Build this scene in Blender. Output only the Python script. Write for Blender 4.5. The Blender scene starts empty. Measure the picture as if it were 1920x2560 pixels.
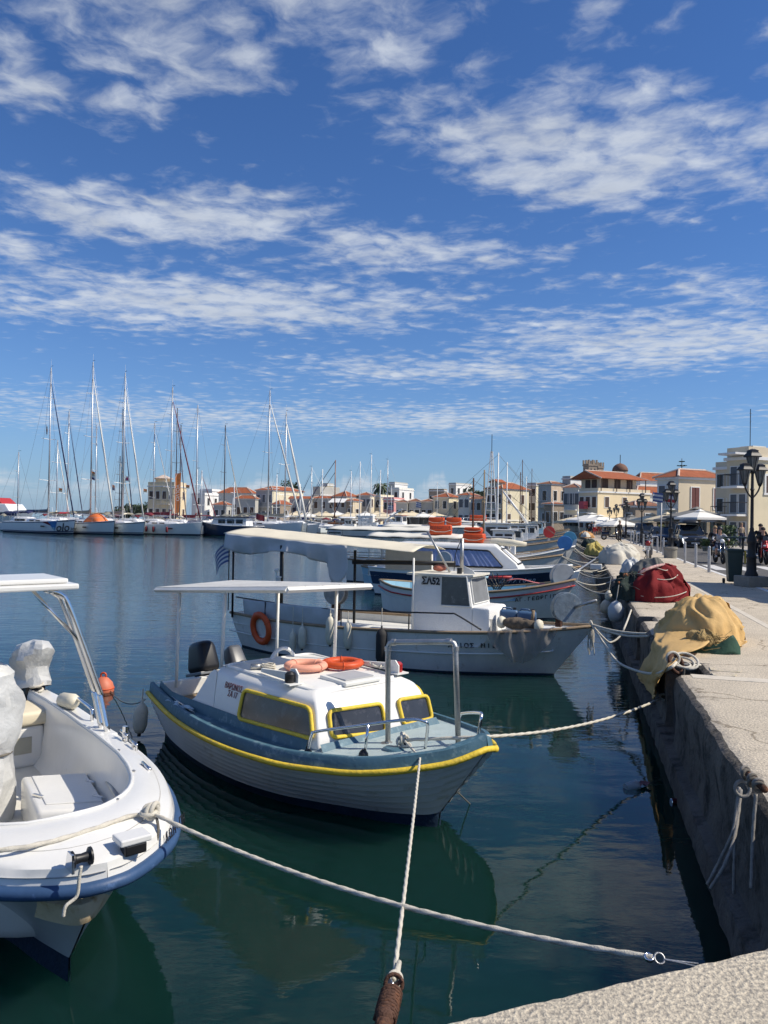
import bpy, bmesh, math, random
from mathutils import Vector, Matrix, noise
R = math.radians
random.seed(7)
S = bpy.context.scene
COL = S.collection

# ---------------------------------------------------------------- camera
CAMZ = 2.65
F = 1920.0
cam_d = bpy.data.cameras.new('camera')
cam = bpy.data.objects.new('camera', cam_d); COL.objects.link(cam)
cam_d.sensor_fit = 'VERTICAL'; cam_d.sensor_height = 36; cam_d.lens = 36*F/2560
cam_d.clip_start = .05; cam_d.clip_end = 6000
CR = Matrix.Rotation(R(90.5), 3, 'X') @ Matrix.Rotation(R(.9), 3, 'Z')
cam.matrix_world = Matrix.Translation((0, 0, CAMZ)) @ CR.to_4x4()
S.camera = cam
S.view_settings.view_transform = 'Standard'; S.view_settings.look = 'None'
S.view_settings.exposure = 0.0; S.view_settings.gamma = 1.0

# ---------------------------------------------------------------- sky and sun
SUN_AZ, SUN_EL = R(-10), R(46)           # az measured from +X towards +Y
sdir = Vector((math.cos(SUN_EL)*math.cos(SUN_AZ), math.cos(SUN_EL)*math.sin(SUN_AZ), math.sin(SUN_EL)))
sun_d = bpy.data.lights.new('sun', 'SUN'); sun_d.energy = 5.0; sun_d.angle = R(.53); sun_d.color = (1, .92, .79)
sun = bpy.data.objects.new('sun', sun_d); COL.objects.link(sun)
sun.rotation_euler = sdir.to_track_quat('Z', 'Y').to_euler(); sun.location = (40, -10, 60)
W_ = bpy.data.worlds.new('World'); S.world = W_; W_.use_nodes = True
nt = W_.node_tree; nt.nodes.clear()
def NN(t, **k):
    n = nt.nodes.new(t)
    for a, b in k.items(): setattr(n, a, b)
    return n
def MT(op, a, b=None, c=None, clamp=False):
    n = NN('ShaderNodeMath', operation=op, use_clamp=clamp)
    for i, v in enumerate((a, b, c)):
        if v is None: continue
        if isinstance(v, (int, float)): n.inputs[i].default_value = v
        else: nt.links.new(v, n.inputs[i])
    return n.outputs[0]
sky = NN('ShaderNodeTexSky', sky_type='NISHITA', sun_disc=False, sun_elevation=SUN_EL,
         sun_rotation=math.pi/2-SUN_AZ, altitude=0, air_density=1.0, dust_density=.05, ozone_density=3.2)
tc = NN('ShaderNodeTexCoord'); sp = NN('ShaderNodeSeparateXYZ'); nt.links.new(tc.outputs['Generated'], sp.inputs[0])
zz = MT('MAXIMUM', sp.outputs[2], .025)
pu = MT('DIVIDE', sp.outputs[0], zz); pv = MT('DIVIDE', sp.outputs[1], zz)
def cxyz(a, b, c=0.0):
    n = NN('ShaderNodeCombineXYZ')
    for i, v in enumerate((a, b, c)):
        if isinstance(v, (int, float)): n.inputs[i].default_value = v
        else: nt.links.new(v, n.inputs[i])
    return n.outputs[0]
def nz(vec, scale, detail=6, rough=.55, lac=2.0, dist=0.0):
    n = NN('ShaderNodeTexNoise'); n.inputs['Scale'].default_value = scale; n.inputs['Detail'].default_value = detail
    n.inputs['Roughness'].default_value = rough; n.inputs['Lacunarity'].default_value = lac; n.inputs['Distortion'].default_value = dist
    nt.links.new(vec, n.inputs['Vector']); return n.outputs[0]
vec = cxyz(pu, pv)
vst = cxyz(MT('MULTIPLY', pu, .95), pv, 3.1)
wob = MT('MULTIPLY', MT('SUBTRACT', nz(vec, 1.3, 3), .5), .42)
bl = None
for cx, cy, rx, ry, rot, s in ((-.58,1.56,.36,.18,.1,.85),(-.10,1.52,.20,.20,0,.8),(-.76,1.84,.28,.13,.2,.7),(.62,2.08,.56,.33,.42,.95),(.75,2.25,.34,.2,.1,.5),
        (-.74,2.58,.58,.25,.12,.95),(.06,2.86,.44,.28,.1,.85),(-.95,3.62,1.2,.52,0,1.05),(1.55,4.25,.95,.75,.1,1.05),(.35,5.2,1.1,.55,0,.85),
        (.6,7.8,2.8,1.2,0,.85),(-2.2,7.8,2.6,1.5,0,.8),(-1.42,2.92,.26,.24,0,.9),(1.35,3.25,.55,.25,0,.75),(.2,3.9,.5,.3,0,.5)):
    c, s_ = math.cos(rot), math.sin(rot)
    du = MT('ADD', MT('SUBTRACT', pu, cx), wob); dv = MT('ADD', MT('SUBTRACT', pv, cy), MT('MULTIPLY', wob, .6))
    a = MT('DIVIDE', MT('ADD', MT('MULTIPLY', du, c), MT('MULTIPLY', dv, s_)), rx)
    b = MT('DIVIDE', MT('SUBTRACT', MT('MULTIPLY', dv, c), MT('MULTIPLY', du, s_)), ry)
    d2 = MT('ADD', MT('MULTIPLY', a, a), MT('MULTIPLY', b, b))
    g = MT('MULTIPLY', MT('POWER', 2.718, MT('MULTIPLY', d2, -.62)), s)
    bl = g if bl is None else MT('MAXIMUM', bl, g)
# beyond the frame the same broken cloud goes on: a broad noise field away from the view
away = MT('MULTIPLY', MT('SUBTRACT', 1.25, pv, clamp=True), 1.6, clamp=True)
bl = MT('MAXIMUM', bl, MT('MULTIPLY', MT('MULTIPLY', MT('SUBTRACT', nz(vec, .9, 2), .42, clamp=True), 4.0, clamp=True), away))
vo = NN('ShaderNodeTexVoronoi', feature='SMOOTH_F1'); vo.inputs['Scale'].default_value = 8.5; vo.inputs['Smoothness'].default_value = .6
wv = NN('ShaderNodeVectorMath', operation='ADD'); nt.links.new(vst, wv.inputs[0])
nw = MT('MULTIPLY', MT('SUBTRACT', nz(vst, 6.0, 3, .5), .5), .14); nt.links.new(cxyz(nw, MT('MULTIPLY', nw, -.8)), wv.inputs[1])
nt.links.new(wv.outputs[0], vo.inputs['Vector'])
n1 = nz(wv.outputs[0], 12.0, 6, .58, 2.1); n2 = nz(vst, 3.4, 2, .5)
tex = MT('ADD', MT('ADD', MT('MULTIPLY', n1, .62), MT('MULTIPLY', n2, .42)), MT('MULTIPLY', MT('SUBTRACT', .55, vo.outputs['Distance']), .30))
dens = MT('MULTIPLY', MT('SUBTRACT', MT('ADD', MT('MULTIPLY', bl, .665), MT('MULTIPLY', tex, 1.5)), 1.01), 1.5, clamp=True)
dens = MT('MULTIPLY', MT('MULTIPLY', MT('MULTIPLY', dens, dens), MT('SUBTRACT', 3.0, MT('MULTIPLY', dens, 2.0))), .80)
dens = MT('MULTIPLY', dens, MT('MULTIPLY', sp.outputs[2], 14, clamp=True))
# a low bank of cumulus along the horizon
az = MT('ARCTAN2', sp.outputs[0], sp.outputs[1])
hv = cxyz(MT('MULTIPLY', az, 9), MT('MULTIPLY', sp.outputs[2], 40), 1.7)
top = MT('ADD', -.045, MT('MULTIPLY', nz(cxyz(MT('MULTIPLY', az, 7), 0.0, 5.0), 1.6, 6, .62), .185))
hb = MT('MULTIPLY', MT('SUBTRACT', top, sp.outputs[2]), 70, clamp=True)
hb = MT('MULTIPLY', MT('MULTIPLY', hb, MT('MULTIPLY', MT('SUBTRACT', nz(hv, 2.2, 6, .6), .34, clamp=True), 3.2, clamp=True)), MT('MULTIPLY', MT('SUBTRACT', sp.outputs[2], .016, clamp=True), 45, clamp=True))
dens = MT('MAXIMUM', dens, MT('MULTIPLY', hb, .85))
shade = MT('ADD', .72, MT('MULTIPLY', nz(vst, 4.0, 4), .5))
mx = NN('ShaderNodeMix', data_type='RGBA'); nt.links.new(dens, mx.inputs[0])
hs = NN('ShaderNodeHueSaturation'); hs.inputs['Saturation'].default_value = 1.08; hs.inputs['Value'].default_value = 1.0
vm = NN('ShaderNodeVectorMath', operation='MULTIPLY'); vm.inputs[1].default_value = (.63, .86, 1.20)
nt.links.new(sky.outputs[0], hs.inputs['Color']); nt.links.new(hs.outputs[0], vm.inputs[0]); hz_ = NN('ShaderNodeMix', data_type='RGBA'); nt.links.new(MT('MULTIPLY', MT('POWER', 2.718, MT('MULTIPLY', MT('MAXIMUM', sp.outputs[2], 0.0), -9.0)), .80), hz_.inputs[0]); nt.links.new(vm.outputs[0], hz_.inputs[6]); hz_.inputs[7].default_value = (2.5, 3.75, 5.6, 1)
nt.links.new(hz_.outputs[2], mx.inputs[6])
cc = NN('ShaderNodeCombineColor')
for i, k in enumerate((6.9, 7.4, 8.1)): nt.links.new(MT('MULTIPLY', shade, k), cc.inputs[i])
nt.links.new(cc.outputs[0], mx.inputs[7])
bg = NN('ShaderNodeBackground'); bg.inputs[1].default_value = .098
nt.links.new(mx.outputs[2], bg.inputs[0]); out = NN('ShaderNodeOutputWorld'); nt.links.new(bg.outputs[0], out.inputs[0])
W_.cycles.sampling_method = 'MANUAL'; W_.cycles.sample_map_resolution = 512

# ---------------------------------------------------------------- helpers
def ray(px, py): return CR @ Vector(((px-960)/F, -(py-1280)/F, -1))
def W(px, py, z=0.0):
    d = ray(px, py); t = (z-CAMZ)/d.z; return Vector((d.x*t, d.y*t, z))
def WY(px, py, y):
    d = ray(px, py); t = y/d.y; return Vector((d.x*t, y, CAMZ+d.z*t))
def WP(px, py, p0, n):
    d = ray(px, py); c = Vector((0, 0, CAMZ)); t = (Vector(p0)-c).dot(n)/d.dot(n); return c+d*t
QA = R(13.95); QU = Vector((math.sin(QA), math.cos(QA), 0)); QV = Vector((math.cos(QA), -math.sin(QA), 0))
def Q(u, v, z=1.0): return QU*u+QV*v+Vector((0, 0, z))
def uv(p): return p.x*QU.x+p.y*QU.y, p.x*QV.x+p.y*QV.y

MATS = {}
def mat(name, col, rough=.55, metal=0.0, var=.12, scale=3.0, bump=0.0, bscale=30.0, spec=.5, col2=None, amt=.5, trans=0.0, alpha=1.0, coat=0.0, emit=None, stretch=None):
    if name in MATS: return MATS[name]
    m = bpy.data.materials.new(name); m.use_nodes = True; t = m.node_tree; b = t.nodes['Principled BSDF']
    b.inputs['Roughness'].default_value = rough; b.inputs['Metallic'].default_value = metal
    b.inputs['Specular IOR Level'].default_value = spec; b.inputs['Coat Weight'].default_value = coat
    if trans: b.inputs['Transmission Weight'].default_value = trans
    if alpha < 1: b.inputs['Alpha'].default_value = alpha
    if emit: b.inputs['Emission Color'].default_value = (*emit[0], 1); b.inputs['Emission Strength'].default_value = emit[1]
    tcn = t.nodes.new('ShaderNodeTexCoord'); co = tcn.outputs['Object']
    if stretch:
        mp = t.nodes.new('ShaderNodeMapping'); mp.inputs['Scale'].default_value = stretch; t.links.new(co, mp.inputs[0]); co = mp.outputs[0]
    n = t.nodes.new('ShaderNodeTexNoise'); n.inputs['Scale'].default_value = scale; n.inputs['Detail'].default_value = 7; n.inputs['Roughness'].default_value = .65
    t.links.new(co, n.inputs[0])
    r = t.nodes.new('ShaderNodeValToRGB'); t.links.new(n.outputs[0], r.inputs[0])
    lo = [max(0, c*(1-var)) for c in col]; hi = [min(1, c*(1+var)) for c in col]
    r.color_ramp.elements[0].position = .3; r.color_ramp.elements[1].position = .7
    r.color_ramp.elements[0].color = (*lo, 1); r.color_ramp.elements[1].color = (*hi, 1)
    c_out = r.outputs[0]
    if col2:
        n2 = t.nodes.new('ShaderNodeTexNoise'); n2.inputs['Scale'].default_value = scale*2.3; n2.inputs['Detail'].default_value = 9; n2.inputs['Roughness'].default_value = .7
        t.links.new(co, n2.inputs[0])
        r2 = t.nodes.new('ShaderNodeValToRGB'); t.links.new(n2.outputs[0], r2.inputs[0])
        r2.color_ramp.elements[0].position = .72-amt*.4; r2.color_ramp.elements[1].position = .82-amt*.3
        mx = t.nodes.new('ShaderNodeMix'); mx.data_type = 'RGBA'; t.links.new(r2.outputs[0], mx.inputs[0]); t.links.new(c_out, mx.inputs[6]); mx.inputs[7].default_value = (*col2, 1); c_out = mx.outputs[2]
    t.links.new(c_out, b.inputs['Base Color'])
    if bump:
        n3 = t.nodes.new('ShaderNodeTexNoise'); n3.inputs['Scale'].default_value = bscale; n3.inputs['Detail'].default_value = 5
        t.links.new(co, n3.inputs[0]); bp = t.nodes.new('ShaderNodeBump'); bp.inputs['Strength'].default_value = min(1, bump); bp.inputs['Distance'].default_value = .02*max(1, bump)
        t.links.new(n3.outputs[0], bp.inputs['Height']); t.links.new(bp.outputs[0], b.inputs['Normal'])
    MATS[name] = m; return m

FR = {}
def tag(o, label=None, cat=None, group=None, kind=None):
    if label: o['label'] = label
    if cat: o['category'] = cat
    if group: o['group'] = group
    if kind: o['kind'] = kind
    return o
def thing(name, label, cat, loc=(0, 0, 0), rz=0.0, group=None, rx=0.0, ry=0.0):
    o = bpy.data.objects.new(name, None); COL.objects.link(o); o.empty_display_size = .2
    o.location = loc; o.rotation_euler = (rx, ry, rz)
    FR[o.name] = Matrix.Translation(loc) @ (Matrix.Rotation(rz, 4, 'Z') @ Matrix.Rotation(ry, 4, 'Y') @ Matrix.Rotation(rx, 4, 'X'))
    return tag(o, label, cat, group)
def frame_of(o): return FR.get(o.name, Matrix.Identity(4))

class MB:
    def __init__(s): s.v = []; s.f = []; s.m = []; s.mi = 0
    def add(s, vs, fs):
        o = len(s.v); s.v += [Vector(p) for p in vs]; s.f += [tuple(i+o for i in q) for q in fs]; s.m += [s.mi]*len(fs); return s
    def box(s, c, d, rot=None, taper=1.0):
        hx, hy, hz = d[0]/2, d[1]/2, d[2]/2
        vs = [Vector((x*hx*(taper if z > 0 else 1), y*hy*(taper if z > 0 else 1), z*hz)) for z in (-1, 1) for y in (-1, 1) for x in (-1, 1)]
        if rot is not None:
            if isinstance(rot, (int, float)): rot = Matrix.Rotation(rot, 3, 'Z')
            vs = [rot @ p for p in vs]
        c = Vector(c)
        return s.add([p+c for p in vs], [(0, 2, 3, 1), (4, 5, 7, 6), (0, 1, 5, 4), (2, 6, 7, 3), (0, 4, 6, 2), (1, 3, 7, 5)])
    def b2(s, a, b):
        return s.box([(a[i]+b[i])/2 for i in range(3)], [abs(a[i]-b[i]) for i in range(3)])
    def tube(s, pts, r, n=8, cap=True, twist=None, flat=1.0):
        pts = [Vector(p) for p in pts]; k = len(pts); o = len(s.v)
        up = None; acc = 0.0
        for i, p in enumerate(pts):
            d = (pts[min(i+1, k-1)]-pts[max(i-1, 0)]); d = d.normalized() if d.length > 1e-9 else Vector((0, 0, 1))
            if up is None:
                up = d.orthogonal().normalized() if abs(d.z) > .95 else (Vector((0, 0, 1))-d*d.z).normalized()
            up = (up-d*up.dot(d)); up = up.normalized() if up.length > 1e-6 else d.orthogonal().normalized()
            sd = d.cross(up); rr = r[i] if isinstance(r, (list, tuple)) else r
            if i: acc += (p-pts[i-1]).length
            for j in range(n):
                a = 2*math.pi*j/n; q = rr
                if twist: q = rr*(1+.17*math.cos(3*a-acc*twist))
                s.v.append(p+(sd*math.cos(a)+up*math.sin(a)*flat)*q)
        for i in range(k-1):
            for j in range(n):
                s.f.append((o+i*n+j, o+i*n+(j+1) % n, o+(i+1)*n+(j+1) % n, o+(i+1)*n+j)); s.m.append(s.mi)
        if cap:
            s.f.append(tuple(o+j for j in range(n))[::-1]); s.f.append(tuple(o+(k-1)*n+j for j in range(n))); s.m += [s.mi]*2
        return s
    def cyl(s, a, b, r, r2=None, n=12): return s.tube([a, b], [r, r if r2 is None else r2], n)
    def lathe(s, prof, c=(0, 0, 0), n=16, rot=None, sx=1.0, sy=1.0):
        o = len(s.v); c = Vector(c)
        for (r, z) in prof:
            for j in range(n):
                a = 2*math.pi*j/n; p = Vector((r*math.cos(a)*sx, r*math.sin(a)*sy, z)); s.v.append((rot @ p if rot else p)+c)
        for i in range(len(prof)-1):
            for j in range(n):
                s.f.append((o+i*n+j, o+i*n+(j+1) % n, o+(i+1)*n+(j+1) % n, o+(i+1)*n+j)); s.m.append(s.mi)
        s.f.append(tuple(o+j for j in range(n))[::-1]); s.f.append(tuple(o+(len(prof)-1)*n+j for j in range(n))); s.m += [s.mi]*2
        return s
    def torus(s, c, R_, r, rot=None, n=28, k=12, squash=1.0):
        o = len(s.v); c = Vector(c)
        for i in range(n):
            a = 2*math.pi*i/n
            for j in range(k):
                b = 2*math.pi*j/k; p = Vector(((R_+r*math.cos(b))*math.cos(a), (R_+r*math.cos(b))*math.sin(a), r*math.sin(b)*squash)); s.v.append((rot @ p if rot else p)+c)
        for i in range(n):
            for j in range(k):
                s.f.append((o+i*k+j, o+((i+1) % n)*k+j, o+((i+1) % n)*k+(j+1) % k, o+i*k+(j+1) % k)); s.m.append(s.mi)
        return s
    def grid(s, fn, nu, nv, closeu=False):
        o = len(s.v)
        for i in range(nu+1):
            for j in range(nv+1): s.v.append(Vector(fn(i/nu, j/nv)))
        for i in range(nu):
            for j in range(nv):
                a = o+i*(nv+1)+j; s.f.append((a, a+nv+1, a+nv+2, a+1)); s.m.append(s.mi)
        return s
    def prism(s, poly, z0, z1):
        n = len(poly); o = len(s.v)
        s.v += [Vector((p[0], p[1], z0)) for p in poly]+[Vector((p[0], p[1], z1)) for p in poly]
        s.f += [tuple(o+i for i in range(n))[::-1], tuple(o+n+i for i in range(n))]+[(o+i, o+(i+1) % n, o+n+(i+1) % n, o+n+i) for i in range(n)]
        s.m += [s.mi]*(n+2); return s
    def slab(s, pts, n, th):
        """polygon of 3-D points given thickness th along -n"""
        pts = [Vector(p) for p in pts]; k = len(pts); o = len(s.v); n = Vector(n).normalized()
        s.v += pts+[p-n*th for p in pts]
        s.f += [tuple(o+i for i in range(k)), tuple(o+k+i for i in range(k))[::-1]]+[(o+(i+1) % k, o+i, o+k+i, o+k+(i+1) % k) for i in range(k)]
        s.m += [s.mi]*(k+2); return s
    def strip(s, rows):
        """rows: list of equal-length point lists, skinned"""
        k = len(rows[0]); o = len(s.v)
        for r_ in rows: s.v += [Vector(p) for p in r_]
        for i in range(len(rows)-1):
            for j in range(k-1):
                a = o+i*k+j; s.f.append((a, a+1, a+k+1, a+k)); s.m.append(s.mi)
        return s
    def xf(s, M): s.v = [M @ p for p in s.v]; return s
    def build(s, name, m, parent=None, world=False, smooth=False, bevel=0.0, solid=0.0, recalc=True, seg=2):
        me = bpy.data.meshes.new(name)
        vs = s.v
        if world and parent is not None:
            I = frame_of(parent).inverted(); vs = [I @ p for p in vs]
        me.from_pydata([tuple(p) for p in vs], [], s.f)
        ms = m if isinstance(m, (list, tuple)) else [m]
        for q in ms: me.materials.append(q)
        if len(ms) > 1: me.polygons.foreach_set('material_index', s.m)
        bm = bmesh.new(); bm.from_mesh(me); bmesh.ops.remove_doubles(bm, verts=bm.verts, dist=1e-5)
        if recalc: bmesh.ops.recalc_face_normals(bm, faces=bm.faces)
        if bevel:
            ed = [e for e in bm.edges if len(e.link_faces) == 2 and e.calc_face_angle(0) > .5]
            bmesh.ops.bevel(bm, geom=ed, offset=bevel, segments=seg, affect='EDGES', clamp_overlap=True, profile=.5)
        bm.to_mesh(me); bm.free()
        if smooth is True: me.polygons.foreach_set('use_smooth', [True]*len(me.polygons))
        elif smooth: me.polygons.foreach_set('use_smooth', [True]*len(me.polygons)); me.set_sharp_from_angle(angle=R(smooth))
        o = bpy.data.objects.new(name, me); COL.objects.link(o)
        if solid:
            md = o.modifiers.new('solid', 'SOLIDIFY'); md.thickness = solid; md.offset = 0
        if parent is not None:
            o.parent = parent
            FR[o.name] = frame_of(parent)
        else: FR[o.name] = Matrix.Identity(4)
        return o
def recenter(o, loc):
    loc = Vector(loc); o.data.transform(Matrix.Translation(-loc)); o.location = loc
def cp(o, parent=None):
    c = o.copy(); COL.objects.link(c); c.parent = parent; FR[c.name] = FR.get(o.name, Matrix.Identity(4))
    for ch in o.children: cp(ch, c)
    return c
def place(o, loc, rz=0.0, label=None, group=None):
    o.location = loc; o.rotation_euler = (0, 0, rz)
    if label: o['label'] = label
    if group: o['group'] = group
    FR[o.name] = Matrix.Translation(loc) @ Matrix.Rotation(rz, 4, 'Z')
    return o
def text_mesh(body, size, depth=.004, bold=0.0, shear=0.0):
    c = bpy.data.curves.new('t', 'FONT'); c.body = body; c.size = size; c.extrude = depth/2; c.align_x = 'CENTER'; c.align_y = 'CENTER'; c.offset = bold; c.shear = shear; c.resolution_u = 3
    o = bpy.data.objects.new('t', c); COL.objects.link(o)
    dg = bpy.context.evaluated_depsgraph_get(); me = bpy.data.meshes.new_from_object(o.evaluated_get(dg)); bpy.data.objects.remove(o)
    b = MB(); b.v = [v.co.copy() for v in me.vertices]; b.f = [tuple(p.vertices) for p in me.polygons]; b.m = [0]*len(b.f); bpy.data.meshes.remove(me)
    return b
def text_on(body, size, p, x, n, name, m, parent, world=True, depth=.004, bold=0.0, sx=1.0, shear=0.0):
    """flat lettering at p, reading along x, facing n"""
    n = Vector(n).normalized(); x = Vector(x); x = (x-n*x.dot(n)).normalized(); y = n.cross(x)
    M = Matrix(((x.x*sx, y.x, n.x, p[0]), (x.y*sx, y.y, n.y, p[1]), (x.z*sx, y.z, n.z, p[2]), (0, 0, 0, 1)))
    b = text_mesh(body, size, depth, bold, shear).xf(M)
    return b.build(name, m, parent, world, recalc=False)
def cat_curve(a, b, sag, n=24):
    a, b = Vector(a), Vector(b)
    return [a.lerp(b, i/n)-Vector((0, 0, 4*sag*(i/n)*(1-i/n))) for i in range(n+1)]
def smooth_path(pts, n=8):
    pts = [Vector(p) for p in pts]; out_ = []
    P = [pts[0]*2-pts[1]]+pts+[pts[-1]*2-pts[-2]]
    for i in range(1, len(P)-2):
        for k in range(n):
            t = k/n; a, b, c, d = P[i-1], P[i], P[i+1], P[i+2]
            out_.append(.5*((2*b)+(c-a)*t+(2*a-5*b+4*c-d)*t*t+(3*b-a-3*c+d)*t**3))
    out_.append(pts[-1]); return out_
def lerp(a, b, t): return a+(b-a)*t
def ip(tab, t):
    """piecewise-linear table [(t,val)...], smoothed by cosine"""
    if t <= tab[0][0]: return tab[0][1]
    for (a, x), (b, y) in zip(tab, tab[1:]):
        if t <= b: return x+(y-x)*((t-a)/(b-a))
    return tab[-1][1]
# ---------------------------------------------------------------- setting: water, quay, road, far ground
wm = bpy.data.materials.new('sea_water'); wm.use_nodes = True
t = wm.node_tree; b = t.nodes['Principled BSDF']
b.inputs['Base Color'].default_value = (.0045, .0235, .0200, 1); b.inputs['Roughness'].default_value = .02; b.inputs['IOR'].default_value = 1.333
b.subsurface_method = 'BURLEY'; b.inputs['Subsurface Weight'].default_value = 1; b.inputs['Subsurface Radius'].default_value = (.5, 1, 1); b.inputs['Subsurface Scale'].default_value = 1.2
tcn = t.nodes.new('ShaderNodeTexCoord')
def wnoise(sc, det, rough, st, seed):
    mp = t.nodes.new('ShaderNodeMapping'); mp.inputs['Scale'].default_value = st; mp.inputs['Location'].default_value = (seed, seed*.7, 0); t.links.new(tcn.outputs['Object'], mp.inputs[0])
    n = t.nodes.new('ShaderNodeTexNoise'); n.inputs['Scale'].default_value = sc; n.inputs['Detail'].default_value = det; n.inputs['Roughness'].default_value = rough
    t.links.new(mp.outputs[0], n.inputs[0]); return n.outputs[0]
b1 = t.nodes.new('ShaderNodeBump'); b1.inputs['Strength'].default_value = .62; b1.inputs['Distance'].default_value = .020
t.links.new(wnoise(.95, 3, .45, (.55, 1.25, 1), 3), b1.inputs['Height'])
# open water gets more ripple than the sheltered corner by the quay
sx = t.nodes.new('ShaderNodeSeparateXYZ'); t.links.new(tcn.outputs['Object'], sx.inputs[0])
mr = t.nodes.new('ShaderNodeMapRange'); mr.inputs[1].default_value = 7; mr.inputs[2].default_value = 30; mr.inputs[3].default_value = .10; mr.inputs[4].default_value = 1
t.links.new(sx.outputs[1], mr.inputs[0])
b2_ = t.nodes.new('ShaderNodeBump'); b2_.inputs['Distance'].default_value = .022
t.links.new(mr.outputs[0], b2_.inputs['Strength']); t.links.new(wnoise(3.2, 4, .55, (.6, 1.35, 1), 11), b2_.inputs['Height'])
t.links.new(b1.outputs[0], b2_.inputs['Normal']); t.links.new(b2_.outputs[0], b.inputs['Normal'])
w = MB(); w.add([(-3000, -60, 0), (3000, -60, 0), (3000, 5000, 0), (-3000, 5000, 0)], [(0, 1, 2, 3)])
tag(w.build('water', wm), kind='structure')

def concrete(name, col, var, cracks=True, peb=0.0, slope=.3):
    m = mat(name, col, .9, 0, var, 1.1, .6, 60, .25, col2=[c*.62 for c in col], amt=.35)
    t = m.node_tree; bs = t.nodes['Principled BSDF']; tcn = t.nodes['Texture Coordinate']
    src = bs.inputs['Base Color'].links[0].from_socket
    v = t.nodes.new('ShaderNodeTexNoise'); v.inputs['Scale'].default_value = 55; v.inputs['Detail'].default_value = 3; t.links.new(tcn.outputs['Object'], v.inputs[0])
    rp = t.nodes.new('ShaderNodeValToRGB'); rp.color_ramp.elements[0].position = .35; rp.color_ramp.elements[1].position = .62
    rp.color_ramp.elements[0].color = (.62-peb, .62-peb, .64-peb, 1); rp.color_ramp.elements[1].color = (1.12, 1.1, 1.06, 1); t.links.new(v.outputs[0], rp.inputs[0])
    mu = t.nodes.new('ShaderNodeMix'); mu.data_type = 'RGBA'; mu.blend_type = 'MULTIPLY'; mu.inputs[0].default_value = 1; t.links.new(src, mu.inputs[6]); t.links.new(rp.outputs[0], mu.inputs[7])
    col_out = mu.outputs[2]
    if cracks:
        # dark specks and old oil spots with a shape of their own
        v2 = t.nodes.new('ShaderNodeTexNoise'); v2.inputs['Scale'].default_value = 9; v2.inputs['Detail'].default_value = 4; t.links.new(tcn.outputs['Object'], v2.inputs[0])
        r2 = t.nodes.new('ShaderNodeValToRGB'); r2.color_ramp.elements[0].position = .68; r2.color_ramp.elements[1].position = .74; t.links.new(v2.outputs[0], r2.inputs[0])
        m2 = t.nodes.new('ShaderNodeMix'); m2.data_type = 'RGBA'; t.links.new(r2.outputs[0], m2.inputs[0]); t.links.new(col_out, m2.inputs[6]); m2.inputs[7].default_value = (col[0]*.5, col[1]*.5, col[2]*.5, 1); col_out = m2.outputs[2]
    if cracks:
        # hairline cracks
        nw = t.nodes.new('ShaderNodeTexNoise'); nw.inputs['Scale'].default_value = 1.5; nw.inputs['Detail'].default_value = 5; t.links.new(tcn.outputs['Object'], nw.inputs[0])
        ad = t.nodes.new('ShaderNodeVectorMath'); ad.operation = 'MULTIPLY_ADD'; ad.inputs[1].default_value = (.9, .9, .9); t.links.new(nw.outputs['Color'], ad.inputs[0]); t.links.new(tcn.outputs['Object'], ad.inputs[2])
        vc = t.nodes.new('ShaderNodeTexVoronoi'); vc.feature = 'DISTANCE_TO_EDGE'; vc.inputs['Scale'].default_value = .55; t.links.new(ad.outputs[0], vc.inputs['Vector'])
        r3 = t.nodes.new('ShaderNodeValToRGB'); r3.color_ramp.elements[0].position = .004; r3.color_ramp.elements[1].position = .011; r3.color_ramp.elements[0].color = (.45, .43, .40, 1); r3.color_ramp.elements[1].color = (1, 1, 1, 1); t.links.new(vc.outputs['Distance'], r3.inputs[0])
        m3 = t.nodes.new('ShaderNodeMix'); m3.data_type = 'RGBA'; m3.blend_type = 'MULTIPLY'; m3.inputs[0].default_value = .8; t.links.new(col_out, m3.inputs[6]); t.links.new(r3.outputs[0], m3.inputs[7]); col_out = m3.outputs[2]
    t.links.new(col_out, bs.inputs['Base Color'])
    bp = [n for n in t.nodes if n.type == 'BUMP'][0]; t.links.new(v.outputs[0], bp.inputs['Height']); bp.inputs['Distance'].default_value = .012; bp.inputs['Strength'].default_value = .8
    return m
CON = concrete('quay_concrete', (.59, .52, .41), .14)
CONF = concrete('stub_concrete', (.66, .585, .455), .10, False, .06)
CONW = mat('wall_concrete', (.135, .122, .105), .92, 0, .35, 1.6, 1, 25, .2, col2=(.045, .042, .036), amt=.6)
ASPH = mat('asphalt', (.115, .112, .108), .9, 0, .16, .6, .6, 80, .3, col2=(.075, .073, .07), amt=.3)
KERB = mat('kerb_paint', (.72, .70, .66), .7, 0, .1, 2, .3, 40, col2=(.4, .38, .35), amt=.35)
PAINTW = mat('road_paint', (.62, .61, .58), .75, 0, .12, 2, .2, 40, col2=(.25, .24, .23), amt=.4)

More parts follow.
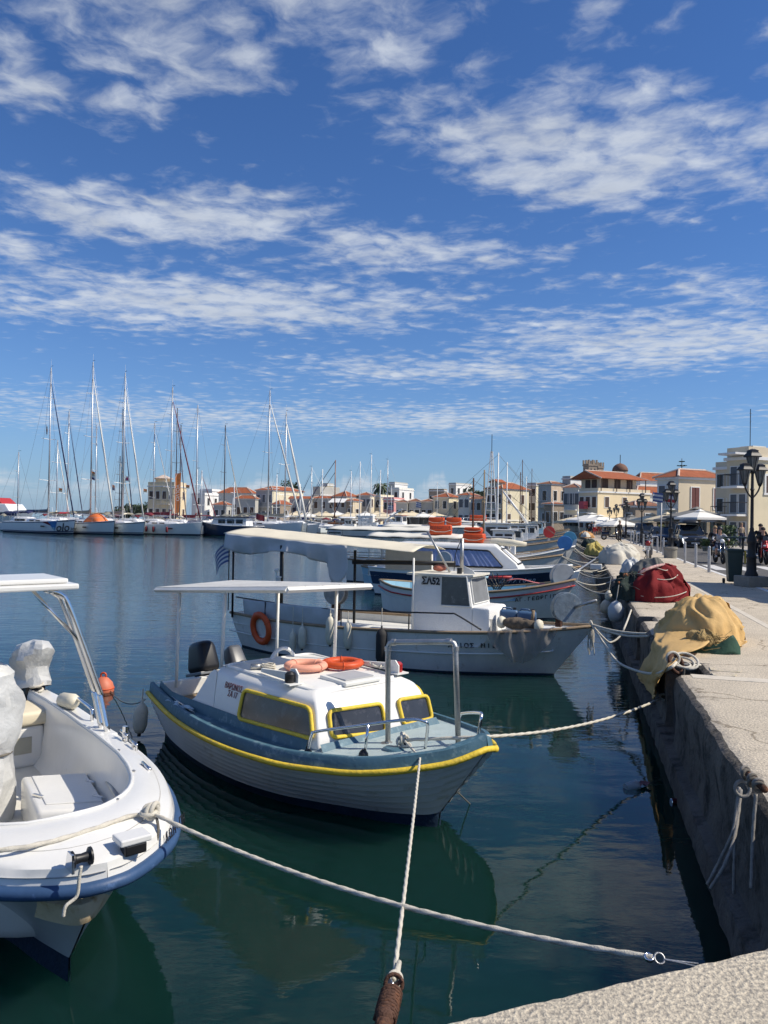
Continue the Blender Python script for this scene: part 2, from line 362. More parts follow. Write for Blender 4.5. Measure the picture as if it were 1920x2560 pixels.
# the quay: a worn-edged slab in the (u,v) frame with mooring recesses in its wall
VE, VK = 1.09, 4.62
def edge_line(u): return VE + .028*(noise.noise(Vector((u*1.7, 3, 0)))) + .016*noise.noise(Vector((u*6, 9, 0)))
notch = [(8.95, 9.75, .34), (13.6, 14.3, .25), (21.5, 22.4, .3)]
us = []
u = 3.25
while u < 150:
    us.append(u); u += .09 if u < 12 else (.25 if u < 30 else 2.0)
for a, b_, d in notch: us += [a-.001, a+.001, b_-.001, b_+.001]
us.sort()
def ev(u):
    for a, b_, d in notch:
        if a < u < b_: return VE+d
    return edge_line(u)
rows = []
for i, u in enumerate(us):
    e = ev(u); k = .02*noise.noise(Vector((u*9, 1, 5)))+.006; jit = .014*noise.noise(Vector((u*14, 4, 2)))
    rows.append([Q(u, VK, 1.0), Q(u, (VK+e)/2, 1.0), Q(u, e+.16+k, 1.0), Q(u, e+.05+k*.8, .992), Q(u, e+.006, .955+jit), Q(u, e-.01, .80+jit), Q(u, e+.015+jit, .5), Q(u, e, .30),
                 Q(u, e-.012, .235), Q(u, VE-.10+.015*noise.noise(Vector((u*3, 0, 0))), .215), Q(u, VE-.115+.02*noise.noise(Vector((u*5, 0, 3))), .10), Q(u, VE-.12, -1.5)])
qb = MB(); qb.strip(rows)
qb.m = []
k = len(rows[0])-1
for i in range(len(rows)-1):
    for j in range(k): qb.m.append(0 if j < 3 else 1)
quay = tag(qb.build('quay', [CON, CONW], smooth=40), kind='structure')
# near stub of quay the picture is taken from
poly = [(.18, 2.54), (1.93, 3.19), (5.2, 2.6), (5.2, -5), (-.9, -5), (-.6, 0), (-.06, 2.28), (.165, 2.46)]
edge = []
for i in range(len(poly)):
    a, b_ = Vector(poly[i]), Vector(poly[(i+1) % len(poly)])
    n = max(1, int((b_-a).length/.035)) if i in (0, 6, 7) else 1
    for j in range(n): edge.append(a.lerp(b_, j/n))
cen = Vector((1.6, .6)); rings = []
for ins, z, jt in ((0, -1.5, 0), (0, .72, .02), (-.004, .955, .012), (.012, .985, .010), (.035, 1.0, .012)):
    ring = []
    for i, p in enumerate(edge):
        d = (cen-p).normalized(); q = p+d*(ins+jt*noise.noise(Vector((p.x*16, p.y*16, z*7)))); ring.append((q.x, q.y, z+(.006*noise.noise(Vector((p.x*25, p.y*25, 1))) if .5 < z < .999 else 0)))
    rings.append(ring)
sb = MB(); nE = len(edge)
for r_ in rings: sb.v += [Vector(p) for p in r_]
for i in range(len(rings)-1):
    for j in range(nE):
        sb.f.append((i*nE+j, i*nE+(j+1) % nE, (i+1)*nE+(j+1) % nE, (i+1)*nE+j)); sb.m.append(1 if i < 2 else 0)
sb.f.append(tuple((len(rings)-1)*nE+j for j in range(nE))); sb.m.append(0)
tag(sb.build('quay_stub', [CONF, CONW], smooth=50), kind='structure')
mb = MB(); p = [Q(3.25, 1.0, 1.004), Q(3.25, 14, 1.004), Q(-6, 14, 1.004), Q(-6, 4.8, 1.004)]
pv0 = MB(); pv0.prism([(1.95, 3.2), tuple(Q(3.26, VK)[:2]), tuple(Q(-6, VK)[:2]), (5.19, -4.9), (5.19, 2.59)], .6, .996); tag(pv0.build('quay_apron', CON), kind='structure')

def uvslab(name, u0, u1, v0, v1, z0, z1, m, kind='structure', n=1):
    b = MB(); b.prism([Q(u0, v0)[:2], Q(u0, v1)[:2], Q(u1, v1)[:2], Q(u1, v0)[:2]], z0, z1); o = b.build(name, m)
    if kind: tag(o, kind=kind)
    return o
VR = 10.6
kb = MB()
u = -6
while u < 150:
    kb.prism([Q(u+.006, VK+.002)[:2], Q(u+.006, VK+.155)[:2], Q(u+.994, VK+.155)[:2], Q(u+.994, VK+.002)[:2]], .7, 1.004+.004*random.random()); u += 1.0
tag(kb.build('kerb', KERB, bevel=.008, seg=1), kind='structure')
uvslab('road', -6, 150, VK+.157, VR, .5, .90, ASPH)
PAVE = mat('far_pavement', (.40, .37, .33), .85, 0, .12, 1.2, .3, 40)
uvslab('pavement', -6, 150, VR+.002, 40, .5, 1.01, PAVE)
# lighter joint band along the quay and faded paint marks
LB = mat('joint_band', (.60, .54, .44), .9, 0, .12, 3, .3, 50, col2=(.42, .39, .34), amt=.4)
b = MB(); b.prism([Q(3.3, 3.0)[:2], Q(3.3, 3.12)[:2], Q(60, 3.12)[:2], Q(60, 3.0)[:2]], .98, 1.004); b.prism([Q(8.78, 1.25)[:2], Q(8.72, 2.94)[:2], Q(8.94, 2.94)[:2], Q(8.99, 1.25)[:2]], .98, 1.004); tag(b.build('quay_joint_band', LB), kind='structure')
# zebra crossing
zb = MB()
for i, v in enumerate((5.25, 6.25, 7.25, 8.25, 9.25)):
    zb.prism([Q(31.5, v)[:2], Q(31.5, v+.5)[:2], Q(35.0, v+.5)[:2], Q(35.0, v)[:2]], .88, .904)
tag(zb.build('crossing_marking', PAINTW), kind='structure')
b = MB(); b.prism([Q(-6, 4.86)[:2], Q(-6, 4.95)[:2], Q(31, 4.95)[:2], Q(31, 4.86)[:2]], .88, .9035); tag(b.build('road_edge_line', PAINTW), kind='structure')
YP = mat('faded_yellow_paint', (.56, .47, .26), .85, 0, .2, 8, 0, 30, col2=(.52, .46, .36), amt=1.0)
b = MB()
def mark(pts, w_=.035):
    for a, c in zip(pts, pts[1:]):
        A, C = W(*a, 1.005), W(*c, 1.005); d = (C-A).normalized(); n = Vector((-d.y, d.x, 0))*w_/2
        b.prism([(A+n)[:2], (A-n)[:2], (C-n)[:2], (C+n)[:2]], .98, 1.005)
w0 = .03
mark([(1777, 1667), (1781, 1675), (1846, 1680), (1850, 1672)]); mark([(1783, 1682), (1788, 1688), (1834, 1690), (1838, 1684)])
tag(b.build('painted_mark', YP), kind='structure')
# far land: harbour front curving left, and the mole with the yachts
GR = mat('far_ground', (.34, .31, .27), .9, 0, .15, .2)
b = MB(); b.prism([Q(150, 1.1)[:2], Q(150, 60)[:2], (160, 420), (-110, 420), (-95, 186), (-40, 180), (-4, 172), (22, 160)], -2, .98); tag(b.build('town_ground', GR), kind='structure')
b = MB(); b.prism([(-140, 119), (-14, 129), (-16, 137), (-140, 131)], -2, 1.0); tag(b.build('mole', GR), kind='structure')
# ---------------------------------------------------------------- shared boat materials and builders
WHITE = mat('white_gelcoat', (.80, .79, .75), .35, 0, .05, 2, 0, 30, .5, col2=(.60, .57, .50), amt=.12)
WHITED = mat('old_white_paint', (.74, .73, .68), .5, 0, .07, 2.5, .15, 14, .4, col2=(.46, .42, .34), amt=.22)
HULLG = mat('greyed_white_hull', (.62, .62, .60), .5, 0, .09, 1.8, .1, 12, .4, col2=(.42, .39, .33), amt=.36)
PAINTG = mat('grey_paint', (.36, .38, .39), .5, 0, .08, 3)  # plain grey paint, used on a hull band and an awning
NAVYP = mat('navy_antifoul', (.008, .022, .045), .6, 0, .3, 5, .4, 30, .3, col2=(.05, .06, .05), amt=.25)
BLUEP = mat('worn_blue_paint', (.065, .145, .195), .55, 0, .15, 4, .2, 20, .4, col2=(.20, .30, .34), amt=.45)
DECKB = mat('pale_blue_deck', (.40, .48, .48), .65, 0, .1, 3, .3, 60, .35, col2=(.20, .32, .38), amt=.4)
YELL = mat('yellow_rubber', (.76, .54, .05), .6, 0, .14, 6, .35, 30, .4, col2=(.48, .36, .11), amt=.42)
GLASSD = mat('dusty_window', (.035, .037, .042), .16, 0, .25, 3, 0, 30, .6, col2=(.10, .10, .11), amt=.45)
GALV = mat('galvanised_steel', (.42, .42, .41), .45, .85, .2, 12, .2, 60, .5, col2=(.62, .60, .56), amt=.4)
STEEL = mat('stainless', (.72, .72, .72), .16, 1, .04, 4)
BLACK = mat('black_plastic', (.012, .012, .013), .45, 0, .3, 6)
RUBB = mat('black_rubber', (.02, .02, .021), .75, 0, .25, 8)
ORNG = mat('orange_ring', (.62, .085, .018), .5, 0, .1, 5, .1, 30, .4, col2=(.45, .06, .02), amt=.2)
ORNP = mat('sunbleached_ring', (.78, .36, .25), .6, 0, .12, 5, .1, 30, .3, col2=(.70, .24, .14), amt=.35)
ROPE = mat('white_rope', (.60, .56, .47), .9, 0, .15, 30, .4, 200, .2, col2=(.40, .36, .29), amt=.35)
ROPED = mat('dark_rope', (.16, .145, .12), .95, 0, .25, 30, .4, 200, .2)
FEND = mat('fender_vinyl', (.66, .61, .48), .55, 0, .12, 6, .1, 20, .4, col2=(.30, .26, .18), amt=.28)
CANV = mat('cream_canvas', (.70, .64, .50), .85, 0, .07, 4, .2, 40, .2, col2=(.55, .49, .37), amt=.25)
GREYT = mat('grey_pvc_sheet', (.44, .46, .47), .42, 0, .1, 3, .4, 9, .45)
SILV = mat('silver_cover', (.55, .55, .53), .46, .12, .10, 3, 1.8, 5.5, .45)
RUST = mat('rusty_iron', (.105, .055, .038), .85, .2, .4, 12, .6, 60, .3, col2=(.19, .085, .045), amt=.5)
WOODP = mat('weathered_wood', (.30, .22, .14), .8, 0, .25, 5, .3, 40, .3, stretch=(1, 6, 6))
LETK = mat('letter_black', (.015, .015, .02), .6)
LETM = mat('letter_maroon', (.22, .06, .05), .6, 0, .25, 20)

def dense(st, n):
    k = len(st[0]); out_ = []
    P = [tuple(2*a-b for a, b in zip(st[0], st[1]))]+list(st)+[tuple(2*a-b for a, b in zip(st[-1], st[-2]))]
    for i in range(1, len(P)-2):
        for q in range(n):
            t = q/n; out_.append(tuple(.5*(2*P[i][m]+(P[i+1][m]-P[i-1][m])*t+(2*P[i-1][m]-5*P[i][m]+4*P[i+1][m]-P[i+2][m])*t*t+(3*P[i][m]-P[i-1][m]-3*P[i+1][m]+P[i+2][m])*t**3) for m in range(k)))
    out_.append(tuple(st[-1])); return out_
def sec(s_, a, pw=.8, side=-1, off=0.0, z0=0.0):
    xd, b, z, xw, w = s_
    return Vector((lerp(xw, xd, a), side*(max(0, w+(b-w)*(a**pw))+off), z0+(z-z0)*a))
def make_hull(parent, st, m, mb_, bot=None, pw=.8, planks=0, lo=.0, draft=.3, nseg=3, transom=True, thick=.03):
    D = dense(st, nseg)
    if not planks:
        h = MB()
        for sd in (-1, 1):
            h.strip([[sec(s_, lo+(1-lo)*q/8, pw, sd) for q in range(9)] for s_ in D])
        if transom:
            s0 = D[0]; L_ = [sec(s0, lo+(1-lo)*q/8, pw, -1) for q in range(9)]; R_ = [sec(s0, lo+(1-lo)*q/8, pw, 1) for q in range(9)]
            h.strip([L_, R_])
        hull = h.build('hull', m, parent, smooth=50)
    else:
        hull = None
        for sd in (-1, 1):
            for q in range(planks):
                a0 = lo+(1-lo)*q/planks; a1 = lo+(1-lo)*(q+1)/planks
                b = MB(); b.strip([[sec(s_, a1, pw, sd, 0), sec(s_, (a0+a1)/2, pw, sd, .005), sec(s_, a0, pw, sd, .022), sec(s_, a0, pw, sd, -.012), sec(s_, a1, pw, sd, -.015)] for s_ in D])
                if hull is None:
                    hl = MB(); s0 = D[0]
                    hl.strip([[sec(s0, lo+(1-lo)*j/6, pw, -1, -.012) for j in range(7)], [sec(s0, lo+(1-lo)*j/6, pw, 1, -.012) for j in range(7)]])
                    hull = hl.build('hull', m, parent)
                b.build('plank', m, hull, smooth=35)
    k = MB()
    for sd in (-1, 1):
        rows = []
        for s_ in D:
            top_ = sec(s_, lo, pw, sd, -.002); r_ = [top_]
            for q in range(1, 6):
                a = q/5; r_.append(Vector((top_.x-.12*a*(1 if s_ is D[-1] else .0), top_.y*math.cos(a*math.pi/2)**.7 if a < 1 else 0, top_.z-(top_.z+draft)*math.sin(a*math.pi/2))))
            rows.append(r_)
        k.strip(rows)
    s0 = D[0]
    k.build('bottom_paint', bot or NAVYP, parent, smooth=40)
    return hull, D
def rail_tube(parent, D, r, m, name='rub_rail', off=.0, dz=.0, n=8, both=True, flat=1.0):
    pts = [Vector((s_[0], -(s_[1]+off), s_[2]+dz)) for s_ in D]
    pr = [Vector((p.x, -p.y, p.z)) for p in pts]
    return MB().tube(pts+pr[::-1][1:], r, n, flat=flat).build(name, m, parent, smooth=True)
def tor(name, m, parent, c, Rr, r, rot=None, bands=None, sq=1.0):
    o = MB().torus(c, Rr, r, rot, 36, 12, sq).build(name, m, parent, smooth=True); return o
def loft_box(secs):
    """secs: list of (z, x0, x1, hw0, hw1) rings -> closed smooth box"""
    b = MB(); rings = []
    for z, x0, x1, h0, h1 in secs: rings.append([(x0, -h0, z), (x1, -h1, z), (x1, h1, z), (x0, h0, z)])
    for r_ in rings: b.v += [Vector(p) for p in r_]
    for i in range(len(rings)-1):
        for j in range(4): b.f.append((i*4+j, i*4+(j+1) % 4, (i+1)*4+(j+1) % 4, (i+1)*4+j))
    b.f.append((3, 2, 1, 0)); k = (len(rings)-1)*4; b.f.append((k, k+1, k+2, k+3)); b.m = [0]*len(b.f); return b
def round_poly(pts, r, n=5):
    out_ = []; k = len(pts)
    for i in range(k):
        p0, p, p1 = Vector(pts[i-1]), Vector(pts[i]), Vector(pts[(i+1) % k]); a = p+(p0-p).normalized()*r; c = p+(p1-p).normalized()*r
        for q in range(n+1):
            t = q/n; out_.append((a*(1-t)+p*t)*(1-t)+(p*(1-t)+c*t)*t)
    return out_
def window(parent, corners, n, r, gas, m_g, m_f, name='window', th=.02, push=.012):
    n = Vector(n).normalized(); o_ = [p+n*push for p in round_poly(corners, r)]
    f = MB().tube(o_+[o_[0], o_[1]], gas, 8, cap=False).build(name, m_f, parent, smooth=True)
    MB().slab([p+n*(push*.5) for p in round_poly(corners, r)], n, th).build('pane', m_g, f)
    return f
def fender(name, label, loc, m, L=.5, r=.09, line=.3, group=None, top=None, tilt=0.0):
    t = thing(name, label, 'fender', loc, 0, group, rx=tilt)
    MB().lathe([(.012, 0), (.05*r/.09, .01), (r*.8, .05), (r, .11), (r*.98, L*.5), (r, L-.11), (r*.8, L-.05), (r*.4, L-.01), (.018, L), (.016, L+.05)], (0, 0, 0), 14).build('body', m, t, smooth=True)
    MB().tube([(0, 0, L+.03), (0, 0, L+line)], .008, 6).build('line', ROPE, t)
    MB().lathe([(.02, -.03), (.024, -.01), (.016, .015)], (0, 0, 0), 8).build('end_eye', BLACK, t, smooth=True)
    return t
def twisted(path, r, tw=None, n=10): return MB().tube(path, r, n, twist=tw or 1.05/r)
def rope_thing(label, path, r=.012, m=None, tw=False, name='mooring_rope', group=None, cat='rope', loc=None):
    b = MB().tube(path, r, 10, twist=(.62/r if tw else None)) if tw else MB().tube(path, r, 7)
    o = b.build(name, m or ROPE, smooth=True); recenter(o, path[0]); tag(o, label, cat, group); return o
def resamp(path, step):
    out_ = [path[0]]
    for a, b in zip(path, path[1:]):
        k = max(1, int((b-a).length/step))
        for i in range(1, k+1): out_.append(a.lerp(b, i/k))
    return out_
def loc_of(t, p): return frame_of(t).inverted() @ Vector(p)
def wpl(t, px, py, p0, n):
    """local point where the sight line through a photo position meets the local plane (p0,n) of thing t"""
    M = frame_of(t); nn = M.to_3x3() @ Vector(n); return M.inverted() @ WP(px, py, M @ Vector(p0), nn)

# ---------------------------------------------------------------- the cabin boat with yellow windows (in front)
PB = R(-47); tipB = W(1240.6, 1876, .795)-Vector((math.cos(PB), math.sin(PB), 0))*.10
B = thing('cabin_boat', 'small white cabin boat with yellow window frames and yellow rub rail', 'boat', (tipB.x, tipB.y, 0), PB)
stB = [(-4.62,.68,.53,-4.55,.45),(-4.1,.81,.51,-4.05,.60),(-3.55,.94,.50,-3.5,.70),(-3.05,1.03,.50,-3.0,.75),(-2.55,1.08,.50,-2.52,.74),(-2.15,1.08,.50,-2.15,.69),(-1.75,1.06,.51,-1.82,.60),(-1.4,1.01,.52,-1.52,.46),(-1.05,.91,.545,-1.25,.33),(-.75,.80,.57,-1.02,.22),(-.5,.66,.61,-.85,.13),(-.3,.47,.65,-.72,.065),(-.12,.26,.70,-.64,.025),(.02,.02,.79,-.6,.008)]
hullB, DB = make_hull(B, stB, HULLG, NAVYP, pw=.85, planks=7, lo=.16, draft=.35)
rail_tube(B, DB, .026, YELL, 'rub_rail', .012, .0, 10)
# blue toe rail: outer face, rounded top, inner face
def toe(D, z0, z1, w_, inset):
    b = MB()
    for sd in (-1, 1):
        b.strip([[(s_[0]-.01, sd*max(.0, s_[1]-inset*.4), s_[2]+z0), (s_[0]-.02, sd*max(0, s_[1]-inset), s_[2]+z1-.012), (s_[0]-.03, sd*max(0, s_[1]-inset-.012), s_[2]+z1), (s_[0]-.03-w_*(s_[1] < .3), sd*max(0, s_[1]-inset-w_), s_[2]+z1), (s_[0]-.035-w_*(s_[1] < .3), sd*max(0, s_[1]-inset-w_-.008), s_[2]+z1-.05)] for s_ in D])
    return b
toe(DB, .01, .115, .05, .03).build('toe_rail', BLUEP, B, smooth=40)
# foredeck and side decks
fd = MB(); rows = []
for s_ in DB:
    if s_[0] >= -1.42: rows.append([(s_[0]-.05, y*max(0, s_[1]-.075), s_[2]+.075+.02*(1-y*y)) for y in (-1, -.66, -.33, 0, .33, .66, 1)])
fd.strip(rows); fd.build('foredeck', DECKB, B, smooth=True)
sdk = MB()
for sd in (-1, 1):
    sdk.strip([[(s_[0], sd*max(0, s_[1]-.07), s_[2]+.075), (s_[0], sd*(min(s_[1]-.09, .79)), s_[2]+.07), (s_[0], sd*(min(s_[1]-.11, .755)), s_[2]+.17)] for s_ in DB if -4.5 < s_[0] < -1.35])
sdk.build('side_deck', BLUEP, B, smooth=30)
# blue base under the cabin front, then the white cabin with rounded edges
MB().strip([[(-1.22+.03, y*.745, .60), (-1.25, y*.735, .675)] for y in (-1, -.5, 0, .5, 1)]).build('cabin_base', BLUEP, B)
cabin = loft_box([(.60, -3.02, -1.28, .755, .735), (.66, -3.03, -1.285, .75, .73), (.93, -3.08, -1.40, .685, .665), (1.005, -3.12, -1.46, .655, .635), (1.045, -3.14, -1.56, .60, .57), (1.07, -3.14, -1.70, .40, .40)])
cabin = cabin.build('cabin', WHITE, B, bevel=.035, smooth=50, seg=3)
MB().strip([[(-3.14, y, 1.075-.05*abs(y)**3), (-2.4, y, 1.078-.05*abs(y)**3), (-1.70, y*.95, 1.068-.05*abs(y)**3), (-1.52, y*.92, 1.035-.05*abs(y)**3)] for y in [i/6*.58 for i in range(-6, 7)]]).build('roof', WHITED, cabin, smooth=True)
# raised lip round the roof and the lowered aft part with the name
lipz = 1.066
MB().tube(round_poly([Vector((-3.10, -.57, lipz)), Vector((-1.60, -.53, lipz-.02)), Vector((-1.60, .53, lipz-.02)), Vector((-3.10, .57, lipz))], .12)+[Vector((-3.10, -.45, lipz))], .02, 8).build('roof_lip', WHITE, cabin, smooth=True)
side_n = Vector((0, -1, .24)).normalized(); side_p = Vector((-2, -.755, .62))
aft = MB(); fp = [(-3.02, .60), (-3.12, 1.0), (-3.18, 1.02), (-3.24, .98), (-3.42, .70), (-3.55, .615), (-3.55, .58), (-3.0, .58)]
for sd in (-1, 1): MB().slab([(x, sd*(.755-(z-.6)*.25), z) for x, z in fp], (0, sd, .24), .03).build('cabin_wing', WHITE, cabin, smooth=40)
ws = [wpl(B, *p, side_p, side_n) for p in ((612, 1724), (778, 1770), (785, 1848), (597, 1796))]
window(cabin, ws, side_n, .07, .019, GLASSD, YELL, th=.015)
window(cabin, [Vector((p.x, -p.y, p.z)) for p in ws], Vector((0, 1, .24)), .07, .019, GLASSD, YELL, th=.015)
front_n = Vector((1, 0, .36)).normalized(); front_p = Vector((-1.285, 0, .66))
window(cabin, [wpl(B, *p, front_p, front_n) for p in ((820, 1778), (952, 1759), (964, 1830), (828, 1845))], front_n, .06, .019, GLASSD, YELL, th=.015)
window(cabin, [wpl(B, *p, front_p, front_n) for p in ((993, 1750), (1066, 1739), (1079, 1796), (1008, 1813))], front_n, .05, .019, GLASSD, YELL, th=.015)
text_on('ΒΑΡΩΝΟΣ', .085, wpl(B, 585, 1719, side_p, side_n)+side_n*.006, (1, 0, 0), side_n, 'boat_name', LETM, cabin, False, sx=.78)
text_on('ΣΑ 17', .085, wpl(B, 582, 1737, side_p, side_n)+side_n*.006, (1, 0, 0), side_n, 'registration', LETM, cabin, False, sx=.78)
hatch = MB().box((0, 0, 0), (.40, .46, .04)).xf(Matrix.Translation((-1.74, .02, 1.078)) @ Matrix.Rotation(.04, 4, 'Y')).build('hatch', WHITED, cabin, bevel=.012)
MB().box((-1.75, .02, 1.101), (.30, .36, .012)).build('hatch_panel', mat('grey_hatch', (.42, .42, .42), .5), hatch)
# cockpit
ck = MB(); ck.strip([[(s_[0], y*(s_[1]-.16), .30) for y in (-1, 0, 1)] for s_ in DB if s_[0] < -3.0]); ck.build('cockpit_floor', WHITED, B)
ck = MB()
for sd in (-1, 1): ck.strip([[(s_[0], sd*(s_[1]-.15), .30), (s_[0], sd*(s_[1]-.15), s_[2]+.10), (s_[0], sd*(s_[1]-.10), s_[2]+.12)] for s_ in DB if s_[0] < -3.05])
ck.build('cockpit_side', WHITED, B)
MB().box((-4.50, 0, .56), (.07, 1.16, .19)).build('transom_board', WHITED, B, bevel=.01)
MB().box((-4.30, -.1, .44), (.34, .9, .03)).build('aft_thwart', WOODP, B)
# white awning frame over the cockpit and roof, pitched up towards the bow
cN = [Vector((-4.85, -.50, 1.725)), Vector((-2.1, -.50, 1.94)), Vector((-2.1, .60, 1.92)), Vector((-4.85, .60, 1.765))]
for x, y, z0 in ((-4.35, -.45, .60), (-3.30, -.47, 1.0), (-3.78, .57, .6), (-2.66, .57, 1.02)):
    tt = (x+4.85)/2.75; MB().tube([(x-.03 if y < 0 else x, y, z0), (x+.02, y, lerp(1.72, 1.93, tt)-.03)], .019, 8).build('awning_post', WHITED, B, smooth=True)
fr = MB()
for a_, b__ in ((cN[0], cN[1]), (cN[1], cN[2]), (cN[2], cN[3]), (cN[3], cN[0])): MB().tube([a_, b__], .03, 4).build('awning_beam', WHITED, B)
for k in (.25, .5, .75): MB().tube([cN[0].lerp(cN[1], k)+Vector((0, .03, .008)), cN[3].lerp(cN[2], k)+Vector((0, -.03, .008))], .02, 4).build('awning_slat', WHITED, B)
AWN = mat('awning_sheet', (.60, .59, .55), .6, 0, .12, 3, .2, 6, col2=(.34, .31, .26), amt=.4)
for k in range(5):
    f0, f1 = k/5+.005, (k+1)/5-.005; MB().slab([cN[0].lerp(cN[3], f0)+Vector((0, 0, .036)), cN[1].lerp(cN[2], f0)+Vector((0, 0, .036)), cN[1].lerp(cN[2], f1)+Vector((0, 0, .036)), cN[0].lerp(cN[3], f1)+Vector((0, 0, .036))], (0, 0, 1), .012).build('awning_board', AWN, B)
# galvanised gallows on the foredeck
p1 = Vector((-.98, -.18, .635)); p2 = Vector((-.33, .03, .70))
t1z = WY(959, 1606, (frame_of(B) @ p1).y).z; t2z = WY(1150, 1606, (frame_of(B) @ p2).y).z
a1 = Vector((p1.x-.02, p1.y, t1z)); a2 = Vector((p2.x-.05, p2.y, t2z))
d12 = (a2-a1).normalized()
gp = [p1, a1-Vector((0, 0, .05)), a1-Vector((0, 0, .015))+d12*.015, a1+d12*.05, a2-d12*.05, a2-Vector((0, 0, .015))-d12*.015, a2-Vector((0, 0, .05)), p2]
gal = MB().tube(gp, .024, 12).build('gallows_pipe', GALV, B, smooth=True)
for c, ax in ((a1-Vector((0, 0, .06)), (0, 0, 1)), (a2-Vector((0, 0, .06)), (0, 0, 1)), (a1+d12*.06, d12), (a2-d12*.06, d12)):
    MB().tube([c-Vector(ax)*.02, c+Vector(ax)*.02], .030, 12).build('pipe_collar', GALV, gal, smooth=40)
for c in (p1, p2): MB().lathe([(.065, 0), (.065, .012), (.03, .016), (.028, .03)], c, 12).build('flange', GALV, gal, smooth=40)
# bow rails
def brail(sd, name):
    pts = [(-1.30, -.83*sd, .62), (-1.29, -.80*sd, .76), (-1.24, -.77*sd, .80), (-.85, -.60*sd, .905), (-.52, -.40*sd, .985), (-.42, -.31*sd, .975), (-.41, -.27*sd, .93), (-.50, -.20*sd, .71)]
    r_ = MB().tube(smooth_path(pts, 6), .014, 8).build(name, STEEL, B, smooth=True)
    MB().tube([(-.82, -.60*sd, .66), (-.80, -.585*sd, .915)], .013, 8).build('stanchion', STEEL, r_, smooth=True)
    MB().lathe([(.045, 0), (.04, .03), (.018, .06)], (-.83, -.605*sd, .645), 10).build('stanchion_foot', BLACK, r_, smooth=True)
    MB().lathe([(.04, 0), (.035, .025), (.018, .05)], (-1.30, -.83*sd, .60), 10).build('stanchion_foot', BLACK, r_, smooth=True)
brail(1, 'bow_rail')
pts = [(-.62, .36, .69), (-.6, .35, .87), (-.50, .30, .93), (-.16, .10, 1.03), (-.10, .05, 1.02), (-.10, .035, .96), (-.13, .03, .79)]
r2 = MB().tube(smooth_path(pts, 6), .014, 8).build('bow_rail', STEEL, B, smooth=True)
MB().lathe([(.045, 0), (.04, .03), (.018, .06)], (-.13, .03, .765), 10).build('stanchion_foot', BLACK, r2, smooth=True)
# cleat bitts and a blue hatch boss
MB().tube([(-.75, -.22, .66), (-.75, -.22, .75)], .03, 10).build('bitt', BLACK, B, smooth=40)
MB().lathe([(.12, 0), (.125, .025), (.10, .04)], (-.74, -.33, .645), 16, sy=.6).build('bitt_pad', BLUEP, B, smooth=40)
# roof fittings: brackets with navigation lamps
def navlamp(sd, x, lens):
    k = MB().slab([(x-.55, sd*.50, 1.09), (x-.05, sd*.54, 1.09), (x-.05, sd*.54, 1.17), (x-.55, sd*.50, 1.125)], (0, -sd, 0), .03).build('lamp_board', WHITED, cabin)
    MB().slab([(x-.07, sd*.52, 1.07), (x+.08, sd*.52, 1.07), (x+.08, sd*.52, 1.16), (x+.03, sd*.52, 1.21), (x-.05, sd*.52, 1.20)], (0, -sd, 0), .015).build('lamp_back', WHITED, k)
    MB().lathe([(.045, 0), (.05, .01), (.05, .08), (.03, .10)], (x+.01, sd*(.52+.06), 1.085), 12).build('lamp', lens, k, smooth=40)
    MB().box((x+.01, sd*.57, 1.078), (.18, .16, .012)).build('lamp_shelf', WHITED, k)
navlamp(-1, -1.93, BLACK); navlamp(1, -1.66, mat('red_lamp', (.35, .02, .02), .3))
MB().torus((-3.06, .15, 1.02), .16, .022, Matrix.Rotation(R(90), 3, 'Y'), 24, 8).build('grab_hoop', WHITE, cabin, smooth=True)
# things lying on the cabin roof and tied to the boat
def on(t, p): return frame_of(t) @ Vector(p)
def ring(label, c, tilt, m, R_=.185, r=.055, rz=0.0, group='life rings on the cabin roof', full=None):
    t = thing('life_ring', label, 'life ring', c, rz, group)
    rot = full if full is not None else Matrix.Rotation(tilt, 3, 'X')
    o = MB().torus((0, 0, 0), R_, r, rot, 40, 14, .72).build('ring_body', m, t, smooth=True)
    for i in range(4):
        a = i*math.pi/2+.5; pp = []
        for q in range(15):
            bq = 2*math.pi*q/14; pp.append(rot @ Vector(((R_+r*1.03*math.cos(bq))*math.cos(a), (R_+r*1.03*math.cos(bq))*math.sin(a), r*1.03*.72*math.sin(bq))))
        MB().tube(pp, .008, 6, flat=1).build('band', m, t, smooth=True)
    return t
ring('pale sun-bleached pink life ring lying on the cabin roof', on(B, (-2.33, -.08, 1.125)), 0, ORNP, .178, .05, .4)
ring('strong orange life ring lying on the cabin roof beside the pale one', on(B, (-2.20, .30, 1.125)), 0, ORNG, .172, .05, 1.2)
rp = thing('coiled_rope', 'hank of white rope lying on the cabin roof by the pale life ring', 'rope', on(B, (-2.60, -.36, 1.075)))
for i in range(9):
    a = random.random()*3; R0 = .05+.035*random.random()
    MB().tube([Vector((R0*math.cos(q*.7+a)*(1+.2*random.random()), R0*.7*math.sin(q*.7+a), .012+.012*(i % 4)+.012*math.sin(q*1.3+i))) for q in range(10)], .008, 6).build('loop', ROPE, rp, smooth=True)
MB().tube([(-.18, -.02, .03), (-.06, .0, .03)], .03, 10).build('stick_end', GALV, rp, smooth=True)
rp2 = rope_thing('short white rope hank hanging over the far roof edge', resamp(smooth_path([on(B, (-2.0+.04*i, .50+.03*math.sin(i*2.1), 1.12+.012*math.cos(i*3))) for i in range(9)], 4), .03), .010, name='coiled_rope')
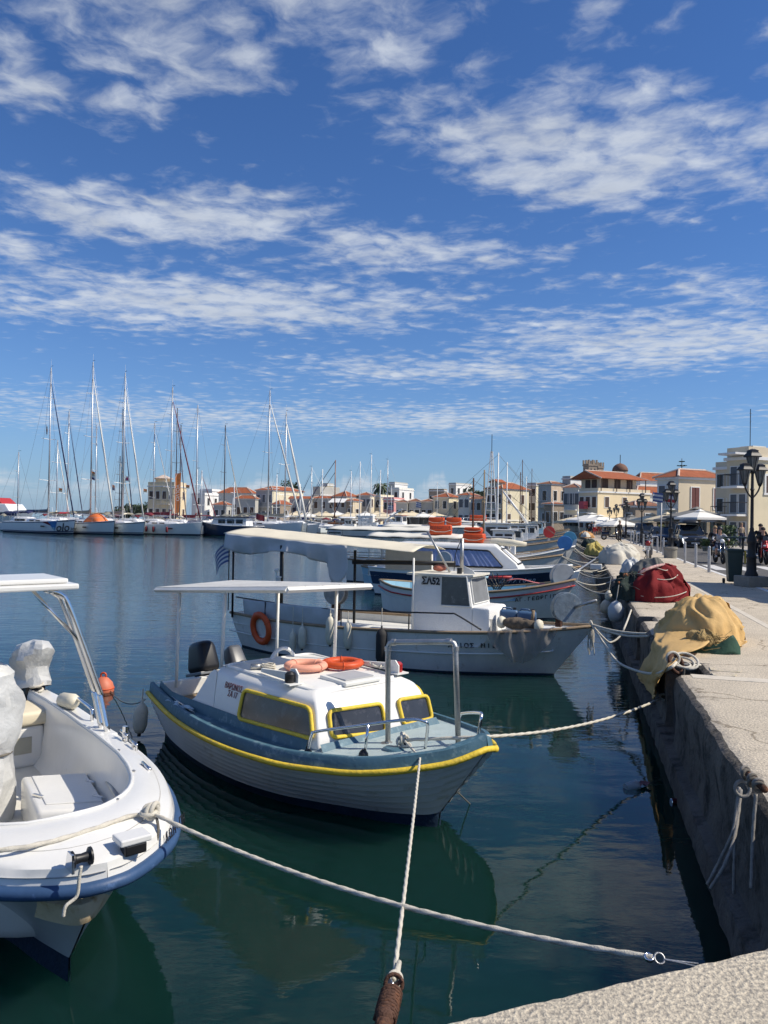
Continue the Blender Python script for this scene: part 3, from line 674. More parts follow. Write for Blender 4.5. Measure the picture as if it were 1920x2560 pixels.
# outboard motor
om = thing('outboard_motor', 'black outboard motor tilted up on the stern of the yellow-trimmed boat', 'outboard', on(B, (-4.72, .13, .48)), PB)
ol = MB()
cow = MB().box((-.06, 0, .36), (.44, .30, .40), Matrix.Rotation(R(-14), 3, 'Y'), .78)
cow.build('cowling', BLACK, om, bevel=.085, smooth=70, seg=4)
MB().box((-.04, 0, .155), (.40, .29, .04), Matrix.Rotation(R(-14), 3, 'Y')).build('cowling_seam', mat('grey_stripe', (.18, .19, .2), .4), om, bevel=.01)
MB().box((-.12, 0, .02), (.16, .12, .34), Matrix.Rotation(R(22), 3, 'Y')).build('leg_casing', BLACK, om, bevel=.03)
MB().box((-.27, 0, -.22), (.14, .06, .40), Matrix.Rotation(R(22), 3, 'Y')).build('lower_unit', BLACK, om, bevel=.02)
MB().box((.06, 0, .05), (.10, .22, .22)).build('clamp_bracket', BLACK, om, bevel=.02)
om2 = thing('outboard_motor', 'smaller grey outboard motor tilted beside the black one', 'outboard', on(B, (-4.62, .52, .46)), PB)
MB().box((-.02, 0, .32), (.26, .24, .36), Matrix.Rotation(R(-32), 3, 'Y'), .8).build('cowling', mat('grey_cowl', (.10, .105, .115), .4), om2, bevel=.05, smooth=50, seg=3)
MB().cyl((.17, 0, .27), (.24, 0, .30), .07, .06).build('cap', BLACK, om2, smooth=40)
MB().box((-.10, 0, -.02), (.10, .08, .5), Matrix.Rotation(R(20), 3, 'Y')).build('leg_casing', BLACK, om2, bevel=.02)
fender('fender', 'dirty tan cylindrical fender hanging at the stern of the yellow-trimmed boat', on(B, (-4.60, -.80, .06)), FEND, .36, .085, .16, tilt=R(-14))
tr = thing('pale_rag', 'torn pale blue cloth strip lying on the blue side deck', 'cloth', on(B, (-3.55, -.84, .60)), PB)
MB().grid(lambda u, v: (-.25+.5*u, -.05+.07*v+.02*math.sin(u*9), .012+.01*math.sin(u*14+v*4)), 14, 4).build('cloth', mat('pale_blue_rag', (.42, .55, .62), .9), tr, solid=.003)

# ---------------------------------------------------------------- the grey-white fishing boat behind it
tipC = W(1486, 1567, .89); PC = R(-28)
C_ = thing('fishing_boat', 'weathered white wooden fishing boat with cream awning and wheelhouse', 'boat', (tipC.x, tipC.y, 0), PC)
stC = [(-7.1,.78,.70,-7.0,.5),(-6.2,.98,.67,-6.1,.85),(-5.2,1.10,.655,-5.1,1.0),(-4.2,1.13,.66,-4.15,1.02),(-3.2,1.1,.69,-3.25,.95),(-2.3,1.0,.72,-2.5,.80),(-1.5,.83,.76,-1.9,.56),(-.9,.58,.80,-1.4,.34),(-.4,.30,.85,-1.0,.14),(0,.03,.90,-.70,.012)]
hullC, DC = make_hull(C_, stC, mat('weathered_hull', (.70, .69, .65), .55, 0, .09, 2.2, .2, 14, .4, col2=(.44, .40, .33), amt=.34, stretch=(1.6, 1.6, .7)), NAVYP, pw=.7, lo=.04, draft=.5)
rail_tube(C_, DC, .028, WOODP, 'gunwale_cap', .01, .01, 8)
rail_tube(C_, [(s_[0]-.06, s_[1]-.055, s_[2]-.36, 0, 0) for s_ in DC if s_[0] < -.5], .016, WHITED, 'rubbing_strake', .0, 0, 6)
dk = MB(); dk.strip([[(s_[0], y*(s_[1]-.03), (.50 if s_[0] < -1.6 else s_[2]-.03)+.03*(1-y*y)) for y in (-1, -.5, 0, .5, 1)] for s_ in DC]); dk.build('deck', WHITED, C_, smooth=40)
WCAB = mat('wheelhouse_paint', (.78, .77, .74), .6, 0, .05, 3, .5, 35, .4, col2=(.60, .57, .52), amt=.12)
wh = loft_box([(.50, -3.2, -2.02, .46, .46), (1.12, -3.2, -2.02, .455, .455), (1.66, -3.2, -2.12, .43, .43)]).build('wheelhouse', WCAB, C_, bevel=.01)
MB().slab([(-3.28, -.5, 1.675), (-2.25, -.5, 1.675), (-2.02, -.42, 1.685), (-1.98, 0, 1.69), (-2.02, .42, 1.685), (-2.25, .5, 1.675), (-3.28, .5, 1.675)][::-1], (0, 0, 1), .035).build('wheelhouse_roof', mat('roof_cream', (.72, .68, .58), .6, 0, .08, 4, .2, 30, col2=(.5, .45, .36), amt=.25), wh)
loft_box([(.50, -2.02, -1.70, .455, .44), (1.10, -2.02, -1.70, .45, .44), (1.125, -2.02, -1.74, .43, .41)]).build('coachroof', WCAB, C_, bevel=.02, smooth=50)
sn = Vector((0, -1, .03)); sp_ = Vector((-2.5, -.46, 1.1))
window(wh, [wpl(C_, *p, sp_, sn) for p in ((1104, 1440), (1167, 1442), (1176, 1517), (1102, 1513))], sn, .02, .012, mat('wheel_glass', (.06, .065, .07), .12, 0, .3, 4, 0, 30, .6, col2=(.16, .16, .16), amt=.4), WHITED)
fn_ = Vector((1, 0, .17)).normalized()
window(wh, [Vector((-2.025, -.38, 1.17)), Vector((-2.025, .38, 1.17)), Vector((-2.105, .36, 1.61)), Vector((-2.105, -.36, 1.61))], fn_, .02, .012, mat('wind_glass', (.22, .23, .24), .15, 0, .15, 3), WHITED)
text_on('ΣΑ52', .17, wpl(C_, 1077, 1453, sp_, sn)+Vector((0, -.008, 0)), (1, 0, 0), sn, 'registration', LETK, wh, False, bold=.007, sx=.9)
# bow name on the flare
def hull_at(D, x, a, pw, side=-1):
    P_ = [sec(s_, a, pw, side) for s_ in D]
    for p, q in zip(P_, P_[1:]):
        if p.x <= x <= q.x: return p.lerp(q, (x-p.x)/max(1e-6, q.x-p.x))
    return P_[-1]
def hull_text(T, D, body, x0, x1, a, pw, size, m, off=.012, shear=0.0):
    n_ = len(body)
    for i, ch in enumerate(body):
        if ch == ' ': continue
        x = lerp(x0, x1, i/(n_-1)); p = hull_at(D, x, a, pw); dx = hull_at(D, x+.04, a, pw)-hull_at(D, x-.04, a, pw); da = hull_at(D, x, a+.06, pw)-hull_at(D, x, a-.06, pw); nn = dx.cross(da).normalized(); nn = -nn if nn.y > 0 else nn
        text_on(ch, size, p+nn*off, dx, nn, 'name_letter', m, T, False, depth=.006, bold=.002, shear=shear)
def hull_pt(D, x, a, pw, side=-1):
    best = min(D, key=lambda s_: abs(lerp(s_[3], s_[0], a)-x)); return sec(best, a, pw, side)
hull_text(hullC, dense(stC, 6), 'ΑΓΙΟΣ ΝΙΚ', -2.22, -1.50, .70, .7, .115, LETK)
# cream awning with a soft sag between hoops
def awn(u, v):
    x = lerp(-7.15, -3.05, u); y = lerp(-1, 1, v)*lerp(.98, .72, u**2)
    z = lerp(2.42, 2.17, u)-.11*abs(lerp(-1, 1, v))**1.6-.012*abs(math.sin(u*math.pi*5))*(1-abs(lerp(-1, 1, v)))+.004*math.sin(v*9+u*31)
    return (x, y, z)
MB().grid(awn, 40, 16).build('awning', CANV, C_, smooth=True, solid=.01)
def flap(u, v):
    x = lerp(-7.1, -4.35, u); d = (.30+.07*math.sin(u*9)+(.42*max(0, 1-abs(u-.93)/.10)))*v; p = awn((x+7.15)/4.1, 0)
    return (x+.06*math.sin(u*40)*v, p[1]-.01-.05*math.sin(v*2+u*11)*v-.025*math.sin(u*38)*v, p[2]-d)
MB().grid(flap, 60, 8).build('awning_flap', mat('pale_pvc_flap', (.50, .51, .52), .5, 0, .08, 3, .4, 9, .4), C_, smooth=True, solid=.004)
MB().grid(lambda u, v: (lerp(-4.4, -3.35, u), .78, lerp(2.02, 1.62, v)), 6, 3).build('back_flap', GREYT, C_, solid=.004)
for x, y, r in ((-7.0, -.85, .022), (-5.75, -.95, .03), (-4.55, -.2, .028), (-7.0, .85, .022), (-5.7, .95, .025), (-3.35, .75, .022), (-3.12, -.55, .02)):
    MB().tube([(x, y, .62), (x, y, awn((x+7.15)/4.1, .5)[2]-.22)], r, 8).build('awning_post', BLACK if x < -4 else WHITED, C_, smooth=True)
MB().tube([(-4.6, -.2, 1.80), (-2.6, .15, 1.84)], .045, 10).build('boom', BLACK, C_, smooth=True)
# guard rail
MB().tube(smooth_path([(-7.0, -.74, 1.02), (-5.2, -1.06, .98), (-4.2, -1.10, .99), (-3.2, -1.07, 1.02), (-2.25, -.96, 1.05), (-2.12, -.94, 1.04), (-1.7, -.83, .80)], 6), .014, 8).build('guard_rail', BLACK, C_, smooth=True)
for x, y in ((-6.1, -.97), (-5.2, -1.07), (-4.3, -1.1), (-2.95, -1.06)): MB().tube([(x, y, .66), (x, y, 1.0)], .012, 6).build('rail_post', BLACK, C_)
MB().grid(lambda u, v: (lerp(-6.75, -4.4, u)+.04*v, -ip([(-6.75, .82), (-5.2, 1.08), (-4.4, 1.10)], lerp(-6.75, -4.4, u))-.015-.03*abs(math.sin(u*17))*math.sin(v*3), lerp(1.0, .66, v)), 50, 8).build('side_sheet', GREYT, C_, smooth=True, solid=.004)
# net drum at the bow, winch wheel, light mast, bow gear
dr = thing('net_drum', 'grey round net hauler drum on the bow of the awning boat', 'net drum', on(C_, (-.62, -.05, .86)), PC)
rotd = Matrix.Rotation(R(35), 3, 'Z') @ Matrix.Rotation(R(90), 3, 'X')
DRUM = mat('drum_paint', (.22, .27, .31), .5, .3, .3, 7, .2, 30, col2=(.45, .43, .38), amt=.35)
cc_ = Vector((.12, .0, .34))
MB().lathe([(.03, -.012), (.245, -.012), (.25, 0), (.245, .012), (.10, .02), (.10, .15), (.245, .155), (.25, .165), (.245, .18), (.03, .18)], cc_, 32, rotd).build('drum', DRUM, dr, smooth=40)
MB().lathe([(.035, -.05), (.04, .0)], cc_, 12, rotd).build('hub', RUST, dr, smooth=40)
MB().box((.03, 0, .12), (.10, .12, .26)).build('pedestal', RUST, dr, bevel=.01)
MB().tube([cc_+Vector((.12, -.05, -.02)), cc_+Vector((.58, -.18, .16))], .025, 8).build('roller_arm', GALV, dr, smooth=True)
wr = thing('winch_wheel', 'old car-wheel winch under the cream awning', 'winch', on(C_, (-4.75, -.55, 1.0)), PC)
MB().lathe([(.05, -.08), (.22, -.09), (.23, -.06), (.16, -.04), (.16, .04), (.23, .06), (.22, .09), (.06, .08)], (0, 0, .22), 24, Matrix.Rotation(R(80), 3, 'X')).build('wheel', mat('dirty_white_wheel', (.30, .29, .26), .6, .2, .3, 8, .2, 30, col2=(.12, .10, .08), amt=.4), wr, smooth=40)
MB().box((0, 0, -.14), (.12, .14, .34)).build('stand', RUST, wr)
lm = thing('light_mast', 'white post with stacked navigation lamps, one red, on the awning boat', 'lamp mast', on(C_, (-5.82, -1.0, .99)), PC)
MB().tube([(0, 0, 0), (0, 0, .62)], .02, 8).build('pole', WHITED, lm)
for z, m_ in ((.22, mat('red_lens', (.30, .02, .02), .3)), (.40, mat('clear_lens', (.6, .6, .58), .2))):
    h = MB().lathe([(.055, 0), (.06, .01), (.045, .02)], (.06, -.02, z), 12).build('lamp_base', WHITED, lm, smooth=40)
    MB().lathe([(.042, .02), (.045, .06), (.042, .10)], (.06, -.02, z), 12).build('lens', m_, h, smooth=40)
    MB().lathe([(.06, .10), (.055, .12), (.02, .13)], (.06, -.02, z), 12).build('lamp_cap', WHITED, h, smooth=40)
MB().lathe([(.05, 0), (.055, .02), (.02, .05)], (0, 0, .62), 12).build('top_cap', WHITED, lm, smooth=40)
fl = thing('greek_flag', 'blue and white striped flag hanging at the stern of the awning boat', 'flag', on(C_, (-7.15, -.80, 1.95)), PC)
FB, FW = mat('flag_blue', (.09, .13, .30), .8), mat('flag_white', (.62, .62, .63), .8)
MB().tube([(0, 0, -1.2), (0, 0, .22)], .012, 6).build('staff', BLACK, fl)
for i in range(9):
    MB().grid(lambda u, v: (-.36*u-.10*v*0-.02*i*u*0, .05*math.sin(u*6+i*.2)*u, .18-.045*(i+v)-.30*u*u), 8, 1).build('stripe', FB if i % 2 == 0 else FW, fl, solid=.002)
grp = 'white fenders along the awning boat'
for i, (px, py, L_, r, lab) in enumerate(((731, 1632, .40, .065, 'slim white fender hanging leftmost on the awning boat'), (755, 1622, .42, .075, 'white fender second from the stern, dark at its foot'), (825, 1612, .52, .085, 'longest white fender, hanging free at mid hull of the awning boat'), (869, 1622, .48, .075, 'white fender rightmost of the four, half behind the thin awning post'))):
    pw_ = wpl(C_, px, py, (0, -1.16, 0), (0, 1, 0)); fender('fender', lab, on(C_, pw_), FEND, L_, r, .98-pw_.z-L_, grp)
pw_ = wpl(C_, 953, 1660, (0, -1.18, 0), (0, 1, 0)); fender('fender', 'long black fender hanging by the wheelhouse of the awning boat', on(C_, pw_), RUBB, .62, .10, .36)
pr_ = wpl(C_, 652, 1571, (0, -1.02, 0), (0, 1, 0))
ring('orange life ring hung upright on the stern quarter of the awning boat', on(C_, pr_), 0, ORNG, .262, .068, 0, None, full=Matrix.Rotation(R(-46), 3, 'Z') @ Matrix.Rotation(R(97), 3, 'X'))
JB = mat('blue_plastic', (.06, .12, .22), .45, 0, .15, 8)
for i, (x, y, rz, lab) in enumerate(((-1.46, -.12, .3, 'blue plastic jerrycan beside the wheelhouse on the bow deck'), (-1.12, -.16, .15, 'blue plastic jerrycan nearer the net drum on the bow deck'))):
    j = thing('jerrycan', lab, 'jerrycan', on(C_, (x, y, .82)), PC+rz, 'blue jerrycans')
    MB().box((0, 0, .14), (.32, .2, .26)).build('can', JB, j, bevel=.05, smooth=50, seg=3)
    MB().cyl((.1, 0, .26), (.1, 0, .31), .03).build('cap', BLACK, j); MB().tube([(-.12, 0, .26), (-.1, 0, .30), (.03, 0, .30), (.05, 0, .26)], .015, 6).build('handle', JB, j, smooth=True)
sk = thing('net_sack', 'brown stuffed sack with white ends on the bow deck', 'sack', on(C_, (-1.15, -.45, .80)), PC-.1)
MB().grid(lambda u, v: (-.33+.66*u, (.12*math.sin(math.pi*min(1, max(0, u*1.02-.01)))**.35)*math.cos(2*math.pi*v)+.01*math.sin(u*30), .10+.10*math.sin(math.pi*u)**.35*math.sin(2*math.pi*v)+.012*math.sin(v*20+u*9)), 24, 14).build('sack', mat('brown_sacking', (.13, .10, .07), .9, 0, .2, 10, .5, 40), sk, smooth=True)
for x in (-.34, .34): MB().lathe([(.02, -.06), (.09, -.05), (.11, 0), (.09, .05), (.02, .06)], (x, 0, .10), 12, Matrix.Rotation(R(90), 3, 'Y')).build('float', FEND, sk, smooth=True)
MB().tube([(.2, .05, .15), (.22, .05, .34)], .03, 8).build('wood_peg', WOODP, sk, smooth=True)
NETM = mat('thin_net', (.34, .32, .29), .9, 0, .12, 3, .3, 30, .2, alpha=.62)
nt_ = thing('net_sheet', 'thin grey net draped over the bow side of the awning boat', 'net', on(C_, (-1.3, -.7, .5)), PC)
def netf(u, v):
    x = lerp(-1.55, -.55, u); e = hull_pt(DC, x, 1, .7); d = (.50*math.sin(math.pi*min(1, u*1.0))**.8+.02)*v
    return (x+1.3+.03*math.sin(v*5+u*9), e.y-.05+.7+.12*v*d-.02*math.sin(u*25), e.z+.06*(1-v)-d-.5+.18*(1-v)*(u < .12))
MB().grid(netf, 30, 10).build('net', NETM, nt_, smooth=True)
# small gear on the wheelhouse roof
g = thing('roof_gear', 'grey metal mast stump with cables on the wheelhouse roof', 'mast', on(C_, (-2.45, .1, 1.69)), PC)
MB().tube([(0, 0, 0), (0, 0, .62)], .035, 10).build('post', GALV, g, smooth=True); MB().tube(smooth_path([(0, -.04, .6), (-.08, -.1, .35), (-.12, -.08, .02)], 6), .008, 6).build('cable', BLACK, g, smooth=True)
g = thing('buoy_float', 'small salmon float lying on the wheelhouse roof', 'float', on(C_, (-2.85, .0, 1.69)))
MB().lathe([(.02, 0), (.07, .02), (.085, .06), (.06, .11), (.02, .125)], (0, 0, 0), 14, sx=1.5).build('float', mat('salmon_float', (.55, .17, .10), .6), g, smooth=True)
g = thing('boom_pole', 'slanting steel boom pole above the wheelhouse', 'pole', on(C_, (-2.62, -.05, 1.69)))
pz = WY(1079, 1329, g.location.y).z; MB().tube([(0, 0, 0), (-.42, .12, pz-1.69)], .022, 8).build('pole', GALV, g, smooth=True)
g = thing('nav_lamp', 'black lamp housing on the wheelhouse roof edge', 'lamp', on(C_, (-2.33, -.30, 1.69)), PC)
MB().cyl((0, 0, 0), (0, 0, .10), .045).build('lamp', BLACK, g); MB().slab([(.06, .05, 0), (.28, .05, 0), (.24, .05, .06), (.06, .05, .14)], (0, -1, 0), .015).build('lamp_board', WHITED, g)

# ---------------------------------------------------------------- the open motorboat at the left edge
PA = R(-50)
o_ = W(432, 2050, .82); hA = Vector((math.cos(PA), math.sin(PA), 0)); yA = Vector((-hA.y, hA.x, 0)); tipA = o_+hA*.43-yA*.55
A = thing('motorboat', 'open white motorboat with blue rub rail and steel arch, cut by the left edge', 'boat', (tipA.x, tipA.y, 0), PA)
stA = [(-4.95,1.10,.70,-4.9,.90),(-4.2,1.13,.70,-4.2,.90),(-3.4,1.10,.71,-3.5,.82),(-2.6,1.05,.72,-2.85,.66),(-1.83,.97,.75,-2.25,.44),(-1.3,.88,.77,-1.85,.28),(-.93,.77,.785,-1.55,.18),(-.6,.64,.80,-1.32,.105),(-.31,.47,.815,-.98,.05),(-.14,.29,.82,-.80,.02),(-.03,.12,.825,-.70,.008),(0,.01,.83,-.66,.004)]
SHINY = mat('shiny_gelcoat', (.74, .73, .69), .25, 0, .05, 2, .05, 40, .5, col2=(.58, .55, .48), amt=.2)
BLUER = mat('blue_rubber', (.035, .080, .175), .5, 0, .12, 5, .1, 30, .4, col2=(.10, .18, .36), amt=.3)
hullA, DA = make_hull(A, stA, mat('pale_hull', (.43, .44, .45), .3, 0, .08, 2, 0, 30, .5, col2=(.30, .31, .31), amt=.25), RUBB, pw=1.35, lo=.17, draft=.45)
rail_tube(A, DA, .036, BLUER, 'rub_rail', .010, -.075, 12)
def arc(pts, n):
    d = [0]
    for p, q in zip(pts, pts[1:]): d.append(d[-1]+math.dist(p, q))
    out_ = []
    for i in range(n+1):
        t = d[-1]*i/n; j = max(k for k in range(len(d)) if d[k] <= t+1e-9); j = min(j, len(pts)-2); f = (t-d[j])/max(1e-9, d[j+1]-d[j]); out_.append(tuple(lerp(pts[j][m], pts[j+1][m], f) for m in range(len(pts[0]))))
    return out_
outA = arc([(s_[0], s_[1], s_[2]) for s_ in DA], 44)
inA = arc([(-4.95, .88), (-4.2, .90), (-3.4, .87), (-2.6, .82), (-1.83, .735), (-1.45, .66), (-1.15, .57), (-.95, .475), (-.80, .35), (-.71, .20), (-.68, 0)], 44)
outA[-1] = (0, 0, .83)
rows_g, rows_i, rows_f = {-1: [], 1: []}, {-1: [], 1: []}, []
for (x, y, z), (ix, iy) in zip(outA, inA):
    for sd in (-1, 1):
        mx_, my_ = lerp(x, ix, .28), lerp(y, iy, .28)
        rows_g[sd].append([(x+.005, sd*(y+.003), z-.10), (x-.012, sd*max(0, y-.012), z+.035), (lerp(x, ix, .1)-.006, sd*lerp(y, iy, .1), z+.055), (mx_, sd*my_, z+.060), (lerp(x, ix, .34), sd*lerp(y, iy, .34), z+.078), (lerp(x, ix, .94), sd*lerp(y, iy, .94), z+.085), (ix, sd*iy, z+.075)])
        rows_i[sd].append([(ix, sd*iy, z+.075), (ix-.02, sd*max(0, iy-.012), z+.02), (ix-.035, sd*max(0, iy-.02), z-.2), (ix-.06, sd*max(0, iy-.045), .26), (ix-.13, sd*max(0, iy-.11), .165)])
    rows_f.append([(ix-.13, k_*max(0, iy-.11), .165) for k_ in (-1, -.5, 0, .5, 1)])
gw = MB(); inn = MB()
for sd in (-1, 1): gw.strip(rows_g[sd]); inn.strip(rows_i[sd])
gw.build('gunwale', SHINY, A, smooth=45)
inn.build('cockpit_liner', SHINY, A, smooth=60)
MB().strip(rows_f).build('cockpit_floor', mat('cream_floor', (.72, .69, .60), .6, 0, .06, 3, .2, 60), A)
MB().box((-4.72, 0, .42), (.10, 1.7, .60)).build('transom', SHINY, A, bevel=.03)
MB().box((-4.35, .1, .36), (.55, 1.55, .40)).build('aft_locker', SHINY, A, bevel=.03)
MB().slab([(-4.02, .70, .46), (-4.02, .86, .46), (-4.02, .86, .30), (-4.02, .70, .30)], (1, 0, 0), .02).xf(Matrix.Translation((-.05, -.1, 0))).build('vent_grille', mat('grille', (.40, .38, .30), .6), A)
# locker box amidships
bx = MB(); P_ = [(-1.98, .22), (-1.74, .66), (-2.62, .80), (-2.86, .34)]
bx.prism(P_, .16, .48); lk = bx.build('locker', SHINY, A, bevel=.035, smooth=50, seg=3)
cx_, cy_ = sum(p[0] for p in P_)/4, sum(p[1] for p in P_)/4
MB().prism([(lerp(cx_, p[0], .80)-.03, lerp(cy_, p[1], .80)+.03) for p in P_], .478, .490).build('locker_lid', SHINY, lk, bevel=.005)
for p in ((-2.28, .31), (-1.98, .66), (-2.35, .73)): MB().box((p[0], p[1], .493), (.10, .025, .012), .4).build('hinge', STEEL, lk)
# cushion
cu = thing('seat_cushion', 'cream seat cushion on the stern locker of the motorboat', 'cushion', on(A, (-4.32, .45, .562)), PA)
MB().box((0, 0, .075), (.56, .95, .14)).build('cushion', mat('cream_vinyl', (.68, .60, .44), .6, 0, .06, 3, .2, 8), cu, bevel=.04, smooth=60, seg=3)
# arch and hard top
ab = wpl(A, 262, 1832, (0, 0, .78), (0, 0, 1)); ab.z = .79
M_ = frame_of(A); yb = (M_ @ ab).y
def arch(dx):
    q0 = ab+Vector((dx, 0, 0)); q1 = M_.inverted() @ WY(243, 1728, yb+.03); q2 = M_.inverted() @ WY(168, 1520, yb-.12); q3 = M_.inverted() @ WY(147, 1487, yb-.16); q4 = M_.inverted() @ WY(120, 1476, yb-.26)
    return [q0, q1+Vector((dx, 0, 0)), q2+Vector((dx, 0, 0)), q3+Vector((dx, 0, 0)), q4+Vector((dx, 0, 0))], q4
for dx in (-.07, .07):
    pts, q4 = arch(dx); full = pts[:1]+[pts[1]-Vector((0, 0, .03)), pts[1]+(pts[2]-pts[1])*.06]+pts[2:]
    MB().tube(smooth_path(full, 5), .024, 12).build('arch_pipe', STEEL, A, smooth=True)
    mir = [Vector((p.x, -p.y, p.z)) for p in smooth_path(full, 5)]
    MB().tube(mir, .024, 12).build('arch_pipe', STEEL, A, smooth=True)
MB().box((ab.x, ab.y, .79), (.34, .10, .04)).build('arch_foot', SHINY, A, bevel=.01)
MB().tube([arch(0)[0][1]+(arch(0)[0][2]-arch(0)[0][1])*.62, q4+Vector((0, -.12, .0))], .016, 8).build('arch_brace', STEEL, A, smooth=True)
zr = q4.z+.03
top_ = MB(); top_.b2((q4.x-.42, q4.y+.14, zr), (q4.x+.34, -q4.y-.14, zr+.045)); top_.build('hard_top', SHINY, A, bevel=.012)
top_ = MB(); top_.b2((q4.x-.38, q4.y+.08, zr+.047), (q4.x+.26, -q4.y-.08, zr+.085)); top_.build('hard_top_pod', SHINY, A, bevel=.012)
# rails, cleats, fittings
for x in (-3.35, -3.62):
    pass
gr_ = smooth_path([(-3.05, .98, .79), (-3.05, .98, .87), (-3.12, .985, .90), (-3.62, 1.01, .90), (-3.70, 1.01, .87), (-3.70, 1.01, .79)], 5)
MB().tube(gr_, .016, 8).build('grab_rail', STEEL, A, smooth=True)
for x, y in ((-1.95, .93), (-1.35, .78), (-2.25, .97)):
    c = MB().tube([(x-.09, y, .865), (x+.09, y-.02, .865)], .012, 8).build('cleat', STEEL, A, smooth=True)
    for k_ in (-.035, .035): MB().tube([(x+k_, y, .81), (x+k_, y, .865)], .010, 6).build('cleat_leg', STEEL, c)
MB().cyl((-2.25, .97, .80), (-2.25, .97, .92), .022).build('bitt', STEEL, A, smooth=40)
MB().tube([(-1.5, .64, .62), (-2.25, .80, .55)], .022, 8).build('side_pole', GALV, A, smooth=True)
for a_ in (-55, -38, -21, -5, 12, 29, 46):
    i_ = 44-int(abs(a_)*.33); s_ = outA[i_]
    MB().lathe([(.014, 0), (.014, .006), (.006, .009)], (inA[min(44, i_)][0]+.03, math.copysign(inA[min(44, i_)][1]+.03, a_), s_[2]+.084), 8).build('deck_screw', GALV, A)
MB().tube([Vector((lerp(o[0], i[0], .93), -lerp(o[1], i[1], .93), o[2]+.086)) for o, i in zip(outA, inA)]+[Vector((lerp(o[0], i[0], .93), lerp(o[1], i[1], .93), o[2]+.086)) for o, i in list(zip(outA, inA))[::-1][1:]], .012, 6).build('coaming_lip', SHINY, A, smooth=True)
MB().tube([Vector((lerp(o[0], i[0], .31), -lerp(o[1], i[1], .31), o[2]+.064)) for o, i in zip(outA, inA)]+[Vector((lerp(o[0], i[0], .31), lerp(o[1], i[1], .31), o[2]+.064)) for o, i in list(zip(outA, inA))[::-1][1:]], .006, 5).build('deck_seam', mat('seam_grey', (.38, .37, .34), .7), A, smooth=True)
# bow light box, roller, wooden stem pad
nl = wpl(A, 330, 2107, (0, 0, .90), (0, 0, 1))
MB().box((nl.x, nl.y, .93), (.13, .17, .035)).build('bow_light_cover', SHINY, A, bevel=.008)
MB().box((nl.x+.02, nl.y+.0, .885), (.08, .12, .06)).build('bow_light', BLACK, A, bevel=.01)
rl = wpl(A, 203, 2150, (0, 0, .90), (0, 0, 1))
ro = MB().lathe([(.045, -.05), (.045, -.04), (.026, -.03), (.022, 0), (.026, .03), (.045, .04), (.045, .05)], (rl.x, rl.y, .91), 14, Matrix.Rotation(R(90), 3, 'X')).build('bow_roller', BLACK, A, smooth=40)
MB().slab([(rl.x-.06, rl.y-.06, .86), (rl.x+.05, rl.y-.06, .86), (rl.x+.04, rl.y-.06, .95), (rl.x-.03, rl.y-.06, .95)], (0, -1, 0), .012).build('roller_cheek', STEEL, ro)
oo = [loc_of(A, W(px, py, .60)) for px, py in ((92, 2266), (120, 2275), (150, 2282), (180, 2288), (205, 2288), (228, 2280), (246, 2266), (266, 2240), (288, 2206))]
mm = [loc_of(A, W(px, py, .655)) for px, py in ((92, 2248), (120, 2258), (150, 2262), (180, 2264), (205, 2262), (226, 2254), (243, 2242), (262, 2222), (287, 2198))]
ii = [loc_of(A, W(px, py, .70)) for px, py in ((90, 2226), (120, 2224), (150, 2220), (180, 2215), (205, 2208), (226, 2202), (246, 2196), (266, 2190), (286, 2184))]
bb_ = [p+Vector((-.04, 0, -.07)) for p in oo]; kk = [p+Vector((-.14, 0, -.04)) for p in ii]
MB().strip([list(r_) for r_ in zip(kk, ii, mm, oo, bb_)]).build('stem_pad', mat('stained_stem', (.62, .49, .31), .6, 0, .15, 5, .2, 20, col2=(.40, .25, .11), amt=.45), A, smooth=50)
text_on('Λ.Ω.Η - ΠΗ', .085, (-.36, .535, .795), Vector((-.72, .69, 0)), Vector((.69, .72, .12)), 'registration', LETK, A, False, sx=.8)
# steering console under a silver cover, covered outboard
def jit(p, k, v):
    q = Vector(p)*6; return Vector(p)+Vector((noise.noise(q), noise.noise(q+Vector((9, 3, 1))), noise.noise(q+Vector((2, 7, 5)))))*k*1.6*min(1, v*6, (1-v)*8)
cv = thing('covered_console', 'steering console wrapped in a silver cover at the left edge', 'console', Vector((W(-26, 2050, .16).x, W(-26, 2050, .16).y, .16)), PA)
def cover(u, v, a=.20, b_=.21, h=1.30, seed=0):
    th = 2*math.pi*u; z = h*(1-(1-v)**1.0); prof = ip([(0, .80), (.08, .85), (.35, .78), (.42, .72), (.5, .92), (.75, 1.0), (.9, .78), (.97, .45), (1, .02)], v)
    w1 = noise.noise(Vector((math.cos(th), math.sin(th), v*2+seed))); rg = lambda q: (1-abs(noise.noise(q)))**2
    wr_ = .93+.16*rg(Vector((math.cos(th)*2.2+w1, math.sin(th)*2.2, v*2.2+seed)))+.09*rg(Vector((math.cos(th)*5+w1*2, math.sin(th)*5, v*4.5+seed)))-.04
    return (a*prof*wr_*math.cos(th), b_*prof*wr_*math.sin(th), z)
MB().grid(lambda u, v: jit(cover(u, v), .028, v), 20, 22).build('cover', SILV, cv, smooth=24)
MB().torus((0, 0, .545), .155, .010, None, 28, 6).build('tie_cord', ROPED, cv, smooth=True)
om = W(84, 1716, .80); oc = thing('covered_outboard', 'outboard motor under a crumpled silver cover behind the motorboat', 'outboard', (om.x, om.y, .45), PA)
MB().grid(lambda u, v: (lambda p: (p[0]-.02+.10*v, p[1], p[2]))(jit(cover(u, v, .31, .20, .50, 4), .03, v)), 16, 11).xf(Matrix.Translation((0, 0, .34)) @ Matrix.Rotation(R(-14), 4, 'Y')).build('cover', SILV, oc, smooth=24)
MB().box((-.02, 0, .12), (.24, .20, .62)).build('leg_casing', BLACK, oc, bevel=.04)
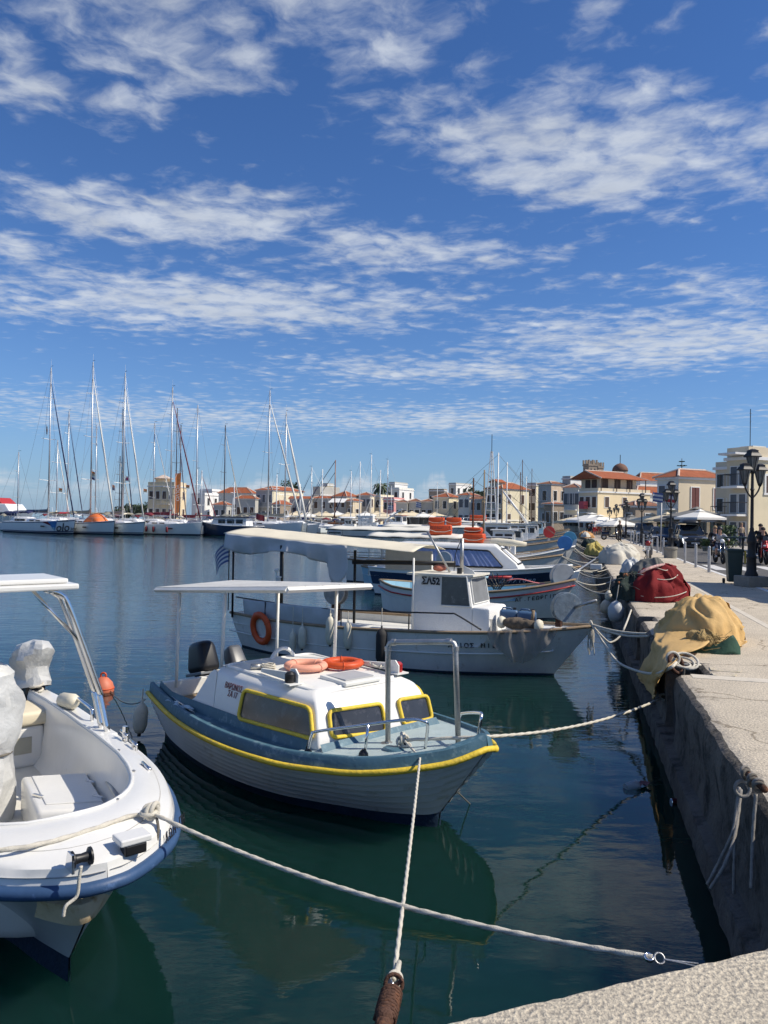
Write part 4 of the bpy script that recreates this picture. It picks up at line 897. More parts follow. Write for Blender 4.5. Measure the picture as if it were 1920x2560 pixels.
f1 = thing('fender', 'white fender lying on the far gunwale of the motorboat beside the grab rail', 'fender', on(A, (-3.85, .97, .83)), PA)
MB().lathe([(.02, -.02), (.05, 0), (.075, .06), (.075, .30), (.05, .36), (.02, .38)], (0, 0, .0), 12, Matrix.Rotation(R(82), 3, 'Y')).build('body', FEND, f1, smooth=True)
cr = rope_thing('small coil of beige rope at the stern corner of the motorboat', resamp(smooth_path([on(A, (-4.55+.07*math.cos(i*1.1), .93+.06*math.sin(i*1.1), .80+.01*i)) for i in range(10)], 4), .02), .012, name='coiled_rope')
# ---------------------------------------------------------------- the row of fishing boats along the quay
BLUEW = mat('bright_blue_paint', (.05, .20, .48), .45, 0, .12, 4, .1, 20)
SKYB = mat('sky_blue_paint', (.32, .52, .62), .5, 0, .08, 4)
NAVYH = mat('navy_hull', (.010, .028, .075), .25, 0, .1, 3)
REDP = mat('red_paint', (.42, .03, .03), .5, 0, .15, 5)
GREYP = mat('grey_hull_paint', (.27, .28, .30), .5, 0, .1, 3)
CURT = mat('blue_curtain', (.30, .36, .56), .8, 0, .12, 8)
GRND = mat('drum_grey', (.34, .36, .38), .45, .2, .12, 6)
TARPW = mat('white_tarp', (.72, .69, .60), .8, 0, .06, 5, .2, 30)
def scale_st(L, b, zb, zm, zs, over, stern=.55):
    T = ((0, stern, .0), (.12, .80, .1), (.27, .96, .2), (.42, 1, .25), (.56, .97, .3), (.68, .88, .36), (.79, .72, .45), (.88, .50, .6), (.95, .27, .8), (1, .025, 1))
    out_ = []
    for t, bb, _ in T:
        z = zm+(zb-zm)*max(0, (t-.38)/.62)**2+(zs-zm)*max(0, (.38-t)/.38)**2
        xd = -L*(1-t); out_.append((xd, b*bb, z, xd-over*max(0, (t-.4)/.6)**1.2*1.0+(.25*over*(1-t/.3) if t < .3 else 0), b*bb*(.86 if t < .7 else lerp(.86, .35, (t-.7)/.3))))
    return out_
def drum(label, loc, rz, m, r=.33, arm=True, group='net drums on the bows'):
    d = thing('net_drum', label, 'net drum', loc, rz, group); c = Vector((0, 0, r+.25)); rt = Matrix.Rotation(R(90), 3, 'X')
    MB().lathe([(.03, -.02), (r*.97, -.02), (r, 0), (r*.97, .02), (r*.4, .03), (r*.4, .16), (r*.97, .17), (r, .19), (r*.97, .21), (.03, .21)], c, 24, rt).build('drum', m, d, smooth=40)
    MB().lathe([(.05, -.06), (.06, -.02)], c, 10, rt).build('hub', RUST, d); MB().box((0, 0, .15), (.14, .16, .5)).build('pedestal', GALV, d, bevel=.01)
    if arm: MB().tube([c+Vector((.1, .1, 0)), c+Vector((.62, .1, .12))], .035, 8).build('roller_arm', GALV, d, smooth=True)
    return d
def orange_box(label, loc, rz, dims=(.75, .5, .32), txt=None, name='life_raft_box', m=ORNG):
    d = thing(name, label, 'life raft', loc, rz, 'orange life rafts'); x, y, z = dims
    MB().box((0, 0, z/2), dims, None, 1.0).build('case', m, d, bevel=.05, smooth=50)
    MB().tube([(-x/2, -y/2-.01, z*.5), (-x*.2, -y/2-.02, z*.3), (x*.2, -y/2-.02, z*.3), (x/2, -y/2-.01, z*.5)], .012, 6).build('grab_line', ROPE, d)
    MB().box((0, 0, z*.52), (x+.02, y+.02, .03)).build('band', m, d)
    if txt: text_on(txt, z*.42, (0, -y/2-.008, z*.72), (1, 0, 0), (0, -1, 0), 'lettering', LETM, d, False, sx=.8)
    return d
def caique(label, tip, phi, L=6.5, b=1.2, z=(1.15, .72, .85), over=.6, hm=None, band=None, house=None, awning=None, mast=None, stem=.0, deckm=None, name='fishing_boat', stern=.45, cap=None, detail=True, strip=None):
    T = thing(name, label, 'boat', (tip.x, tip.y, 0), phi, 'fishing boats moored along the quay'); T['len'] = L
    hm = hm or WHITED; st = scale_st(L, b, z[0], z[1], z[2], over, stern); h, D = make_hull(T, st, hm, NAVYP, pw=.75, lo=.05, draft=.5, nseg=2)
    rail_tube(T, D, .035, cap or WOODP, 'gunwale_cap', .01, .01, 6)
    if band:
        for sd in (-1, 1):
            MB().strip([[sec(s_, a, .75, sd, .012) for a in (band[1], (band[1]+band[2])/2, band[2])] for s_ in D]).build('colour_band', band[0], h, smooth=True)
    if strip:
        rail_tube(T, [(s_[0]-.03, s_[1], s_[2]-.16, 0, 0) for s_ in D], .022, strip, 'painted_strake', 0, 0, 6)
    dk = MB(); dk.strip([[(s_[0], y*(s_[1]-.03), s_[2]-(.28 if s_[0] < -L*.22 else .04)+.03*(1-y*y)) for y in (-1, -.5, 0, .5, 1)] for s_ in D]); dk.build('deck', deckm or WHITED, T)
    ins = MB()
    for sd in (-1, 1): ins.strip([[(s_[0], sd*max(0, s_[1]-.04), s_[2]), (s_[0], sd*max(0, s_[1]-.06), s_[2]-.28)] for s_ in D if s_[0] < -L*.22])
    ins.build('bulwark', deckm or WHITED, T)
    if stem: MB().slab([(.0, 0, z[0]-.1), (.10, 0, z[0]+stem), (-.02, 0, z[0]+stem), (-.22, 0, z[0]-.1)], (0, 1, 0), .10).xf(Matrix.Translation((0, .05, 0))).build('stem_post', WHITED, T)
    if house:
        x0, x1, hw, z0, z1, hm2, rf = house
        w_ = loft_box([(z0, x0, x1, hw, hw*.95), (z0+(z1-z0)*.55, x0, x1, hw, hw*.93), (z1, x0, x1-.12, hw*.96, hw*.9)]).build('wheelhouse', hm2 or WHITED, T, bevel=.015)
        MB().box(((x0+x1)/2, 0, z1+.03), (x1-x0+.24, hw*2+.2, .05)).build('wheelhouse_roof', rf or WHITED, w_, bevel=.01)
        zz0, zz1 = z0+(z1-z0)*.56, z0+(z1-z0)*.9
        for k in range(2):
            xa = lerp(x0, x1, .1+.42*k); xb = lerp(x0, x1, .1+.42*k+.36)
            window(w_, [Vector((xa, -hw*.97, zz0)), Vector((xb, -hw*.97, zz0)), Vector((xb, -hw*.965, zz1)), Vector((xa, -hw*.965, zz1))], (0, -1, 0), .03, .014, GLASSD, WHITE)
        window(w_, [Vector((x1-.0, -hw*.75, zz0)), Vector((x1, hw*.75, zz0)), Vector((x1-.07, hw*.72, zz1)), Vector((x1-.07, -hw*.72, zz1))], (1, 0, .2), .03, .014, GLASSD, WHITE)
    if awning:
        x0, x1, hw, za, am = awning
        MB().grid(lambda u, v: (lerp(x0, x1, u), lerp(-hw, hw, v), za-.12*abs(2*v-1)**2+.015*math.sin(u*25)), 14, 8).build('awning', am, T, smooth=True, solid=.03)
        for x in (x0+.1, (x0+x1)/2, x1-.1):
            for sd in (-1, 1): MB().tube([(x, sd*hw*.95, .6), (x, sd*hw*.95, za-.12)], .022, 6).build('awning_post', GALV, T)
        for sd in (-1, 1): MB().tube([(x0, sd*hw*.97, za-.14), (x1, sd*hw*.97, za-.14)], .025, 6).build('awning_rail', BLACK, T)
        for sd in (-1, 1): MB().tube([(x0, sd*b*.8, 1.15), (x1, sd*b*.9, 1.12)], .016, 6).build('guard_rail', GALV, T)
    if mast:
        for (x, h_, m_) in mast:
            k = MB().tube([(x, 0, .6), (x, 0, h_)], [.055, .035], 8).build('mast', m_, T, smooth=True)
            MB().tube([(x, 0, h_-.1), (-L*.95, 0, 1.2)], .008, 4).build('stay', ROPED, k); MB().tube([(x, 0, h_-.1), (-.1, 0, z[0])], .008, 4).build('stay', ROPED, k)
    return T
def bowtip(depth, v_off, zb):  # a bow lying v_off metres off the quay edge at camera depth
    x = .2484*depth+1.125-v_off; return Vector((x, depth, zb))

D1 = caique('white double-ended rowing caique with blue inside and red strake', W(1440, 1447, 1.12), R(-20), 5.6, 1.05, (1.10, .68, .85), .45, WHITED, deckm=SKYB, stem=.22, stern=.03, strip=REDP)
E0 = frame_of(D1)
hull_text(D1, dense(scale_st(5.6, 1.05, 1.10, .68, .85, .45, .03), 3), 'ΑΓ.ΓΕΩΡΓΙΟΣ', -1.45, -.42, .66, .75, .14, LETK)
o = thing('oar_bundle', 'two pale blue oars with red tips laid along the white caique', 'oars', on(D1, (-3.2, -.3, .98)), R(-20))
for y in (0, .12):
    MB().tube([(-1.2, y, 0), (.9, y, .10)], .025, 8).build('oar_shaft', SKYB, o, smooth=True); MB().tube([(.9, y, .1), (1.5, y, .13)], .035, 8).build('oar_tip', REDP, o, smooth=True)
o = thing('pot_stack', 'tangle of black hooks and sticks piled on the white caique', 'fishing gear', on(D1, (-2.1, -.15, .75)))
for i in range(14):
    a = i*.45; MB().tube([(.1*math.cos(a), .1*math.sin(a), 0), (.32*math.cos(a+1), .32*math.sin(a+1), .35+.1*math.sin(i))], .012, 5).build('stick', BLACK, o)
drum('large grey net drum on the bow of the white caique', on(D1, (-.42, .1, .62)), R(10), GRND, .32)
drum('grey net drum near the wheelhouse front of the awning boat', on(D1, (-3.75, .35, 1.05)), R(-10), GRND, .22, False)
o = thing('red_rag', 'pinkish red cloth strip tied over the bow of the white caique', 'cloth', on(D1, (-1.3, -.25, 1.02)), R(-15))
MB().grid(lambda u, v: (-.5+u, -.06+.12*v+.04*math.sin(u*8), .05*math.sin(u*5)+.02*math.sin(v*9)), 16, 4).build('cloth', mat('pink_rag', (.50, .16, .16), .9), o, solid=.004)
fender('fender', 'round cream fender sitting inside the white caique', on(D1, (-2.9, .1, .75)), FEND, .36, .12, .1)

E1 = caique('white cabin cruiser with navy hull band and blue curtains', W(1430, 1412, 1.22), R(-17), 6.9, 1.25, (1.20, .95, .95), .9, WHITE, band=(NAVYH, .40, .86), cap=WHITE, deckm=WHITE)
M1 = frame_of(E1)
cb = loft_box([(.92, -5.9, -1.55, .95, .74), (1.25, -5.9, -1.75, .93, .72), (1.78, -5.85, -2.40, .84, .66), (1.86, -5.8, -2.50, .78, .58)]).build('cabin', WHITE, E1, bevel=.05, smooth=50, seg=3)
sn = Vector((0, -1, .2)).normalized()
wc = [Vector((-5.2, -.935, 1.10)), Vector((-2.15, -.80, 1.10)), Vector((-2.65, -.735, 1.64)), Vector((-5.1, -.865, 1.70))]
f_ = MB().tube(round_poly(wc, .1)+[round_poly(wc, .1)[0]], .03, 8).build('window', BLACK, cb, smooth=True)
MB().grid(lambda u, v: (wc[3].lerp(wc[2], u)*(1-v)+wc[0].lerp(wc[1], u)*v)+Vector((0, -.006+.014*math.sin(u*95+math.sin(u*23)*2), 0)), 110, 4).build('curtain', CURT, f_, smooth=True)
window(cb, [Vector((-1.72, -.60, 1.2)), Vector((-1.72, .60, 1.2)), Vector((-2.30, .5, 1.68)), Vector((-2.30, -.5, 1.68))], (1, 0, .9), .06, .03, mat('screen_glass', (.16, .20, .34), .1), BLACK)
hull_text(E1, dense(scale_st(6.9, 1.25, 1.2, .95, .95, .9, .45), 3), 'Καλλιόπη', -2.2, -1.2, .66, .75, .20, mat('letter_pale', (.5, .55, .62), .5), .035, .3)
orange_box('orange life raft box, lower of two stacked on the cabin cruiser roof', on(E1, (-3.3, .1, 1.87)), R(-17), (.72, .55, .32))
orange_box('orange life raft box on top of another on the cabin cruiser roof', on(E1, (-3.34, .15, 2.20)), R(-17), (.6, .45, .2))
o = thing('canvas_roll', 'rolled cream canvas lying on the cabin cruiser roof', 'canvas', on(E1, (-2.3, 0, 1.80)), R(-17)); MB().tube([(-.8, 0, .1), (-.2, .05, .12), (.3, 0, .1), (.8, .03, .06)], [.1, .14, .12, .07], 10).build('roll', CANV, o, smooth=True)
MB().tube(smooth_path([(-.4, -.14, .05), (-.38, 0, .26), (-.36, .14, .05)], 5), .008, 5).build('lashing', ROPE, o)

# boats standing further along, each with its own look: depth, offset from the quay, heading...
GRN = mat('teal_paint', (.10, .22, .22), .5)
E2 = caique('pale blue double-ender with long white awning and black rails', bowtip(27.3, .9, 1.1), R(-13), 8.0, 1.25, (1.05, .7, .85), .6, SKYB, house=(-3.9, -3.1, .5, .6, 1.60, SKYB, GRN), awning=(-7.6, -4.1, 1.05, 2.12, TARPW), stern=.1)
orange_box('orange crate lettered in maroon standing on the long white awning', on(E2, (-4.95, -.45, 2.10)), R(-8), (.80, .45, .36), 'ΑΓ.ΓΕΩΡΓΙΟΣ')
E3 = caique('white fishing boat under a flat white awning with black edge rails', bowtip(31.0, 1.6, 1.3), R(-12), 9.0, 1.4, (1.3, .85, .95), .7, WHITED, house=(-4.6, -3.4, .6, .7, 1.9, None, None), awning=(-9.6, -4.8, 1.2, 2.30, TARPW))
F1 = caique('white caique with grey deckhouse and blue net drums at its bow', bowtip(34.5, 1.1, 1.55), R(-14), 7.6, 1.35, (1.55, .85, 1.0), .7, WHITED, house=(-4.4, -2.9, .7, .7, 1.85, GREYP, GREYP), stem=.3, mast=[(-4.6, 4.6, RUST)], cap=WHITE)
drum('bright blue net drum lowest at the bow of the grey-house caique', on(F1, (-.45, -.25, 1.12)), R(-5), BLUEW, .32, False)
drum('sky blue net drum standing higher behind the bright blue one', on(F1, (-.25, .35, 1.35)), R(-5), mat('cyan_paint', (.08, .30, .45), .5), .30, False)
F2 = caique('white caique with white wheelhouse and dark window beside the quay', bowtip(38, 1.4, 1.5), R(-12), 7.2, 1.3, (1.5, .85, 1.0), .6, WHITED, house=(-3.7, -2.6, .6, .7, 2.15, WHITE, WHITE), mast=[(-4.2, 5.2, WOODP)], strip=BLUEW)
o = thing('red_dinghy', 'small red tender resting across the white caique', 'dinghy', on(F2, (-4.9, -.3, 1.15)), R(-5)); hD, dD = make_hull(o, scale_st(1.9, .45, .40, .32, .34, .2, .6), REDP, REDP, nseg=1, draft=.02); 
F3 = caique('long white trawler with lattice mast and orange rafts on its awning', bowtip(44, 1.3, 1.6), R(-10), 10.5, 1.7, (1.7, 1.0, 1.15), .8, WHITED, house=(-5.0, -3.4, .8, .8, 2.45, WHITE, WHITE), awning=(-10.8, -5.2, 1.4, 2.32, TARPW), mast=[(-4.2, 6.6, WHITE)])
orange_box('left of two round orange life rafts on the trawler awning', on(F3, (-7.7, -.5, 2.33)), R(-8), (.9, .7, .45)); orange_box('right of two round orange life rafts on the trawler awning', on(F3, (-6.7, -.4, 2.33)), R(-8), (.85, .7, .45))
lat = thing('lattice_mast', 'white lattice mast with ladder rungs standing on the long trawler', 'mast', on(F3, (-4.6, .3, 2.5)), R(-10))
for sx_, sy_ in ((-1, -1), (1, -1), (0, 1)): MB().tube([(.35*sx_, .3*sy_, 0), (.05*sx_, .05*sy_, 4.2)], .03, 6).build('leg', WHITE, lat)
for i in range(9):
    z_ = .3+i*.45; k_ = 1-z_/4.4; MB().tube([(-.35*k_, -.3*k_, z_), (.35*k_, -.3*k_, z_), (0, .3*k_, z_), (-.35*k_, -.3*k_, z_)], .02, 5).build('rung', WHITE, lat)
MB().tube([(0, 0, 4.1), (0, 0, 5.2)], .02, 5).build('antenna', BLACK, lat)
F4 = caique('white caique with red net drum and blue trim farther along the quay', bowtip(51, 1.5, 1.55), R(-9), 7.5, 1.4, (1.55, .9, 1.05), .7, WHITED, house=(-4.2, -3.0, .65, .8, 2.1, WHITE, WHITE), strip=BLUEW, mast=[(-4.4, 4.8, WOODP)])
drum('red net drum on the bow farther along the quay', on(F4, (-1.3, 0, 1.3)), R(0), REDP, .38, False)
F5 = caique('white trawler with orange raft box and slanting white boom', bowtip(59, 1.5, 1.6), R(-8), 9.5, 1.6, (1.7, 1.0, 1.15), .8, WHITED, house=(-4.6, -3.2, .75, .9, 2.4, WHITE, WHITE), awning=(-9.6, -4.9, 1.3, 2.6, TARPW), mast=[(-4.8, 7.2, WHITE)])
orange_box('dull orange raft box on the second trawler awning', on(F5, (-7.0, -.3, 2.62)), R(-5), (1.3, .8, .42))
bo = thing('cargo_boom', 'thick slanting white boom on the second trawler', 'boom', on(F5, (-3.2, -.2, 2.45)), R(-8)); MB().tube([(0, 0, 0), (-2.0, 0, 2.6)], [.10, .07], 8).build('boom', WHITE, bo, smooth=True)
F6 = caique('white caique with black bulwark stripe among the far quay boats', bowtip(68, 1.5, 1.5), R(-8), 8, 1.4, (1.5, .9, 1.05), .7, WHITED, house=(-4.2, -3.0, .7, .8, 2.2, WHITE, WHITE), mast=[(-4.4, 7.0, RUST)], strip=BLACK, band=(PAINTG, .75, .98))
F7 = caique('white fishing boat with rust-red mast near the parasols', bowtip(79, 1.6, 1.5), R(-7), 9, 1.5, (1.6, .95, 1.1), .7, WHITED, house=(-4.6, -3.2, .8, .9, 2.4, WHITE, WHITE), awning=(-8.8, -5, 1.3, 2.7, CANV), mast=[(-4.9, 9.0, RUST)])
F8 = caique('white boat with pale green deckhouse at the end of the quay row', bowtip(92, 1.7, 1.6), R(-6), 9.5, 1.6, (1.7, 1.0, 1.15), .8, WHITED, house=(-4.9, -3.2, .8, .9, 2.5, SKYB, WHITE), mast=[(-5.2, 8.0, WHITE)])
F9 = caique('far white boat with dark hull band at the end of the quay row', bowtip(107, 1.7, 1.6), R(-5), 10, 1.7, (1.7, 1.05, 1.2), .8, WHITED, house=(-5.2, -3.5, .9, .9, 2.6, WHITE, WHITE), mast=[(-5.4, 10.0, RUST), (-2.4, 6, WHITE)], band=(NAVYH, .5, .95), awning=(-9.9, -5.6, 1.4, 2.8, CANV))
F10 = caique('white trawler with crane arm moored out past the quay row', Vector((15, 128, 1.7)), R(-20), 12, 2.0, (1.9, 1.2, 1.4), .9, WHITED, house=(-6.2, -4.0, 1.1, 1.1, 3.2, WHITE, WHITE), mast=[(-6.4, 9, WHITE)], awning=(-11.8, -6.6, 1.6, 3.1, TARPW))
F11 = caique('red-trimmed white trawler moored left of the crane trawler', Vector((7, 122, 1.7)), R(-24), 12, 2.0, (1.9, 1.2, 1.4), .9, WHITED, house=(-6.2, -4.0, 1.1, 1.1, 3.2, WHITE, REDP), mast=[(-6.4, 8, WHITE)], strip=REDP)
F12 = caique('white boat piled with foam boxes in the harbour middle', Vector((3, 112, 1.6)), R(-22), 10, 1.8, (1.7, 1.1, 1.3), .8, WHITED, house=(-9.2, -8.0, .9, 1, 2.4, WHITE, WHITE), strip=REDP)
k_ = 0
for i in range(4):
    for j in range(5-i//2):
        tg = thing('foam_box', 'white foam fish box, %s row of the pile, %s from left' % (('bottom', 'second', 'third', 'top')[i], ('first', 'second', 'third', 'fourth', 'fifth')[j]), 'box', on(F12, (-6.9+j*.62, -.2, 1.1+i*.5)), R(-22), 'foam fish boxes')
        MB().box((0, 0, .25), (.58, .8, .46)).build('box', WHITE, tg, bevel=.04)
o = thing('blue_box', 'bright blue crate on the harbour boat beside the foam boxes', 'crate', on(F12, (-3.4, -.2, 1.1)), R(-22)); MB().box((0, 0, .3), (1.1, .9, .6), None, .92).build('crate', BLUEW, o, bevel=.04); MB().box((0, 0, .6), (1.2, 1.0, .06)).build('rim', BLUEW, o)
o = thing('crane_arm', 'white crane arm slanting over the harbour boat', 'crane', on(F12, (-3.0, 0, 1.2)), R(-22)); MB().tube([(0, 0, 0), (0, 0, 1.2)], .12, 8).build('post', WHITE, o); MB().tube([(0, 0, 1.2), (2.6, 0, 2.9)], .1, 8).build('arm', WHITE, o)
# ---------------------------------------------------------------- yachts lying at the mole
YW = mat('yacht_white', (.80, .80, .79), .25, 0, .03, 1)
YG = mat('yacht_grey_white', (.66, .70, .69), .3, 0, .04, 1)
ALU = mat('mast_alloy', (.55, .56, .57), .4, .6, .05, 1)
ALUD = mat('dark_mast', (.10, .11, .13), .4, .5, .05, 1)
SAILN = mat('navy_sail_cover', (.018, .025, .09), .8, 0, .1, 2)
SAILW = mat('white_furled_sail', (.74, .72, .66), .8, 0, .05, 2)
SAILM = mat('maroon_cover', (.17, .02, .03), .8, 0, .1, 2)
CANVG = mat('grey_green_canvas', (.26, .25, .20), .85, 0, .1, 2)
ORTENT = mat('orange_tent', (.80, .19, .05), .75, 0, .06, 2)
WIRE = mat('rig_wire', (.30, .31, .33), .4, .5, .05, 1)
BRWN = mat('varnished_mast', (.24, .09, .04), .4, 0, .15, 2)
VARN = mat('varnished_wood', (.33, .14, .05), .4, 0, .15, 2)
def wire(t, a, b, r=.014, name='shroud', m=None): return MB().tube([a, b], r, 4, cap=False).build(name, m or WIRE, t)
def yacht(label, px, ytop, D, phi=R(-57), L=13.5, hm=YW, furl=SAILW, boomc=SAILN, mastm=ALU, full=True, antenna=True, name='sailing_yacht', hood=None, fr=.10, base=None, stripe=None, mh=None, group='sailing yachts along the mole'):
    o = base or WY(px, 1330, D); H = mh or WY(px, ytop, D).z
    T = thing(name, label, 'sailing yacht', (o.x, o.y, 0), phi, group)
    b = L*.145; xb = .42*L
    st = [(s_[0]+xb, s_[1], s_[2], s_[3]+xb, s_[4]) for s_ in scale_st(L, b, 1.85*L/14, 1.45*L/14, 1.4*L/14, .35, .82)]
    h, Dn = make_hull(T, st, hm, NAVYP, pw=.5, lo=.10, draft=.5, nseg=1)
    MB().strip([[(s_[0], y*(s_[1]-.02), s_[2]+.06*(1-y*y)) for y in (-1, -.5, 0, .5, 1)] for s_ in Dn]).build('deck', YW, T)
    if stripe:
        for sd in (-1, 1): MB().strip([[sec(s_, a, .5, sd, .015) for a in (.90, .95)] for s_ in Dn]).build('sheer_stripe', stripe, h)
        for sd in (-1, 1): MB().strip([[sec(s_, a, .5, sd, .015) for a in (.13, .20)] for s_ in Dn]).build('boot_stripe', stripe, h)
    zd = 1.46*L/14
    c = loft_box([(zd-.05, -.22*L, .16*L, b*.62, b*.42), (zd+.28, -.215*L, .13*L, b*.58, b*.36), (zd+.42, -.20*L, .05*L, b*.5, b*.3)]).build('coachroof', YW, T, bevel=.06, smooth=50)
    mk = MB().tube([(0, 0, zd+.2), (0, 0, H)], [.12 if full else .10, .075], 8).build('mast', mastm, T, smooth=True)
    nsp = 2 if H < 15 else 3
    for i in range(nsp):
        zs = lerp(zd, H, (i+1)/(nsp+.75)); w_ = b*.62*(1-.18*i)
        MB().tube([(-.25, -w_, zs+.12), (0, 0, zs), (-.25, w_, zs+.12)], .035, 5).build('spreader', mastm, mk)
    for sd in (-1, 1):
        w1 = b*.62; zs = lerp(zd, H, 1/(nsp+.75))
        wire(mk, (-.3, sd*b*.9, zd), (-.25, sd*w1, zs+.12)); wire(mk, (-.25, sd*w1, zs+.12), (0, 0, H*.94))
        if full: wire(mk, (-.1, sd*b*.85, zd), (0, 0, zs))
    wire(mk, (-.54*L, 0, zd), (0, 0, H-.1), name='backstay'); wire(mk, (xb-.2, 0, zd+.3), (0, 0, H-.15), name='forestay')
    if furl:
        a, e = Vector((xb-.35, 0, zd+.75)), Vector((.15, 0, H*.90)); MB().tube([a, a.lerp(e, .25), a.lerp(e, .7), e], [fr*.8, fr, fr*.7, fr*.35], 7).build('furled_jib', furl, T, smooth=True)
    bm_ = MB().tube([(-.1, 0, zd+1.15), (-.36*L, 0, zd+1.35)], .09, 7).build('boom', mastm, T, smooth=True)
    if boomc: MB().tube([(.05, 0, zd+2.0), (-.1, 0, zd+1.5), (-.15*L, 0, zd+1.45), (-.35*L, 0, zd+1.5)], [.10, .24, .2, .13], 8).build('sail_cover', boomc, bm_, smooth=True)
    if antenna: MB().tube([(0, 0, H), (0, 0, H+1.1)], .012, 4).build('antenna', YW, mk); MB().box((.2, 0, H+.2), (.5, .02, .05)).build('wind_vane', BLACK, mk)
    if full:
        MB().tube([(xb-1.4, -b*.45, zd+.1), (xb-1.3, -b*.43, zd+.8), (xb-.15, 0, zd+.95), (xb-1.3, b*.43, zd+.8), (xb-1.4, b*.45, zd+.1)], .02, 5).build('pulpit', STEEL, T)
        for sd in (-1, 1):
            ll = MB().tube([(xb-1.3, sd*b*.45, zd+.75), (0, sd*b*.95, zd+.65), (-.5*L, sd*b*.85, zd+.65)], .012, 4).build('lifeline', STEEL, T)
            for x in (.25*L, .1*L, -.08*L, -.25*L, -.42*L): MB().tube([(x, sd*b*.9, zd), (x, sd*b*.9, zd+.68)], .014, 4).build('stanchion', STEEL, ll)
        for sd in (-1, 1):
            for x0 in (-.16, -.06): MB().box(((x0+.03)*L, sd*b*.605, zd+.15), (.07*L, .02, .16)).build('cabin_window', BLACK, c)
        MB().box((.12*L, -b*.93+.03, zd*.62), (.9, .03, .18)).build('hull_window', BLACK, h)
    if hood:
        MB().grid(lambda u, v: (lerp(-.20*L, -.33*L, u), lerp(-b*.55, b*.55, v), zd+.5+1.2*math.sin(math.pi*(.18+.64*v))**.5*(.75+.25*math.sin(u*math.pi))-.1), 6, 8).build('sprayhood', hood, T, smooth=True, solid=.02)
    return T
Y1 = yacht('white sailing yacht with painted blue and red sail graphic and navy furled jib', 120, 919, 104, R(-34), 14.5, furl=SAILN, boomc=ALUD, stripe=SAILN, hood=SAILN)
M = frame_of(Y1)
st1 = [(s_[0]+.42*14.5, s_[1], s_[2], s_[3]+.42*14.5, s_[4]) for s_ in scale_st(14.5, 14.5*.145, 1.92, 1.5, 1.45, .35, .82)]
DY = dense(st1, 3)
def on_hull(x, a): q = hull_pt(DY, x, a, .5); return q+Vector((0, -.03, 0))
for cols, pts in ((SAILM, ((1.2, .95), (2.6, .95), (2.9, .62))), (BLUEW, ((2.7, .95), (4.0, .95), (3.3, .25), (2.9, .55))), (SKYB, ((3.0, .45), (3.6, .50), (3.3, .22)))):
    q = [on_hull(x, a) for x, a in pts]; n = (q[1]-q[0]).cross(q[2]-q[0]).normalized(); n = -n if n.y > 0 else n
    MB().slab([p+n*.03 for p in q], n, .02).build('hull_graphic', cols, Y1)
for tx, x, a, sz in (('olo', 4.6, .45, 1.5), ('SETTLER', 5.0, .92, .22), ('30Y', 5.75, .32, .55)):
    p0, p1_ = on_hull(x-.4, a), on_hull(min(6.0, x+.3), a); d = (p1_-p0).normalized(); n = Vector((d.y, -d.x, 0)); text_on(tx, sz, on_hull(x, a)+n*.10, d, n, 'lettering', LETK, Y1, False, depth=.02, bold=.01 if tx == 'olo' else 0, shear=.15)
Y2 = yacht('white sailing yacht with orange half-round deck tent', 225, 905, 104, R(-38), 14, hm=YG, furl=SAILW, boomc=CANVG, stripe=SAILN, fr=.13, hood=CANVG)
MB().grid(lambda u, v: (lerp(-.6, 3.6, u), lerp(-1.1, 1.1, v), 1.25+1.55*math.sin(math.pi*u)**.6*math.sin(math.pi*v)**.5), 14, 10).build('deck_tent', ORTENT, Y2, smooth=True, solid=.02)
Y3 = yacht('white sailing yacht with rose emblem flag aloft and broad bow', 306, 932, 104, R(-42), 13.5, furl=SAILW, boomc=CANVG, fr=.12, hood=CANVG, hm=YG, stripe=ALUD)
Y4 = yacht('white sailing yacht with maroon mainsail cover and maroon furled jib', 425, 968, 106, R(-27), 13.5, hm=YG, furl=SAILM, boomc=SAILM, hood=SAILM)
for i, (x, lab) in enumerate(((-2.4, 'maroon fender nearest the stern of the maroon-covered yacht'), (-1.1, 'middle maroon fender on the maroon-covered yacht'), (1.3, 'maroon fender nearest the bow of the maroon-covered yacht'))):
    fender('fender', lab, on(Y4, (x, -2.05, .35)), SAILM, .75, .16, .3, 'maroon fenders')
Y7 = yacht('large white sailing yacht behind the cream awning with two-spreader mast', 669, 976, 110, R(-32), 15, furl=SAILW, boomc=CANVG, fr=.15, hood=CANVG)
Y8 = yacht('white sailing yacht with thick white furled jib right of the largest one', 711, 1030, 112, R(-50), 14, hm=YG, furl=SAILW, boomc=CANVG, fr=.2)
